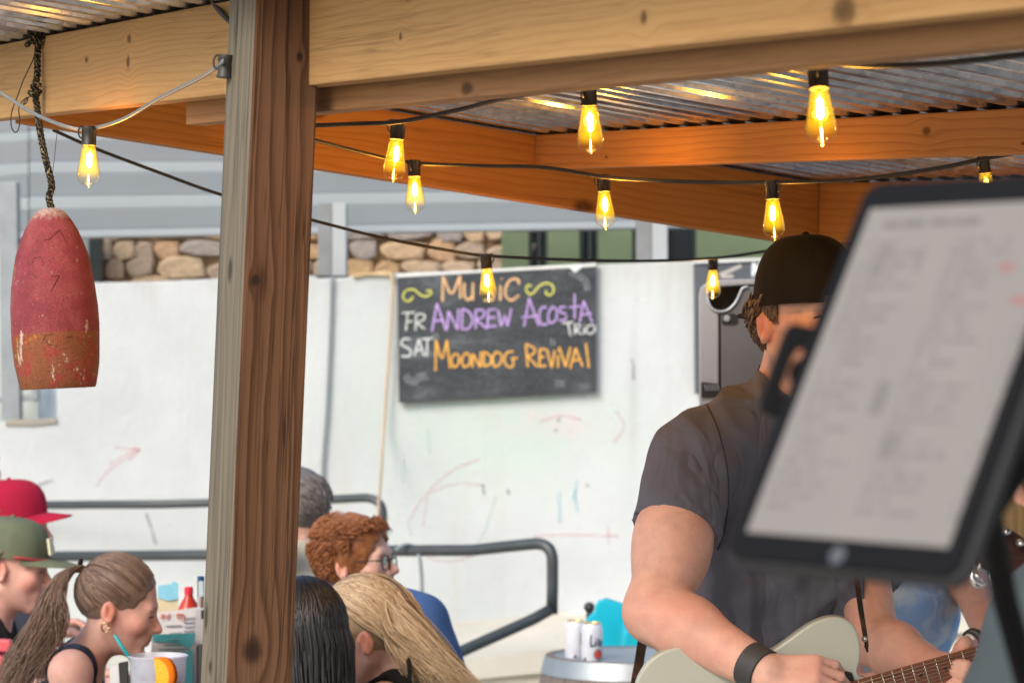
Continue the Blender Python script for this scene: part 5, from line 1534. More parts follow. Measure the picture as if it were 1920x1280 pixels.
me = mesh('screen', [MT @ Vector(p) for p in ((b_, hb, 0.0016), (b_+sw, hb, 0.0016), (b_+sw, hb+sh, 0.0016), (b_, hb+sh, 0.0016))], [[0,1,2,3]])
uvl = me.uv_layers.new(name='UVMap')
for i, uv in enumerate(((0,0),(1,0),(1,1),(0,1))): uvl.data[i].uv = uv
link('screen', me, m_screen, tab)
g = Geo(); cH = Vector((wT*0.50, hb*0.50, 0.0013)); g.add([MT @ (cH + Vector((0.0055*math.cos(k*0.349), 0.0055*math.sin(k*0.349), 0.0004))) for k in range(18)], [list(range(18))]); g.build('home_button', flat_mat('home_button', (0.07, 0.08, 0.09), 0.5), tab)
# holder and stand
stand = thing('tablet_stand', 'black stand and slotted clamp holding the tablet', 'stand', W(1900, 1500, 1.75)); stand.location.z = 0
def Q(px, py, D=1.56): return W(px, py, D)
outer = [(1484, 606), (1498, 600), (1512, 608), (1540, 622), (1506, 700), (1482, 752), (1468, 790), (1440, 776), (1428, 764), (1436, 728), (1462, 660)]
g = Geo()
oi = [(1478, 602), (1560, 622), (1478, 800), (1420, 766)]
ii = [(1495, 650), (1514, 656), (1484, 744), (1460, 738)]
def ring_poly(n=10):
    def rnd(P, f=0.22):
        out = []
        for i in range(len(P)):
            a, b, c_ = Vector((*P[i-1], 0)), Vector((*P[i], 0)), Vector((*P[(i+1) % len(P)], 0))
            s0 = b.lerp(a, f); s1 = b.lerp(c_, f)
            for k in range(n): q = k/(n-1); out.append(s0*(1-q)**2 + b*2*q*(1-q) + s1*q*q)
        return out
    A, B = rnd(oi, 0.2), rnd(ii, 0.4); m = len(A)
    fa = [Q(p.x, p.y) for p in A]; fb = [Q(p.x, p.y) for p in B]
    ba = [p + Vector((0, 0.012, 0)) for p in fa]; bb_ = [p + Vector((0, 0.012, 0)) for p in fb]
    Fc = []
    for i in range(m):
        j = (i+1) % m
        Fc += [[i, j, m+j, m+i], [2*m+j, 2*m+i, 3*m+i, 3*m+j], [i, 2*m+i, 2*m+j, j], [m+j, 3*m+j, 3*m+i, m+i]]
    return fa + fb + ba + bb_, Fc
g.add(*ring_poly()); g.build('clamp', m_bez, stand, False, 0.0015)
g = Geo(); mid = MT @ Vector((wT*0.55, hT*0.45, -0.02)); g.tube([Q(1500, 700, 1.575), MT @ Vector((wT*0.3, hT*0.5, -0.018)), mid], 0.009, 10); g.build('arm', m_bez, stand, True)
g = Geo(); g.tube([MT @ Vector((wT*0.98, hT*0.33, -0.02)), W(1856, 960, 1.62), W(1886, 1130, 1.66), W(1962, 1400, 1.72), Vector((W(2030, 1700, 1.8).x, 1.8, 0.02))], [0.008, 0.0078, 0.008, 0.009, 0.010], 14); g.build('pole', m_bez, stand, True)
g = Geo(); g.tube([mid, MT @ Vector((wT*0.98, hT*0.33, -0.02))], 0.010, 12); g.build('boom', m_bez, stand, True)
g = Geo(); g.tube([W(1832, 905, 1.66), W(1846, 1010, 1.68), W(1872, 1125, 1.70), W(1945, 1300, 1.74)], 0.0045, 12); g.build('strut', m_case, stand, True)
g = Geo(); g.tube([W(1893, 815, 1.60), W(1950, 775, 1.55)], 0.010, 12); g.build('grip', m_bez, stand, True)
for k in range(3):
    a = k * 2.09 + 0.7; q0 = Vector((W(2000, 1600, 1.78).x, 1.78, 0.35)); g = Geo(); g.tube([q0, Vector((q0.x + 0.33*math.cos(a), q0.y + 0.33*math.sin(a), 0.012))], 0.009, 10); g.build('leg', m_bez, stand, True)

# ------------------------------------------------------------------ table and what stands on it
TZ = 0.775
tx0, tx1, ty0, ty1 = -1.02, -0.52, 5.15, 7.0
table = thing('table', 'dark patio table below the menu cards and drink', 'table', ((tx0+tx1)/2, (ty0+ty1)/2, 0))
m_tab = wood('table_wood', (0.10, 0.065, 0.04), (0.05, 0.03, 0.02), 50, [], seed=60)
for i in range(4):
    w_ = (tx1 - tx0) / 4
    board('plank', (tx0 + i*w_ + 0.003, ty0, TZ - 0.03), (tx0 + i*w_ + 0.003, ty1, TZ - 0.03), Vector((w_ - 0.006, 0, 0)), 0.03, m_tab, table, 0.003)
for x in (tx0 + 0.06, tx1 - 0.06):
    for y in (ty0 + 0.1, ty1 - 0.1):
        g = Geo(); g.tube([Vector((x, y, 0)), Vector((x, y, TZ - 0.031))], 0.025, 12); g.build('leg', m_blk, table, True)
m_paper = flat_mat('card_white', (0.72, 0.72, 0.74), 0.5); m_turq = flat_mat('card_turquoise', (0.10, 0.55, 0.62), 0.5); m_ptxt = flat_mat('card_text', (0.30, 0.31, 0.34), 0.6); m_pred = flat_mat('card_red', (0.72, 0.16, 0.12), 0.6); m_pgrn = flat_mat('card_grey', (0.20, 0.32, 0.33), 0.6); m_pyel = flat_mat('card_sand', (0.62, 0.55, 0.36), 0.6)
def card(root, pts, D, mat, name='card', th=0.0025):
    g = Geo(); g.prism([W(x, y, D) for x, y in pts], (0, th, 0)); return g.build(name, mat, root)
mc1 = thing('menu_card', 'white menu card with red heading standing behind the woman with the ponytail', 'menu', W(335, 1300, 6.35)); mc1.location.z = TZ
card(mc1, [(296, 1148), (375, 1137), (372, 1330), (288, 1330)], 6.35, m_paper)
t_ = Geo()
for (x, y, w_) in ((345, 1158, 22), (346, 1166, 20), (346, 1174, 22), (344, 1182, 20), (310, 1172, 30), (318, 1186, 24), (322, 1192, 20)):
    t_.prism([W(x, y, 6.346), W(x + w_, y - 1.5, 6.346), W(x + w_, y + 1.5, 6.346), W(x, y + 2.6, 6.346)], (0, 0.001, 0))
t_.build('small_print', m_ptxt, mc1)
t_ = Geo()
for pts in ([(300, 1158), (304, 1150), (306, 1160)], [(308, 1152), (314, 1160), (318, 1150), (313, 1156)], [(330, 1154), (334, 1150), (340, 1150), (338, 1158), (332, 1157)], [(342, 1150), (346, 1158), (343, 1165)]):
    t_.tube([W(x, y, 6.346) for x, y in pts], 0.0016, 6)
t_.build('red_script', m_pred, mc1)
mc2 = thing('menu_card', 'white menu card with a turquoise painted top, in front of the red-headed card', 'menu', W(325, 1300, 6.2)); mc2.location.z = TZ
card(mc2, [(285, 1190), (366, 1187), (362, 1345), (276, 1345)], 6.2, m_paper)
card(mc2, [(287, 1189), (366, 1186), (364, 1204), (354, 1216), (340, 1208), (318, 1204), (287, 1201)], 6.196, m_turq, 'painted_top', 0.002)
t_ = Geo()
for (x, y, w_) in ((320, 1199, 14), (308, 1208, 36), (298, 1216, 58), (300, 1222, 50), (304, 1228, 48)):
    t_.prism([W(x, y, 6.192), W(x + w_, y - 1, 6.192), W(x + w_, y + 2.2, 6.192), W(x, y + 2.8, 6.192)], (0, 0.001, 0))
t_.build('small_print', m_pgrn, mc2)
card(mc2, [(345, 1222), (362, 1216), (360, 1345), (340, 1345)], 6.17, m_turq, 'turquoise_strip')
mc3 = thing('menu_card', 'pale blue and sand coloured card farther back, left of the ketchup bottle', 'menu', W(318, 1300, 6.75)); mc3.location.z = TZ
card(mc3, [(296, 1098), (322, 1095), (324, 1090), (334, 1094), (334, 1126), (330, 1300), (294, 1300)], 6.75, m_pyel, 'card')
card(mc3, [(296, 1097), (322, 1094), (324, 1089), (334, 1093), (334, 1122), (316, 1126), (296, 1120)], 6.746, flat_mat('card_sky', (0.22, 0.55, 0.72), 0.5), 'painted_top', 0.002)
kt = thing('ketchup_bottle', 'red plastic ketchup bottle with a bright red cap, left of the timber post', 'bottle', W(354, 1300, 6.6)); kt.location.z = TZ
kp = W(354, 0, 6.6); kp.z = TZ
zt = lambda y: zat(y, 6.6) - TZ
g = Geo(); g.lathe([(0.028, 0.0005), (0.031, 0.01), (0.031, zt(1160)), (0.0275, zt(1142)), (0.020, zt(1130)), (0.012, zt(1120)), (0.0095, zt(1113)), (0.0095, zt(1110))], c=kp, n=28); g.build('bottle', paint('ketchup_red', (0.50, 0.035, 0.015), 0.3, var=0.1), kt, True)
g = Geo(); g.lathe([(0.0095, zt(1113)), (0.0115, zt(1112.6)), (0.011, zt(1101)), (0.009, zt(1099.5)), (0.0001, zt(1099.3))], c=kp, n=20); g.build('cap', flat_mat('cap_red', (0.72, 0.02, 0.06), 0.35), kt, True, auto=40)
sb = thing('glass_bottle', 'slim clear glass bottle with a blue cap beside the ketchup', 'bottle', W(377, 1300, 6.5)); sb.location.z = TZ
sp_ = W(376.5, 0, 6.5); sp_.z = TZ; zt = lambda y: zat(y, 6.5) - TZ
t = NT('clear_glass'); tr = t.n('ShaderNodeBsdfTransparent'); tr.inputs[0].default_value = (0.86, 0.9, 0.92, 1); gl = t.n('ShaderNodeBsdfGlossy'); gl.inputs['Roughness'].default_value = 0.08; mx = t.n('ShaderNodeMixShader'); lw = t.n('ShaderNodeLayerWeight'); lw.inputs[0].default_value = 0.25; t.l(lw.outputs['Fresnel'], mx.inputs[0]); t.l(tr.outputs[0], mx.inputs[1]); t.l(gl.outputs[0], mx.inputs[2]); t.l(mx.outputs[0], t.out.inputs[0])
m_clear = t.m
g = Geo(); g.lathe([(0.0075, 0.0005), (0.0085, 0.01), (0.0085, zt(1092)), (0.0075, zt(1087))], c=sp_, n=20); g.build('bottle', m_clear, sb, True)
g = Geo(); g.lathe([(0.0088, zt(1088)), (0.0088, zt(1080.5)), (0.0070, zt(1079.5)), (0.0001, zt(1079.5))], c=sp_, n=20); g.build('cap', flat_mat('cap_blue', (0.01, 0.09, 0.22), 0.4), sb, True, auto=40)
g = Geo(); g.lathe([(0.0070, 0.002), (0.0078, 0.01), (0.0078, zt(1118)), (0.0001, zt(1118))], c=sp_, n=16); g.build('contents', flat_mat('salt_pink', (0.72, 0.55, 0.50), 0.8), sb, True)
cd = thing('condiment_caddy', 'dark condiment caddy half hidden by the foot of the timber post', 'caddy', W(381, 1300, 6.1)); cd.location.z = TZ
pc = W(384, 0, 6.1)
g = Geo(); g.box((pc.x - 0.008, 6.05, TZ + 0.001), (pc.x + 0.14, 6.16, zat(1222, 6.1))); g.build('tray', m_blk, cd, False, 0.006)
for k, (x, y0, y1, m_) in enumerate(((378, 1300, 1212, 'recess_black'), (383, 1300, 1226, 'can_gold'))):
    q = W(x, y0, 6.03 + 0.07*k); q.z = TZ + 0.008; g = Geo(); g.lathe([(0.012, 0), (0.012, zat(y1, 6.04) - q.z), (0.009, zat(y1, 6.04) - q.z + 0.006), (0.0001, zat(y1, 6.04) - q.z + 0.006)], c=q, n=14); g.build('jar', bpy.data.materials[m_], cd, True, auto=40)
card(cd, [(367, 1142), (387, 1140), (387, 1330), (362, 1330)], 6.22, m_paper, 'napkin', 0.03); card(cd, [(377, 1144), (388, 1142), (388, 1158), (377, 1160)], 6.20, m_blk, 'clip', 0.012)
fr_ = thing('table_sign', 'small dark framed table sign behind the drink', 'sign', W(232, 1300, 5.75)); fr_.location.z = TZ
card(fr_, [(222, 1243), (238, 1240), (240, 1330), (228, 1330)], 5.75, m_blk, 'frame', 0.02); card(fr_, [(206, 1250), (222, 1245), (227, 1330), (206, 1330)], 5.76, m_paper, 'sheet', 0.004)
# the drink
CD_ = 5.4; cc_ = W(296, 0, CD_); cz = zat(1228, CD_)
cup = thing('plastic_cup', 'large frosted plastic cup with an orange slice on its rim', 'cup', (cc_.x, CD_, TZ + 0.001))
t = NT('frosted_plastic'); v = t.obj(); nn = t.noise(v, 30, 4, 0.6)
tr = t.n('ShaderNodeBsdfTransparent'); tr.inputs[0].default_value = (0.92, 0.93, 0.98, 1)
pb = t.n('ShaderNodeBsdfPrincipled'); pb.inputs['Base Color'].default_value = (0.70, 0.72, 0.80, 1); pb.inputs['Roughness'].default_value = 0.3
mx = t.n('ShaderNodeMixShader'); t.l(t.ramp(nn, [(0.3, 0.42), (0.7, 0.62)]), mx.inputs[0]); t.l(tr.outputs[0], mx.inputs[1]); t.l(pb.outputs[0], mx.inputs[2]); t.l(mx.outputs[0], t.out.inputs[0])
H_ = cz - TZ - 0.001; rt_ = 0.0605
g = Geo(); g.lathe([(0.0001, 0.001), (0.042, 0.0), (0.043, 0.004), (rt_ - 0.0025, H_ - 0.006), (rt_, H_ - 0.004), (rt_ + 0.001, H_), (rt_ - 0.002, H_ + 0.001), (rt_ - 0.004, H_ - 0.006), (0.0415, 0.006), (0.0001, 0.006)], c=(cc_.x, CD_, TZ + 0.001), n=48); g.build('cup', t.m, cup, True, auto=50)
g = Geo(); g.lathe([(0.0001, 0.008), (0.041, 0.008), (rt_ - 0.012, H_ - 0.05), (0.0001, H_ - 0.05)], c=(cc_.x, CD_, TZ + 0.001), n=32); g.build('drink', flat_mat('drink_ice', (0.60, 0.63, 0.68), 0.25), cup, True, auto=40)
g = Geo()
rr = random.Random(8)
for k in range(9):
    a = rr.uniform(0, 6.28); q = rr.uniform(0, 0.033); s_ = rr.uniform(0.009, 0.014)
    g.box((-s_, -s_, -s_), (s_, s_, s_), Matrix.Translation((cc_.x + q*math.cos(a), CD_ + q*math.sin(a), TZ + H_ - 0.052 + rr.uniform(0, 0.012))) @ Euler((rr.random()*3, rr.random()*3, 0)).to_matrix().to_4x4())
g.build('ice_cube', m_clear, cup, False, 0.002)
sw_ = Geo(); sw_.tube([W(215, 1190, 5.37), W(245, 1236, 5.39), W(262, 1262, 5.40), W(290, 1330, 5.42)], 0.0036, 12)
tag(sw_.build('drinking_straw', flat_mat('straw_teal', (0.0, 0.30, 0.34), 0.35), None, True), 'teal drinking straw leaning out of the frosted cup', 'straw')
t = NT('orange_flesh'); v = t.obj(); nn = t.noise(v, 260, 3, 0.7, 0.5); t.bsdf(t.ramp(nn, [(0.3, (0.75, 0.30, 0.01)), (0.6, (0.85, 0.50, 0.03)), (0.75, (0.9, 0.66, 0.25))]), 0.3); m_fl = t.m
m_rind = paint('orange_rind', (0.80, 0.20, 0.005), 0.4, var=0.1, fine=500, bump=0.3)
oro = thing('orange_slice', 'half slice of orange perched on the rim of the frosted cup', 'fruit', W(310, 1250, 5.345))
oc = W(300, 1266, 5.335)
g = Geo(); V = []; Fc = []; n = 22
for k in range(n + 1):
    a = R(-100 + 200 * k / n)
    for (r_, y) in ((0.0345, -0.008), (0.0345, 0.008)):
        V.append(oc + Vector((math.cos(a)*r_*0.72 + y*0.9, y*0.5, math.sin(a)*r_)))
for k in range(n): Fc.append([2*k, 2*k+1, 2*k+3, 2*k+2])
b0 = len(V); V += [oc + Vector((-0.0072, -0.004, 0)), oc + Vector((0.0072, 0.004, 0))]
for k in range(n): Fc.append([b0, 2*k, 2*k+2]); Fc.append([b0+1, 2*k+3, 2*k+1])
Fc.append([b0, b0+1, 1, 0]); Fc.append([b0+1, b0, 2*n, 2*n+1])
g.add(V, Fc); g.build('flesh', m_fl, oro, False)
g = Geo(); V = []; Fc = []
for k in range(n + 1):
    a = R(-100 + 200 * k / n)
    for (r_, y) in ((0.0346, -0.0083), (0.0372, -0.0078), (0.0378, 0.0), (0.0372, 0.0083), (0.0346, 0.0083)):
        V.append(oc + Vector((math.cos(a)*r_*0.72 + y*0.9, y*0.5, math.sin(a)*r_)))
for k in range(n):
    for j in range(5): Fc.append([5*k+j, 5*k+(j+1) % 5, 5*(k+1)+(j+1) % 5, 5*(k+1)+j])
g.add(V, Fc); g.build('rind', m_rind, oro, True)
pk = thing('red_chair', 'pinkish red plastic chair back at the left edge below the green cap', 'chair', W(-30, 1300, 6.45)); pk.location.z = 0
m_pk = paint('pink_plastic', (0.62, 0.10, 0.12), 0.4, var=0.08)
g = Geo(); g.prism([W(x, y, 6.45) for x, y in ((-90, 1196), (18, 1199), (22, 1206), (14, 1222), (-90, 1218))], (0, 0.03, 0)); g.build('top_rail', m_pk, pk, False, 0.006, 2)
g = Geo(); g.prism([W(x, y, 6.46) for x, y in ((-90, 1226), (4, 1228), (8, 1236), (2, 1250), (-90, 1246))], (0, 0.025, 0)); g.build('back_slat', m_pk, pk, False, 0.006, 2)
for x in (-80, -4):
    p_ = W(x, 1210, 6.48); g = Geo(); g.tube([Vector((p_.x, p_.y + 0.01, 0.0)), Vector((p_.x, p_.y + 0.01, p_.z))], 0.014, 10); g.build('leg', m_pk, pk, True)
p_ = W(-45, 1210, 6.3); g = Geo(); g.box((p_.x - 0.06, 6.1, 0.43), (p_.x + 0.06, 6.46, 0.46)); g.build('seat', m_pk, pk, False, 0.006)
# ------------------------------------------------------------------ the audience
def lin(a, b, n): return [a + (b - a) * k / n for k in range(n + 1)]
def rnd3(s): return Vector((RNG.uniform(-s, s), RNG.uniform(-s, s), RNG.uniform(-s, s)))

# woman with the ponytail
hm_brown = hair_mat('hair_brown', (0.065, 0.040, 0.028), (0.34, 0.225, 0.165))
H1 = Head(W(222, 1139, 6.0), -90, 15, 0, 0.90)
root, f, r, u, N, shl, hip = sitter('young woman with a long brown ponytail and navy tank top, looking down at the table', H1, MAT['skin_pink'], fabric('navy_cloth', (0.028, 0.036, 0.062), 0.2), (1, 0.05, 0),
       neck=W(150, 1236, 6.0), width=0.15, lean=0.10, tank=True, shirt_name='tank_top', female=True, hairm=hm_brown, shoulder_drop=0.022,
       arms={1: {'elbow': W(165, 1430, 5.85), 'wrist': W(300, 1455, 5.9)}, -1: {'elbow': W(190, 1430, 6.2), 'wrist': W(310, 1450, 6.15)}})
hair_shell(H1, hm_brown, root, 0.0035, cuts=(((0, 0.128, -0.028), (0.094, 0.102, 0.122)), ((0, 0.06, -0.13), (0.12, 0.13, 0.085)), ((0.095, 0.01, -0.03), (0.030, 0.050, 0.042)), ((-0.095, 0.01, -0.03), (0.030, 0.050, 0.042))), name='hair')
base_d = Vector((0, -0.80, 0.33))
lines = []; rad = []; sh_ = []
rim = []
for k in range(1500):
    t_ = RNG.uniform(-1, 1)
    ang = t_ * math.pi
    # hairline round the face, over the ears and along the nape
    if abs(t_) < 0.34: d0 = Vector((math.sin(ang)*0.9, 0.78, 0.62 - 0.35*abs(math.sin(ang))))
    elif abs(t_) < 0.62: d0 = Vector((math.copysign(0.95, t_), 0.62 - (abs(t_)-0.34)*2.6, 0.06 - (abs(t_)-0.34)*1.75))
    else: d0 = Vector((math.copysign(0.9 - (abs(t_)-0.62)*2.2, t_), -0.35 - (abs(t_)-0.62)*1.2, -0.50 - (abs(t_)-0.62)*0.95))
    d0 += rnd3(0.05)
    n0 = RNG.uniform(0, 0.35)
    pts = [H1.surf(slerp(d0, base_d, n0 + (1-n0)*q), 0.0055 + 0.004*math.sin(math.pi*q) + RNG.uniform(-0.0012, 0.0012)) for q in np.linspace(0, 1, 9)]
    lines.append(pts); rad.append(RNG.uniform(0.0006, 0.0014)); sh_.append(float(np.clip(RNG.normal(0.45, 0.3), 0, 1)))
strands('hair_strand', hm_brown, root, lines, rad, 5, sh_)
pb = H1.surf(base_d, 0.016)
lines = []; rad = []; sh_ = []
for k in range(900):
    o1 = rnd3(1.0); w1 = RNG.uniform(-1, 1); ww = RNG.uniform(0, 6.28)
    ln = RNG.uniform(0.65, 1.0)
    keyp = [(160, 1068, 6.0, 6), (140, 1066, 5.99, 10), (116, 1082, 5.97, 14), (100, 1118, 5.95, 20), (88, 1165, 5.93, 28), (62, 1215, 5.90, 33), (30, 1262, 5.88, 34), (2, 1320, 5.88, 36), (-20, 1390, 5.9, 26)]
    pts = []
    for i, (x, y, D, s_) in enumerate(keyp):
        wob = math.sin(i*1.3 + ww) * s_ * 0.32 + math.sin(i*2.4 + ww*2) * s_ * 0.12
        inner = 1.0 if i < 3 else 1.0
        pts.append(W(x + w1*s_*0.9 + wob + (26*max(0, o1.x)*(i > 3) * (i-3)*0.32), y + o1.y*s_*0.45 - (w1*s_*0.35 if i < 4 else 0), D + o1.z*s_*0.0011))
    pts = spline(pts, 4); pts = pts[:max(8, int(len(pts)*ln))]
    lines.append(pts); rad.append(RNG.uniform(0.0006, 0.0016)); sh_.append(float(np.clip(RNG.normal(0.55, 0.3), 0, 1)))
strands('ponytail', hm_brown, root, lines, rad, 5, sh_)
g = Geo(); pbm = pb + Vector((-0.004, 0, 0.0))
g.tube([pbm + (H1.R3 @ Vector((math.cos(a)*0.013, 0.0, math.sin(a)*0.013))) for a in [k*2*math.pi/14 for k in range(15)]], 0.0042, 8); g.build('hair_tie', MAT['black_cloth'], root, True)
g = Geo(); ep = H1.p(0.088, -0.008, -0.044)
g.tube([ep + Vector((math.cos(a)*0.0085, -0.002*math.sin(a), math.sin(a)*0.0105)) for a in [k*2*math.pi/16 for k in range(17)]], 0.0022, 8); g.build('earring', flat_mat('gold', (0.75, 0.55, 0.26), 0.25, 1.0), root, True)

# man in the green cap
hm_dk = hair_mat('hair_dark_brown', (0.045, 0.026, 0.016), (0.18, 0.105, 0.065))
H2 = Head(W(20, 1063, 7.0), -90, 9, 0, 0.98)
root, f, r, u, N, shl, hip = sitter('man in a faded olive green cap with red cord, seated beyond the ponytail', H2, MAT['skin_pink'], MAT['black_cloth'], (1, 0.1, 0), width=0.18, hairm=hm_dk,
       arms={1: {'elbow': W(-10, 1300, 6.8), 'wrist': W(130, 1330, 6.85)}})
m_olive = fabric('olive_cap', (0.135, 0.155, 0.10), 0.22, 700)
cap(H2, '', m_olive, 1, -2, 0.012, parent=root, brim_len=0.100, zb=0.030, flatbrim=0.012)
g = Geo()
cpts = [H2.p(0.090*math.sin(a)*1.0, 0.112*math.cos(a) - 0.008 + 0.003, 0.036) for a in np.linspace(-1.35, 1.35, 20)]
g.tube(cpts, 0.0032, 8); g.build('cap_cord', flat_mat('cord_red', (0.42, 0.03, 0.045), 0.7), root, True)
g = Geo(); g.prism([H2.p(x, y, z) for x, y, z in ((-0.034, 0.101, 0.050), (0.034, 0.101, 0.050), (0.030, 0.088, 0.092), (-0.030, 0.088, 0.092))], H2.R3 @ Vector((0, 0.006, 0.002))); g.build('cap_patch', flat_mat('patch_cream', (0.72, 0.68, 0.48), 0.7), root, False, 0.001)
def side_hair(Hh, mat, root, n=240, lo=-0.62, hi=0.25, length=0.045, curl=0.35, name='hair', off=0.003, shade=(0.4, 0.2), rr_=(0.0015, 0.0032), front=0.45):
    lines = []; rad = []; sh_ = []
    while len(lines) < n:
        a = RNG.uniform(0, 2*math.pi); z = RNG.uniform(lo, hi)
        d = Vector((math.cos(a), math.sin(a), z))
        if d.y > front - 0.2: continue
        if d.y > -0.12 and z < -0.05 and abs(d.x) > 0.4: continue
        if d.y > 0.05 and z < 0.18: continue
        tang = Vector((RNG.uniform(-0.3, 0.3), -0.55, -0.8)) + rnd3(0.25)
        pts = []
        for q in np.linspace(0, 1, 6):
            dd = d.normalized() + tang * q * length / 0.1 
            pts.append(Hh.surf(dd, off + 0.010*q + 0.004*math.sin(q*3 + a*9)) + rnd3(curl*0.004))
        lines.append(pts); rad.append(RNG.uniform(*rr_)); sh_.append(float(np.clip(RNG.normal(*shade), 0, 1)))
    return strands(name, mat, root, lines, rad, 5, sh_)
side_hair(H2, hm_dk, root)

# person in the red cap
H3 = Head(W(26, 984, 7.7), -92, 6, 0, 0.98)
root, f, r, u, N, shl, hip = sitter('person in a bright red baseball cap, partly hidden behind the green cap', H3, MAT['skin_light'], fabric('grey_tee', (0.20, 0.20, 0.21)), (1, 0.0, 0), width=0.18, hairm=hm_dk)
cap(H3, '', fabric('red_cap', (0.36, 0.014, 0.042), 0.15, 700), 1, -8, 0.014, parent=root, brim_len=0.078, zb=0.028, flatbrim=0.03)
side_hair(H3, hm_dk, root, 120)

# person at the very edge, only the face shows
H4 = Head(W(-58, 902, 8.3), -90, 0, 0, 1.0)
root, *_ = sitter('person at the far left edge of the picture, only a sliver of dark profile showing', H4, MAT['skin_tan'], MAT['black_cloth'], (1, 0, 0), hairm=hm_dk)
hair_shell(H4, hm_dk, root, 0.014, FACE_CUT)

# grey-haired man seen from behind
hm_grey = hair_mat('hair_grey', (0.050, 0.046, 0.046), (0.25, 0.225, 0.21))
H5 = Head(W(548, 962, 7.8), 72, 4, 0, 1.02)
root, *_ = sitter('man with thinning grey hair and beige shirt, turned away right beside the post', H5, MAT['skin_tan'], fabric('beige_shirt', (0.36, 0.35, 0.29), 0.12), (-0.8, 0.6, 0), width=0.21, details=False, neck=W(560, 1040, 7.8), shoulder_drop=0.05)
hair_shell(H5, hm_grey, root, 0.008, FACE_CUT)
lines = []; rad = []; sh_ = []
for k in range(620):
    a = RNG.uniform(0, 2*math.pi); z = RNG.uniform(-0.75, 1.0)
    d = Vector((math.cos(a), math.sin(a), z))
    if d.y > 0.35 or (abs(d.x) > 0.75 and z < 0.1 and d.y > -0.3): continue
    if z > 0.55 and d.y < 0.1 and RNG.uniform() < 0.62: continue
    tang = Vector((0.1*d.x, -0.7, -0.5)) + rnd3(0.3)
    pts = [H5.surf(d.normalized() + tang * q * 0.36, 0.008 + 0.006*q) + rnd3(0.001) for q in np.linspace(0, 1, 6)]
    lines.append(pts); rad.append(RNG.uniform(0.0013, 0.0026)); sh_.append(float(np.clip(RNG.normal(0.5, 0.25), 0, 1)))
strands('hair_strand', hm_grey, root, lines, rad, 5, sh_)

# red-haired man with glasses
hm_red = hair_mat('hair_red', (0.13, 0.040, 0.014), (0.52, 0.215, 0.085))
H6 = Head(W(668, 1056, 7.0), -108, -6, 0, 0.97)
root, f, r, u, N, shl, hip = sitter('red-haired man with black glasses and a blue shirt', H6, MAT['skin_light'], fabric('blue_shirt', (0.075, 0.155, 0.36), 0.14), (0.75, 0.66, 0), width=0.20, neck=W(712, 1120, 7.05), hairm=hm_red, shoulder_drop=0.052, lean=0.02)
hair_shell(H6, hm_red, root, 0.013, (((0, 0.135, -0.035), (0.105, 0.105, 0.112)), ((0, 0.06, -0.13), (0.12, 0.14, 0.078)), ((0.105, 0.02, -0.05), (0.034, 0.062, 0.050)), ((-0.105, 0.02, -0.05), (0.034, 0.062, 0.050))), wr=0.0035)
lines = []; rad = []; sh_ = []
while len(lines) < 2600:
    a = RNG.uniform(0, 2*math.pi); z = RNG.uniform(-0.62, 1.1)
    d = Vector((math.cos(a), math.sin(a), z)).normalized()
    if d.y > 0.42 and d.z < 0.52: continue
    if abs(d.x) > 0.5 and d.z < 0.18 and d.y > -0.22: continue
    tang = Vector((0, 0.85 if d.z > 0.35 else -0.35, 0.10 if d.z > 0.35 else -0.7)) + rnd3(0.38)
    ph = RNG.uniform(0, 6.28); L_ = RNG.uniform(0.25, 0.55)
    pts = []
    for q in np.linspace(0, 1, 9):
        p = H6.surf(d + tang * q * L_, 0.011 + (0.016 if d.z > 0.3 else 0.009)*math.sin(q*2.4 + 0.35) + 0.003*math.sin(q*7 + ph))
        pts.append(p + H6.R3 @ Vector((0.0025*math.sin(q*6 + ph), 0.0025*math.cos(q*6 + ph), 0.002*math.sin(q*5 + ph*2))))
    lines.append(pts); rad.append(RNG.uniform(0.0008, 0.0017)); sh_.append(float(np.clip(RNG.normal(0.5, 0.28), 0, 1)))
strands('hair_curl', hm_red, root, lines, rad, 5, sh_)
g = Geo(); m_spec = flat_mat('spectacle_black', (0.012, 0.012, 0.013), 0.3)
for sg in (-1, 1):
    P_ = [H6.p(sg*(0.033 + 0.0235*math.copysign(abs(math.cos(a))**0.7, math.cos(a))), 0.100 - 0.010*(abs(math.cos(a))*0.5 if math.cos(a) > 0 else 0), -0.004 + 0.0195*math.copysign(abs(math.sin(a))**0.75, math.sin(a))) for a in [k*2*math.pi/24 for k in range(25)]]
    g.tube(P_, 0.0017, 6)
    g.tube([H6.p(sg*0.056, 0.094, 0.004), H6.p(sg*0.070, 0.080, 0.005), H6.p(sg*0.078, 0.02, 0.008), H6.p(sg*0.080, -0.012, 0.012), H6.p(sg*0.080, -0.03, 0.0)], 0.0016, 6)
g.tube([H6.p(-0.010, 0.103, 0.002), H6.p(0, 0.106, 0.005), H6.p(0.010, 0.103, 0.002)], 0.0015, 6)
gl_ = g.build('glasses', m_spec, root, True)
g = Geo()
for sg in (-1, 1):
    g.add([H6.p(sg*(0.033 + 0.0225*math.cos(a)), 0.0985, -0.004 + 0.0185*math.sin(a)) for a in [k*2*math.pi/20 for k in range(20)]], [list(range(20))])
g.build('lens', m_clear, gl_)

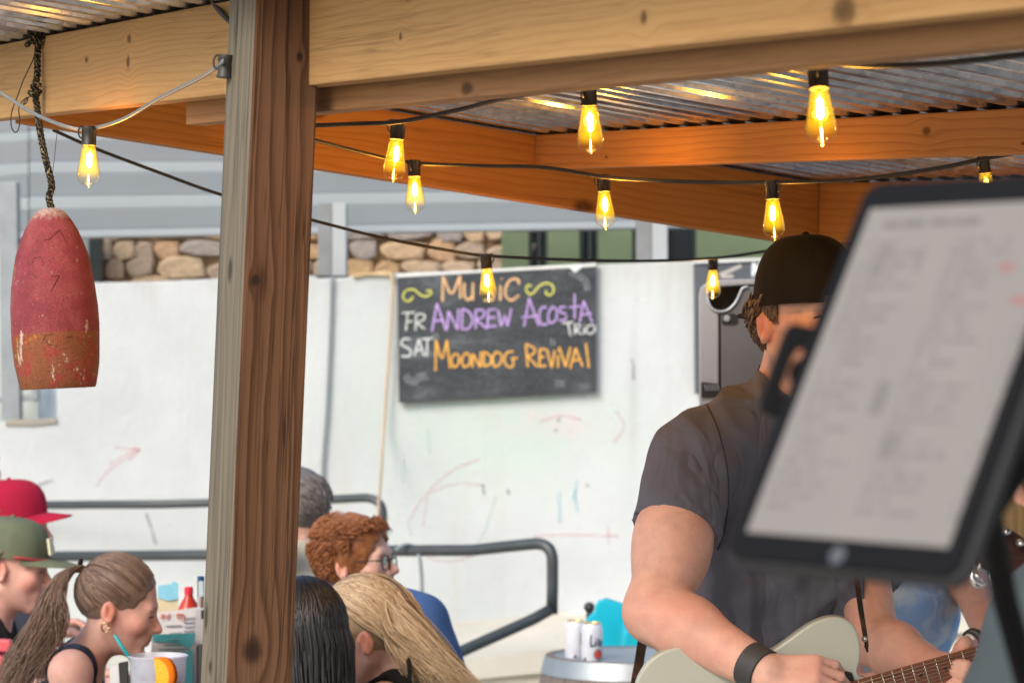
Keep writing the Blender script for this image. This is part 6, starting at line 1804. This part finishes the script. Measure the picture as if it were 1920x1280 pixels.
# woman with long black hair, from behind
hm_blk = hair_mat('hair_black', (0.004, 0.004, 0.005), (0.034, 0.034, 0.039), 0.40)
H7 = Head(W(567, 1204, 5.35), 25, 12, 0, 0.93)
root, *_ = sitter('woman with long straight black hair seen from behind, right of the post', H7, MAT['skin_tan'], MAT['black_cloth'], (-0.4, 0.9, 0), width=0.165, details=False, female=True)
hair_shell(H7, hm_blk, root, 0.014, (((0, 0.16, -0.05), (0.085, 0.10, 0.14)),))
lines = []; rad = []; sh_ = []
for k in range(900):
    a = RNG.uniform(-math.pi, math.pi)
    part = Vector((0.0 + RNG.uniform(-0.06, 0.06), RNG.uniform(-0.55, 0.75), 0.9))
    aa = RNG.uniform(-2.4, 2.4) - math.pi/2
    low = Vector((math.cos(aa), math.sin(aa), -0.15))
    if low.y > 0.75: continue
    pts = [H7.surf(slerp(part, low, q), 0.012 + 0.005*q) + rnd3(0.0008) for q in np.linspace(0, 1, 8)]
    e = pts[-1]; c_ = H7.p(0, -0.02, 0)
    outw = Vector((e.x - c_.x, e.y - c_.y, 0)); outw.normalize(); ph = RNG.uniform(0, 6.28); L_ = RNG.uniform(0.24, 0.40)
    for q in np.linspace(0.12, 1, 9):
        pts.append(e + Vector((0, 0, -q*L_)) + outw * (0.006*q + 0.006*math.sin(q*7 + ph)) + Vector((0.006*math.sin(q*5 + ph), 0, 0)))
    lines.append(pts); rad.append(RNG.uniform(0.0012, 0.0036)); sh_.append(float(np.clip(RNG.normal(0.3, 0.25), 0, 1)))
strands('hair_strand', hm_blk, root, lines, rad, 5, sh_)

# woman with long blonde hair
hm_bld = hair_mat('hair_blonde', (0.24, 0.15, 0.080), (0.68, 0.53, 0.35))
H8 = Head(W(686, 1190, 5.6), 82, 18, -4, 0.93)
root, f, r, u, N, shl, hip = sitter('woman with long blonde hair over her shoulder and a black strap top, leaning left', H8, MAT['skin_light'], MAT['black_cloth'], (-1, 0.25, 0), width=0.165, tank=True, shirt_name='top', female=True, details=False,
    neck=W(752, 1276, 5.6), shoulder_drop=0.045, lean=0.30)
hair_shell(H8, hm_bld, root, 0.007, (((0, 0.128, -0.055), (0.090, 0.098, 0.12)), ((0, 0.06, -0.13), (0.12, 0.13, 0.085)), ((0.095, 0.02, -0.04), (0.032, 0.055, 0.055)), ((-0.095, 0.02, -0.04), (0.034, 0.060, 0.060)), ((-0.06, -0.05, -0.085), (0.07, 0.075, 0.045))))
lines = []; rad = []; sh_ = []
for k in range(900):
    side = -1 if RNG.uniform() < 0.72 else 1      # her left side faces the lens
    part = Vector((RNG.uniform(-0.05, 0.05) + side*0.05, RNG.uniform(-0.2, 0.88), 0.85))
    lowz = RNG.uniform(-0.75, 0.45)
    low = Vector((side*RNG.uniform(0.30, 0.80), -0.85 + RNG.uniform(-0.25, 0.10), lowz))
    if k % 3 == 0: low = Vector((side*RNG.uniform(0.62, 0.92), RNG.uniform(-0.72, -0.42), RNG.uniform(-0.55, -0.05)))
    pts = [H8.surf(slerp(part, low, q), 0.010 + 0.006*q) + rnd3(0.0008) for q in np.linspace(0, 1, 9)]
    e = pts[-1]; tq = RNG.uniform(0, 1); ph = RNG.uniform(0, 6.28)
    e_px = 960 + e.x / e.y * F; e_py = YH - (e.z - EYE) / e.y * F
    tx = 712 + 128*tq + RNG.uniform(-12, 12); ty = 1222 + 14*tq + RNG.uniform(-10, 12)
    if tq < 0.3 : tx -= 10
    for q in np.linspace(0.15, 1, 8):
        x = e_px + (tx + 60 - e_px) * q + 5*math.sin(q*6 + ph); y = e_py + (ty + 50 - e_py) * (q ** 1.12) + 4*math.sin(q*5 + ph*2) + 26*math.sin(math.pi*q)*(0.35 if lowz < 0 else 0.0)
        pts.append(W(x, y, e.y + (5.50 - e.y) * q + 0.012*math.sin(q*4 + ph)))
    lines.append(pts); rad.append(RNG.uniform(0.0010, 0.0030)); sh_.append(float(np.clip(RNG.normal(0.55, 0.28), 0, 1)))
strands('hair_strand', hm_bld, root, lines, rad, 5, sh_)
g = Geo(); g.tube(spline([W(765, 1232, 5.50), W(768, 1258, 5.47), W(766, 1300, 5.48)], 5), 0.0045, 8, flat=0.5); g.build('strap', MAT['black_cloth'], root, True)

# person in pale denim behind the guitar
H9 = Head(W(1672, 880, 5.9), -70, 8, 0, 1.0)
root, f, r, u, N, shl, hip = sitter('person in pale blue mottled shirt behind the guitar neck, head hidden by the tablet', H9, MAT['skin_light'], fabric('pale_denim', (0.24, 0.42, 0.72), 0.2, 700, 0.75, (0.60, 0.72, 0.82)), (0.6, -0.8, 0), width=0.19, hairm=hm_dk, neck=W(1690, 1012, 5.95), sleeve='short', sleeve_frac=0.12,
    arms={-1: {'elbow': W(1866, 1205, 5.72), 'wrist': W(1745, 1330, 5.5)}})
hair_shell(H9, hm_dk, root, 0.014, FACE_CUT)

# ------------------------------------------------------------------ guitarist
m_tee = fabric('charcoal_tee', (0.122, 0.128, 0.165), 0.15, 900, fold=0.5)
HS = Head(W(1508, 606, 4.75), -150, -4, 0, 1.0)
feetx = W(1450, 1330, 4.85)
sg_root = thing('person', 'guitarist in a backward black cap and charcoal T-shirt, face behind the tablet', 'person', (feetx.x, feetx.y, 0))
Nn = W(1470, 748, 4.80)
shR, shL = W(1296, 874, 4.66), W(1580, 868, 4.92)
elR, elL = W(1230, 1146, 4.50), W(1640, 1200, 4.70)
wrR, wrL = W(1438, 1262, 4.345), W(1770, 1262, 4.50)
hipc = W(1445, 1335, 4.88)
f, r, u = frame_from((0.55, -0.83, 0))
f = Vector((0.50, -0.866, 0)); r = f.cross(Vector((0, 0, 1)))
Rm = Matrix((r, f, u)).transposed()
allp = [Nn, shR, shL, elR, elL, wrR, wrL, hipc, W(1600, 1262, 4.28), W(1880, 1200, 4.45), HS.p(0, 0, 0.15), HS.p(0, 0.13, 0)]
lo = [min(p[i] for p in allp) - 0.12 for i in range(3)]; hi = [max(p[i] for p in allp) + 0.12 for i in range(3)]
def trunkS(v, e, k=0.05):
    v.ell(hipc, (0.165 + e, 0.12 + e, 0.14), Rm, k)
    v.ell(W(1452, 1130, 4.86), (0.158 + e, 0.125 + e, 0.17), Rm, k)
    v.ell(W(1440, 935, 4.83), (0.170 + e, 0.120 + e, 0.16), Rm, k)
    for sh in (shR, shL): v.cone(Nn + (sh - Nn)*0.15, sh + u*0.006 - (sh-Nn)*0.12, 0.050 + e, 0.058 + e, 0.05)
v = Vol(lo, hi, 0.0045)
trunkS(v, 0)
v.cone(Nn - u*0.03, HS.p(0, -0.02, -0.05), 0.062, 0.060, 0.03)
def armS(v, s_, e, w):
    v.cone(s_, e, 0.063, 0.051, 0.03); v.ell(e.lerp(s_, 0.45), (0.063, 0.063, 0.085), None, 0.04)
    m = e.lerp(w, 0.30); v.cone(e, m, 0.050, 0.052, 0.03); v.cone(m, w, 0.052, 0.033, 0.03)
armS(v, shR, elR, wrR); 
v.cone(shL, elL, 0.058, 0.043, 0.03); v.cone(elL, elL.lerp(wrL, 0.3), 0.043, 0.045, 0.025); v.cone(elL.lerp(wrL, 0.3), wrL, 0.045, 0.029, 0.03)
# strumming hand: loose fist over the strings
dR = (W(1600, 1262, 4.315) - wrR).normalized()
hand(v, wrR, dR, Vector((0.15, 0.75, -0.65)), 1.0, 0.62, 1, 0.004)
# fretting hand: thumb over the top edge, fingers curled onto the strings from below
def chain(v, pts, r0, r1, k=0.004):
    n = len(pts) - 1
    for i in range(n): v.cone(pts[i], pts[i+1], r0 + (r1-r0)*i/n, r0 + (r1-r0)*(i+1)/n, k)
palm = W(1800, 1282, 4.50)
v.cone(wrL, palm, 0.032, 0.030, 0.02); v.ell(W(1812, 1262, 4.505), (0.030, 0.022, 0.042), None, 0.015)
chain(v, [W(1790, 1262, 4.505), W(1793, 1236, 4.485), W(1803, 1215, 4.455), W(1812, 1206, 4.44)], 0.0150, 0.0120, 0.006)
v.ell(W(1809, 1210, 4.437), (0.0135, 0.012, 0.0165), None, 0.006)
for (b_, k_, t1, t2, rr_) in (((1852, 1292, 4.47), (1836, 1262, 4.405), (1812, 1246, 4.392), (1792, 1242, 4.402), 0.0098), ((1846, 1312, 4.47), (1826, 1280, 4.402), (1806, 1264, 4.390), (1787, 1258, 4.402), 0.0100), ((1838, 1330, 4.47), (1816, 1302, 4.402), (1800, 1288, 4.390), (1782, 1280, 4.402), 0.0096), ((1828, 1345, 4.475), (1806, 1322, 4.405), (1790, 1308, 4.392), (1774, 1302, 4.402), 0.0086)):
    chain(v, [W(1815, 1300, 4.495), W(*b_), W(*k_), W(*t1), W(*t2)], rr_*1.12, rr_*0.9, 0.004)
HS.sculpt(v)
v.build('body', MAT['skin_tan'], sg_root, HS.tint)
# T-shirt
v = Vol(lo, hi, 0.006)
trunkS(v, 0.021)
endR = shR.lerp(elR, 0.44); endL = shL.lerp(elL, 0.70)
v.cone(shR, endR, 0.079, 0.079, 0.035); v.cone(shL, endL, 0.074, 0.070, 0.035)
v.cone(Nn - u*0.03, Nn + u*0.004 + f*0.004, 0.080, 0.072, 0.02)
# folds: soft long ones hanging from the shoulders and a few across the belly
X = v.ax[0][:, None, None]; Y = v.ax[1][None, :, None]; Z = v.ax[2][None, None, :]
fold = 0.017*(np.abs(np.sin(X*40 + Z*14 + 2.4*np.sin(Z*8 + 1) + 1.2*np.sin(Y*14))) - 0.5) * (0.55 + 0.45*np.sin(Z*11 + X*7)) + 0.010*np.sin(Z*62 - X*44 + 2*np.sin(X*16)) * np.clip((1.33 - Z)*4, 0, 1)
v.D = v.D + fold.astype(np.float32)
axR = (elR - shR).normalized(); 
Xd = (X - endR.x)*axR.x + (Y - endR.y)*axR.y + (Z - endR.z)*axR.z
dist_arm = np.sqrt(np.maximum(0, (X-endR.x)**2 + (Y-endR.y)**2 + (Z-endR.z)**2 - Xd**2))
tor = (X - W(1330, 1000, 4.7).x)
near = (dist_arm < 0.14) & (Xd > 0.0) & (tor < 0.02)
v.D = np.where(near & (Xd > 0), np.maximum(v.D, Xd.astype(np.float32)), v.D)
axL = (elL - shL).normalized(); Xd2 = (X - endL.x)*axL.x + (Y - endL.y)*axL.y + (Z - endL.z)*axL.z
v.D = np.where((X > W(1610, 0, 4.8).x) , np.maximum(v.D, Xd2.astype(np.float32)), v.D)
v.cone(Nn + u*0.005 + f*0.01, Nn + u*0.14 + f*0.03, 0.064, 0.066, 0.006, 'cut')
tee = v.build('t_shirt', m_tee, sg_root, smooth_it=1)
# seams: shoulder yoke and collar rib
from mathutils.bvhtree import BVHTree
_bv = BVHTree.FromPolygons([v_.co.copy() for v_ in tee.data.vertices], [list(p_.vertices) for p_ in tee.data.polygons])
def on_shirt(px, py):
    d_ = (W(px, py, 4.0) - cam.location).normalized(); h_ = _bv.ray_cast(cam.location, d_)
    return h_[0] + h_[1] * 0.0004 if h_[0] is not None else None
m_seam = fabric('tee_seam', (0.050, 0.046, 0.052), 0.1)
for pts_ in ([(1322, 752), (1344, 800), (1360, 860), (1366, 920), (1360, 985), (1346, 1030)], [(1190, 962), (1220, 962), (1260, 978), (1300, 1000), (1318, 1014)]):
    P_ = [on_shirt(x, y) for x, y in [(q.x, q.y) for q in spline([Vector((a, b, 0)) for a, b in pts_], 8)]]
    P_ = [q for q in P_ if q is not None]
    if len(P_) > 3:
        g = Geo(); g.tube(P_, 0.0014, 6); g.build('seam', m_seam, sg_root, True)
v = Vol((feetx.x-0.35, feetx.y-0.35, 0.05), (feetx.x+0.35, feetx.y+0.35, hipc.z+0.1), 0.014)
v.ell(hipc, (0.175, 0.13, 0.13), Rm, 0.04); g = Geo()
for s_ in (-1, 1):
    h0 = hipc + r*s_*0.09 - u*0.04; k0 = Vector((hipc.x, hipc.y, 0.50)) + r*s_*0.12 + f*0.03; a0 = Vector((hipc.x, hipc.y, 0.08)) + r*s_*0.13
    v.cone(h0, k0, 0.095, 0.07, 0.03); v.cone(k0, a0, 0.07, 0.055, 0.02)
    g.tube([Vector((a0.x, a0.y, 0.042)) - f*0.06, Vector((a0.x, a0.y, 0.046)) + f*0.05, Vector((a0.x, a0.y, 0.036)) + f*0.17], [0.04, 0.044, 0.032], 14)
v.build('trousers', MAT['denim_dark'], sg_root); g.build('shoes', MAT['shoe'], sg_root, True)
m_capb = fabric('black_cap', (0.012, 0.0115, 0.012), 0.2, 800)
cap(HS, '', m_capb, -1, -2, 0.034, parent=sg_root, brim_len=0.072, opening=True, zb=0.030)
hm_sg = hair_mat('hair_singer', (0.035, 0.022, 0.014), (0.20, 0.125, 0.075))
side_hair(HS, hm_sg, sg_root, 420, -0.95, 0.28, 0.05, 1.0, off=0.004, rr_=(0.0016, 0.0034), shade=(0.45, 0.25))
lines = []; rad = []; sh_ = []
for k in range(150):
    d = Vector((0.9, RNG.uniform(0.08, 0.42), RNG.uniform(-0.25, 0.22))); tg_ = Vector((0, RNG.uniform(-0.25, 0.1), -0.8)) + rnd3(0.2); L_ = RNG.uniform(0.15, 0.38)
    lines.append([HS.surf(d + tg_*q*L_, 0.001 + 0.006*math.sin(q*2.6)) for q in np.linspace(0, 1, 6)]); rad.append(RNG.uniform(0.0009, 0.0018)); sh_.append(RNG.uniform(0.2, 0.8))
strands('sideburn', hm_sg, sg_root, lines, rad, 5, sh_)
HS.face_details(sg_root, {'hair': hm_sg, 'lash': MAT['lash']})
# watch
m_watch = paint('watch_strap', (0.035, 0.036, 0.038), 0.6)
wd = (wrR - elR).normalized(); wc = wrR - wd*0.022
a_ = wd.orthogonal().normalized(); b_ = wd.cross(a_)
g = Geo(); V = []; Fc = []; n = 28
for k in range(n):
    w_ = 2*math.pi*k/n; d_ = a_*math.cos(w_) + b_*math.sin(w_)
    for (rr_, l) in ((0.0355, -0.018), (0.0385, -0.017), (0.0378, 0.017), (0.0348, 0.018)): V.append(wc + d_*rr_ + wd*l)
for k in range(n):
    for j in range(4): Fc.append([4*k+j, 4*k+(j+1) % 4, 4*((k+1) % n)+(j+1) % 4, 4*((k+1) % n)+j])
g.add(V, Fc); g.build('watch', m_watch, sg_root, True, auto=40)

# ------------------------------------------------------------------ guitar
DG = 4.40
guitar = thing('guitar', 'pale cream electric guitar with rosewood fretboard held by the guitarist', 'guitar', W(1450, 1330, DG))
m_cream = paint('guitar_cream', (0.44, 0.46, 0.39), 0.25, var=0.03, scale=3, bump=0.01, fine=200)
body2d = [(1186, 1320), (1190, 1285), (1202, 1258), (1222, 1234), (1250, 1218), (1285, 1211), (1330, 1214), (1375, 1221), (1420, 1223), (1448, 1218), (1478, 1198), (1510, 1175), (1535, 1162), (1558, 1156), (1580, 1158), (1598, 1169), (1609, 1190), (1614, 1215), (1612, 1240), (1608, 1258), (1613, 1268), (1628, 1274), (1640, 1300), (1642, 1325), (1620, 1335), (1612, 1350), (1630, 1365), (1618, 1385), (1570, 1388), (1510, 1385), (1450, 1405), (1390, 1445), (1310, 1465), (1240, 1450), (1200, 1400)]
bp3 = spline([Vector((x, y, 0)) for x, y in body2d + [body2d[0]]], 5)[:-1]
g = Geo(); g.prism([W(p.x, p.y, DG) for p in bp3], (0.002, 0.045, 0)); g.build('guitar_body', m_cream, guitar, True, 0.009, 4, auto=60)
m_pg = flat_mat('pickguard_black', (0.015, 0.014, 0.017), 0.2)
pg2 = spline([Vector((x, y, 0)) for x, y in ((1458, 1262), (1475, 1252), (1500, 1248), (1530, 1248), (1560, 1252), (1590, 1258), (1600, 1268), (1610, 1330), (1560, 1372), (1500, 1365), (1460, 1330), (1452, 1290), (1458, 1262))], 5)[:-1]
g = Geo(); g.prism([W(p.x, p.y, DG - 0.0025) for p in pg2], (0, 0.0022, 0)); g.build('pickguard', m_pg, guitar, False, 0.0006)
for (x, y) in ((1495, 1253), (1580, 1262)):
    g = Geo(); g.lathe([(0.0001, 0.0018), (0.002, 0.0012), (0.0024, 0)], n=12, M=Euler((R(90), 0, 0)).to_matrix().to_4x4(), c=W(x, y, DG - 0.0024)); g.build('screw', flat_mat('chrome', (0.7, 0.7, 0.7), 0.2, 1.0), guitar, True)
# neck: runs up to the right
nd0, nd1 = Vector((1500, 1338)), Vector((1900, 1213))
def NK(s_, tt, off=0.0):
    """s_ along the neck in px, tt across (0 = upper edge), off towards the lens"""
    dx = (nd1 - nd0).normalized(); nx = Vector((-dx.y, dx.x))
    q = nd0 + dx * s_ + nx * tt
    return W(q.x, q.y, DG - 0.012 - off + 0.00005 * s_)
# place the upper edge through (1612,1272)-(1831,1213)
nd0 = Vector((1480, 1310)); nd1 = Vector((1831, 1211))
m_rose = wood('rosewood', (0.20, 0.075, 0.040), (0.10, 0.035, 0.018), 220, [], streak=0.35, fibre=0.6, seed=51, axis='z', rough=0.5)
LN = 440; w0, w1 = 52, 44
g = Geo(); g.prism([NK(0, 2), NK(LN, 2), NK(LN, w1-2), NK(0, w0-2)], (0, 0.022, 0)); g.build('neck', wood('maple', (0.5, 0.33, 0.17), (0.4, 0.24, 0.1), 90, [], seed=52), guitar, False, 0.006, 3)
g = Geo(); g.prism([NK(0, 0, 0.0045), NK(LN, 0, 0.0045), NK(LN, w1, 0.0045), NK(0, w0, 0.0045)], (0, 0.0044, 0)); fb = g.build('fretboard', m_rose, guitar, False, 0.001)
m_fret = flat_mat('fret_wire', (0.62, 0.58, 0.48), 0.25, 0.7)
for x in (1556, 1573, 1591, 1609, 1633, 1653, 1672, 1690, 1709, 1731, 1753, 1778, 1803, 1830, 1858, 1888):
    s_ = (x - nd0.x) / (nd1 - nd0).normalized().x; wid = w0 + (w1-w0)*s_/LN
    g = Geo(); g.tube([NK(s_, 0.6, 0.0050), NK(s_ , wid-0.6, 0.0050)], 0.0011, 6); g.build('fret', m_fret, fb, True)
for x in (1720, 1766, 1662):
    s_ = (x - nd0.x) / (nd1 - nd0).normalized().x
    c_ = NK(s_, 25, 0.0047); g = Geo(); g.lathe([(0.0001, 0.0003), (0.003, 0.0)], n=14, M=Euler((R(90), 0, 0)).to_matrix().to_4x4(), c=c_); g.build('inlay', m_pg, fb, True)
m_str = flat_mat('string_steel', (0.50, 0.42, 0.30), 0.3, 0.8)
for k in range(6):
    g = Geo(); g.tube([NK(-120, 8 + k*7.6, 0.0085), NK(LN, 6 + k*6.4, 0.0075)], 0.0004 + 0.00007*(5-k), 6); g.build('string', m_str, guitar, True)
# bridge, pickup, headstock
g = Geo(); g.prism([NK(-150, 0, 0.0), NK(-115, 0, 0.0), NK(-115, 55, 0.0), NK(-150, 55, 0.0)], (0, -0.006, 0)); g.build('bridge', flat_mat('chrome2', (0.6, 0.6, 0.6), 0.25, 1.0), guitar, False, 0.001)
g = Geo(); g.prism([NK(LN, 0), NK(LN+25, -8), NK(LN+170, -22), NK(LN+185, 10), NK(LN+40, 56), NK(LN, w1)], (0, 0.014, 0)); g.build('headstock', bpy.data.materials['maple'], guitar, False, 0.003)
# strap: over the shoulder and down to the upper horn
m_strap = fabric('strap', (0.03, 0.026, 0.022), 0.3, 400, 0.8, (0.12, 0.06, 0.035))
g = Geo(); 
def ribbon_(g, pts, w, th, nrm):
    P = spline(pts, 6); V = []; Fc = []
    for i, p in enumerate(P):
        tg = (P[min(i+1, len(P)-1)] - P[max(i-1, 0)]).normalized(); nn = Vector(nrm); sd = tg.cross(nn).normalized()
        nn = sd.cross(tg)
        V += [p - sd*w/2, p + sd*w/2, p + sd*w/2 + nn*th, p - sd*w/2 + nn*th]
    for i in range(len(P)-1):
        for k in range(4): Fc.append([4*i+k, 4*i+(k+1) % 4, 4*i+4+(k+1) % 4, 4*i+4+k])
    Fc += [[3,2,1,0], [4*len(P)-4, 4*len(P)-3, 4*len(P)-2, 4*len(P)-1]]
    g.add(V, Fc)
ribbon_(g, [W(1530, 830, 4.69), W(1570, 920, 4.68), W(1598, 1020, 4.70), W(1606, 1090, 4.68), W(1614, 1150, 4.60), W(1622, 1200, 4.50), W(1623, 1217, 4.45)], 0.011, 0.003, (0.3, -1, 0)); g.build('strap', m_strap, guitar, False)
g = Geo(); g.lathe([(0.0001, 0.005), (0.004, 0.004), (0.005, 0)], n=14, M=Euler((R(90), 0, 0)).to_matrix().to_4x4(), c=W(1621, 1197, 4.445)); g.build('strap_button', bpy.data.materials['chrome'], guitar, True)
g = Geo(); ribbon_(g, [W(1208, 1180, 4.70), W(1200, 1225, 4.62), W(1193, 1270, 4.52), W(1188, 1320, 4.46)], 0.017, 0.003, (0.1, -1, 0)); g.build('strap', m_strap, guitar, False)
# capo
g = Geo(); sC = (1835 - nd0.x) / (nd1 - nd0).normalized().x
g.tube(spline([W(1806, 1190, 4.39), W(1813, 1184, 4.385), W(1824, 1183, 4.38), W(1836, 1190, 4.375), W(1843, 1204, 4.372), W(1846, 1225, 4.372), W(1846, 1256, 4.374)], 6), [0.002, 0.003, 0.006, 0.0075, 0.0075, 0.007, 0.006], 12)
tag(g.build('capo', m_blk, None, True), 'black capo clamped across the neck of the cream guitar', 'capo')

# ------------------------------------------------------------------ second musician at the right edge
NP = W(2060, 1075, 2.62)
HP = Head(W(2075, 880, 2.60), -20, 5, 0, 1.0)
root, f, r, u, N, shl, hip = sitter('person in a grey-blue T-shirt cut off by the right edge, behind the tablet stand', HP, MAT['skin_tan'], fabric('slate_tee', (0.050, 0.066, 0.075), 0.2, 900), (0.35, 0.94, 0), neck=W(2110, 1050, 2.64), width=0.075, hairm=hm_dk, seat_z=0.72, sleeve='long', shoulder_drop=0.075,
    arms={-1: {'elbow': W(1990, 1480, 2.62), 'wrist': W(2000, 1700, 2.8)}}, h=0.006, shirt_amp=0.003)
hair_shell(HP, hm_dk, root, 0.014, FACE_CUT)
# the headstock of that musician's guitar
g2 = thing('guitar', 'dark brown guitar headstock with chrome tuner behind the tablet stand', 'guitar', W(1900, 1040, 3.2))
m_dkw = wood('dark_headstock', (0.040, 0.016, 0.011), (0.016, 0.007, 0.005), 90, [], seed=70, rough=0.3)
DH = 3.2
g = Geo(); hs = spline([Vector((x, y, 0)) for x, y in ((1812, 1030), (1816, 1012), (1850, 996), (1890, 992), (1912, 1002), (1932, 1020), (1960, 1060), (1955, 1090), (1920, 1096), (1870, 1078), (1830, 1058), (1812, 1030))], 4)[:-1]
g.prism([W(p.x, p.y, DH) for p in hs], (0, 0.014, 0)); g.build('headstock', m_dkw, g2, False, 0.003, 2)
g = Geo(); g.prism([W(x, y, DH + 0.004) for x, y in ((1930, 1040), (1960, 1050), (2300, 1520), (2270, 1545))], (0, 0.022, 0)); g.build('neck', m_dkw, g2, False, 0.004)
m_chr = bpy.data.materials['chrome']
for (x, y) in ((1912, 1018), (1822, 1050), (1886, 997)):
    p = W(x, y, DH - 0.004); g = Geo(); g.lathe([(0.006, 0), (0.0055, 0.004), (0.003, 0.006), (0.003, 0.010), (0.0001, 0.0105)], n=14, M=Euler((R(90), 0, 0)).to_matrix().to_4x4(), c=p); g.build('tuning_post', m_chr, g2, True)
g = Geo(); g.tube([W(1838, 1056, DH), W(1836, 1070, DH)], 0.0022, 8)
g.tube(spline([W(x, y, DH - 0.002) for x, y in ((1826, 1071), (1824, 1082), (1829, 1092), (1840, 1095), (1845, 1088))], 5), [0.002, 0.0045, 0.006, 0.0045, 0.002], 10); g.tube([W(1829, 1076, DH - 0.003), W(1843, 1090, DH - 0.003)], 0.0015, 6); g.build('tuner', m_chr, g2, True)
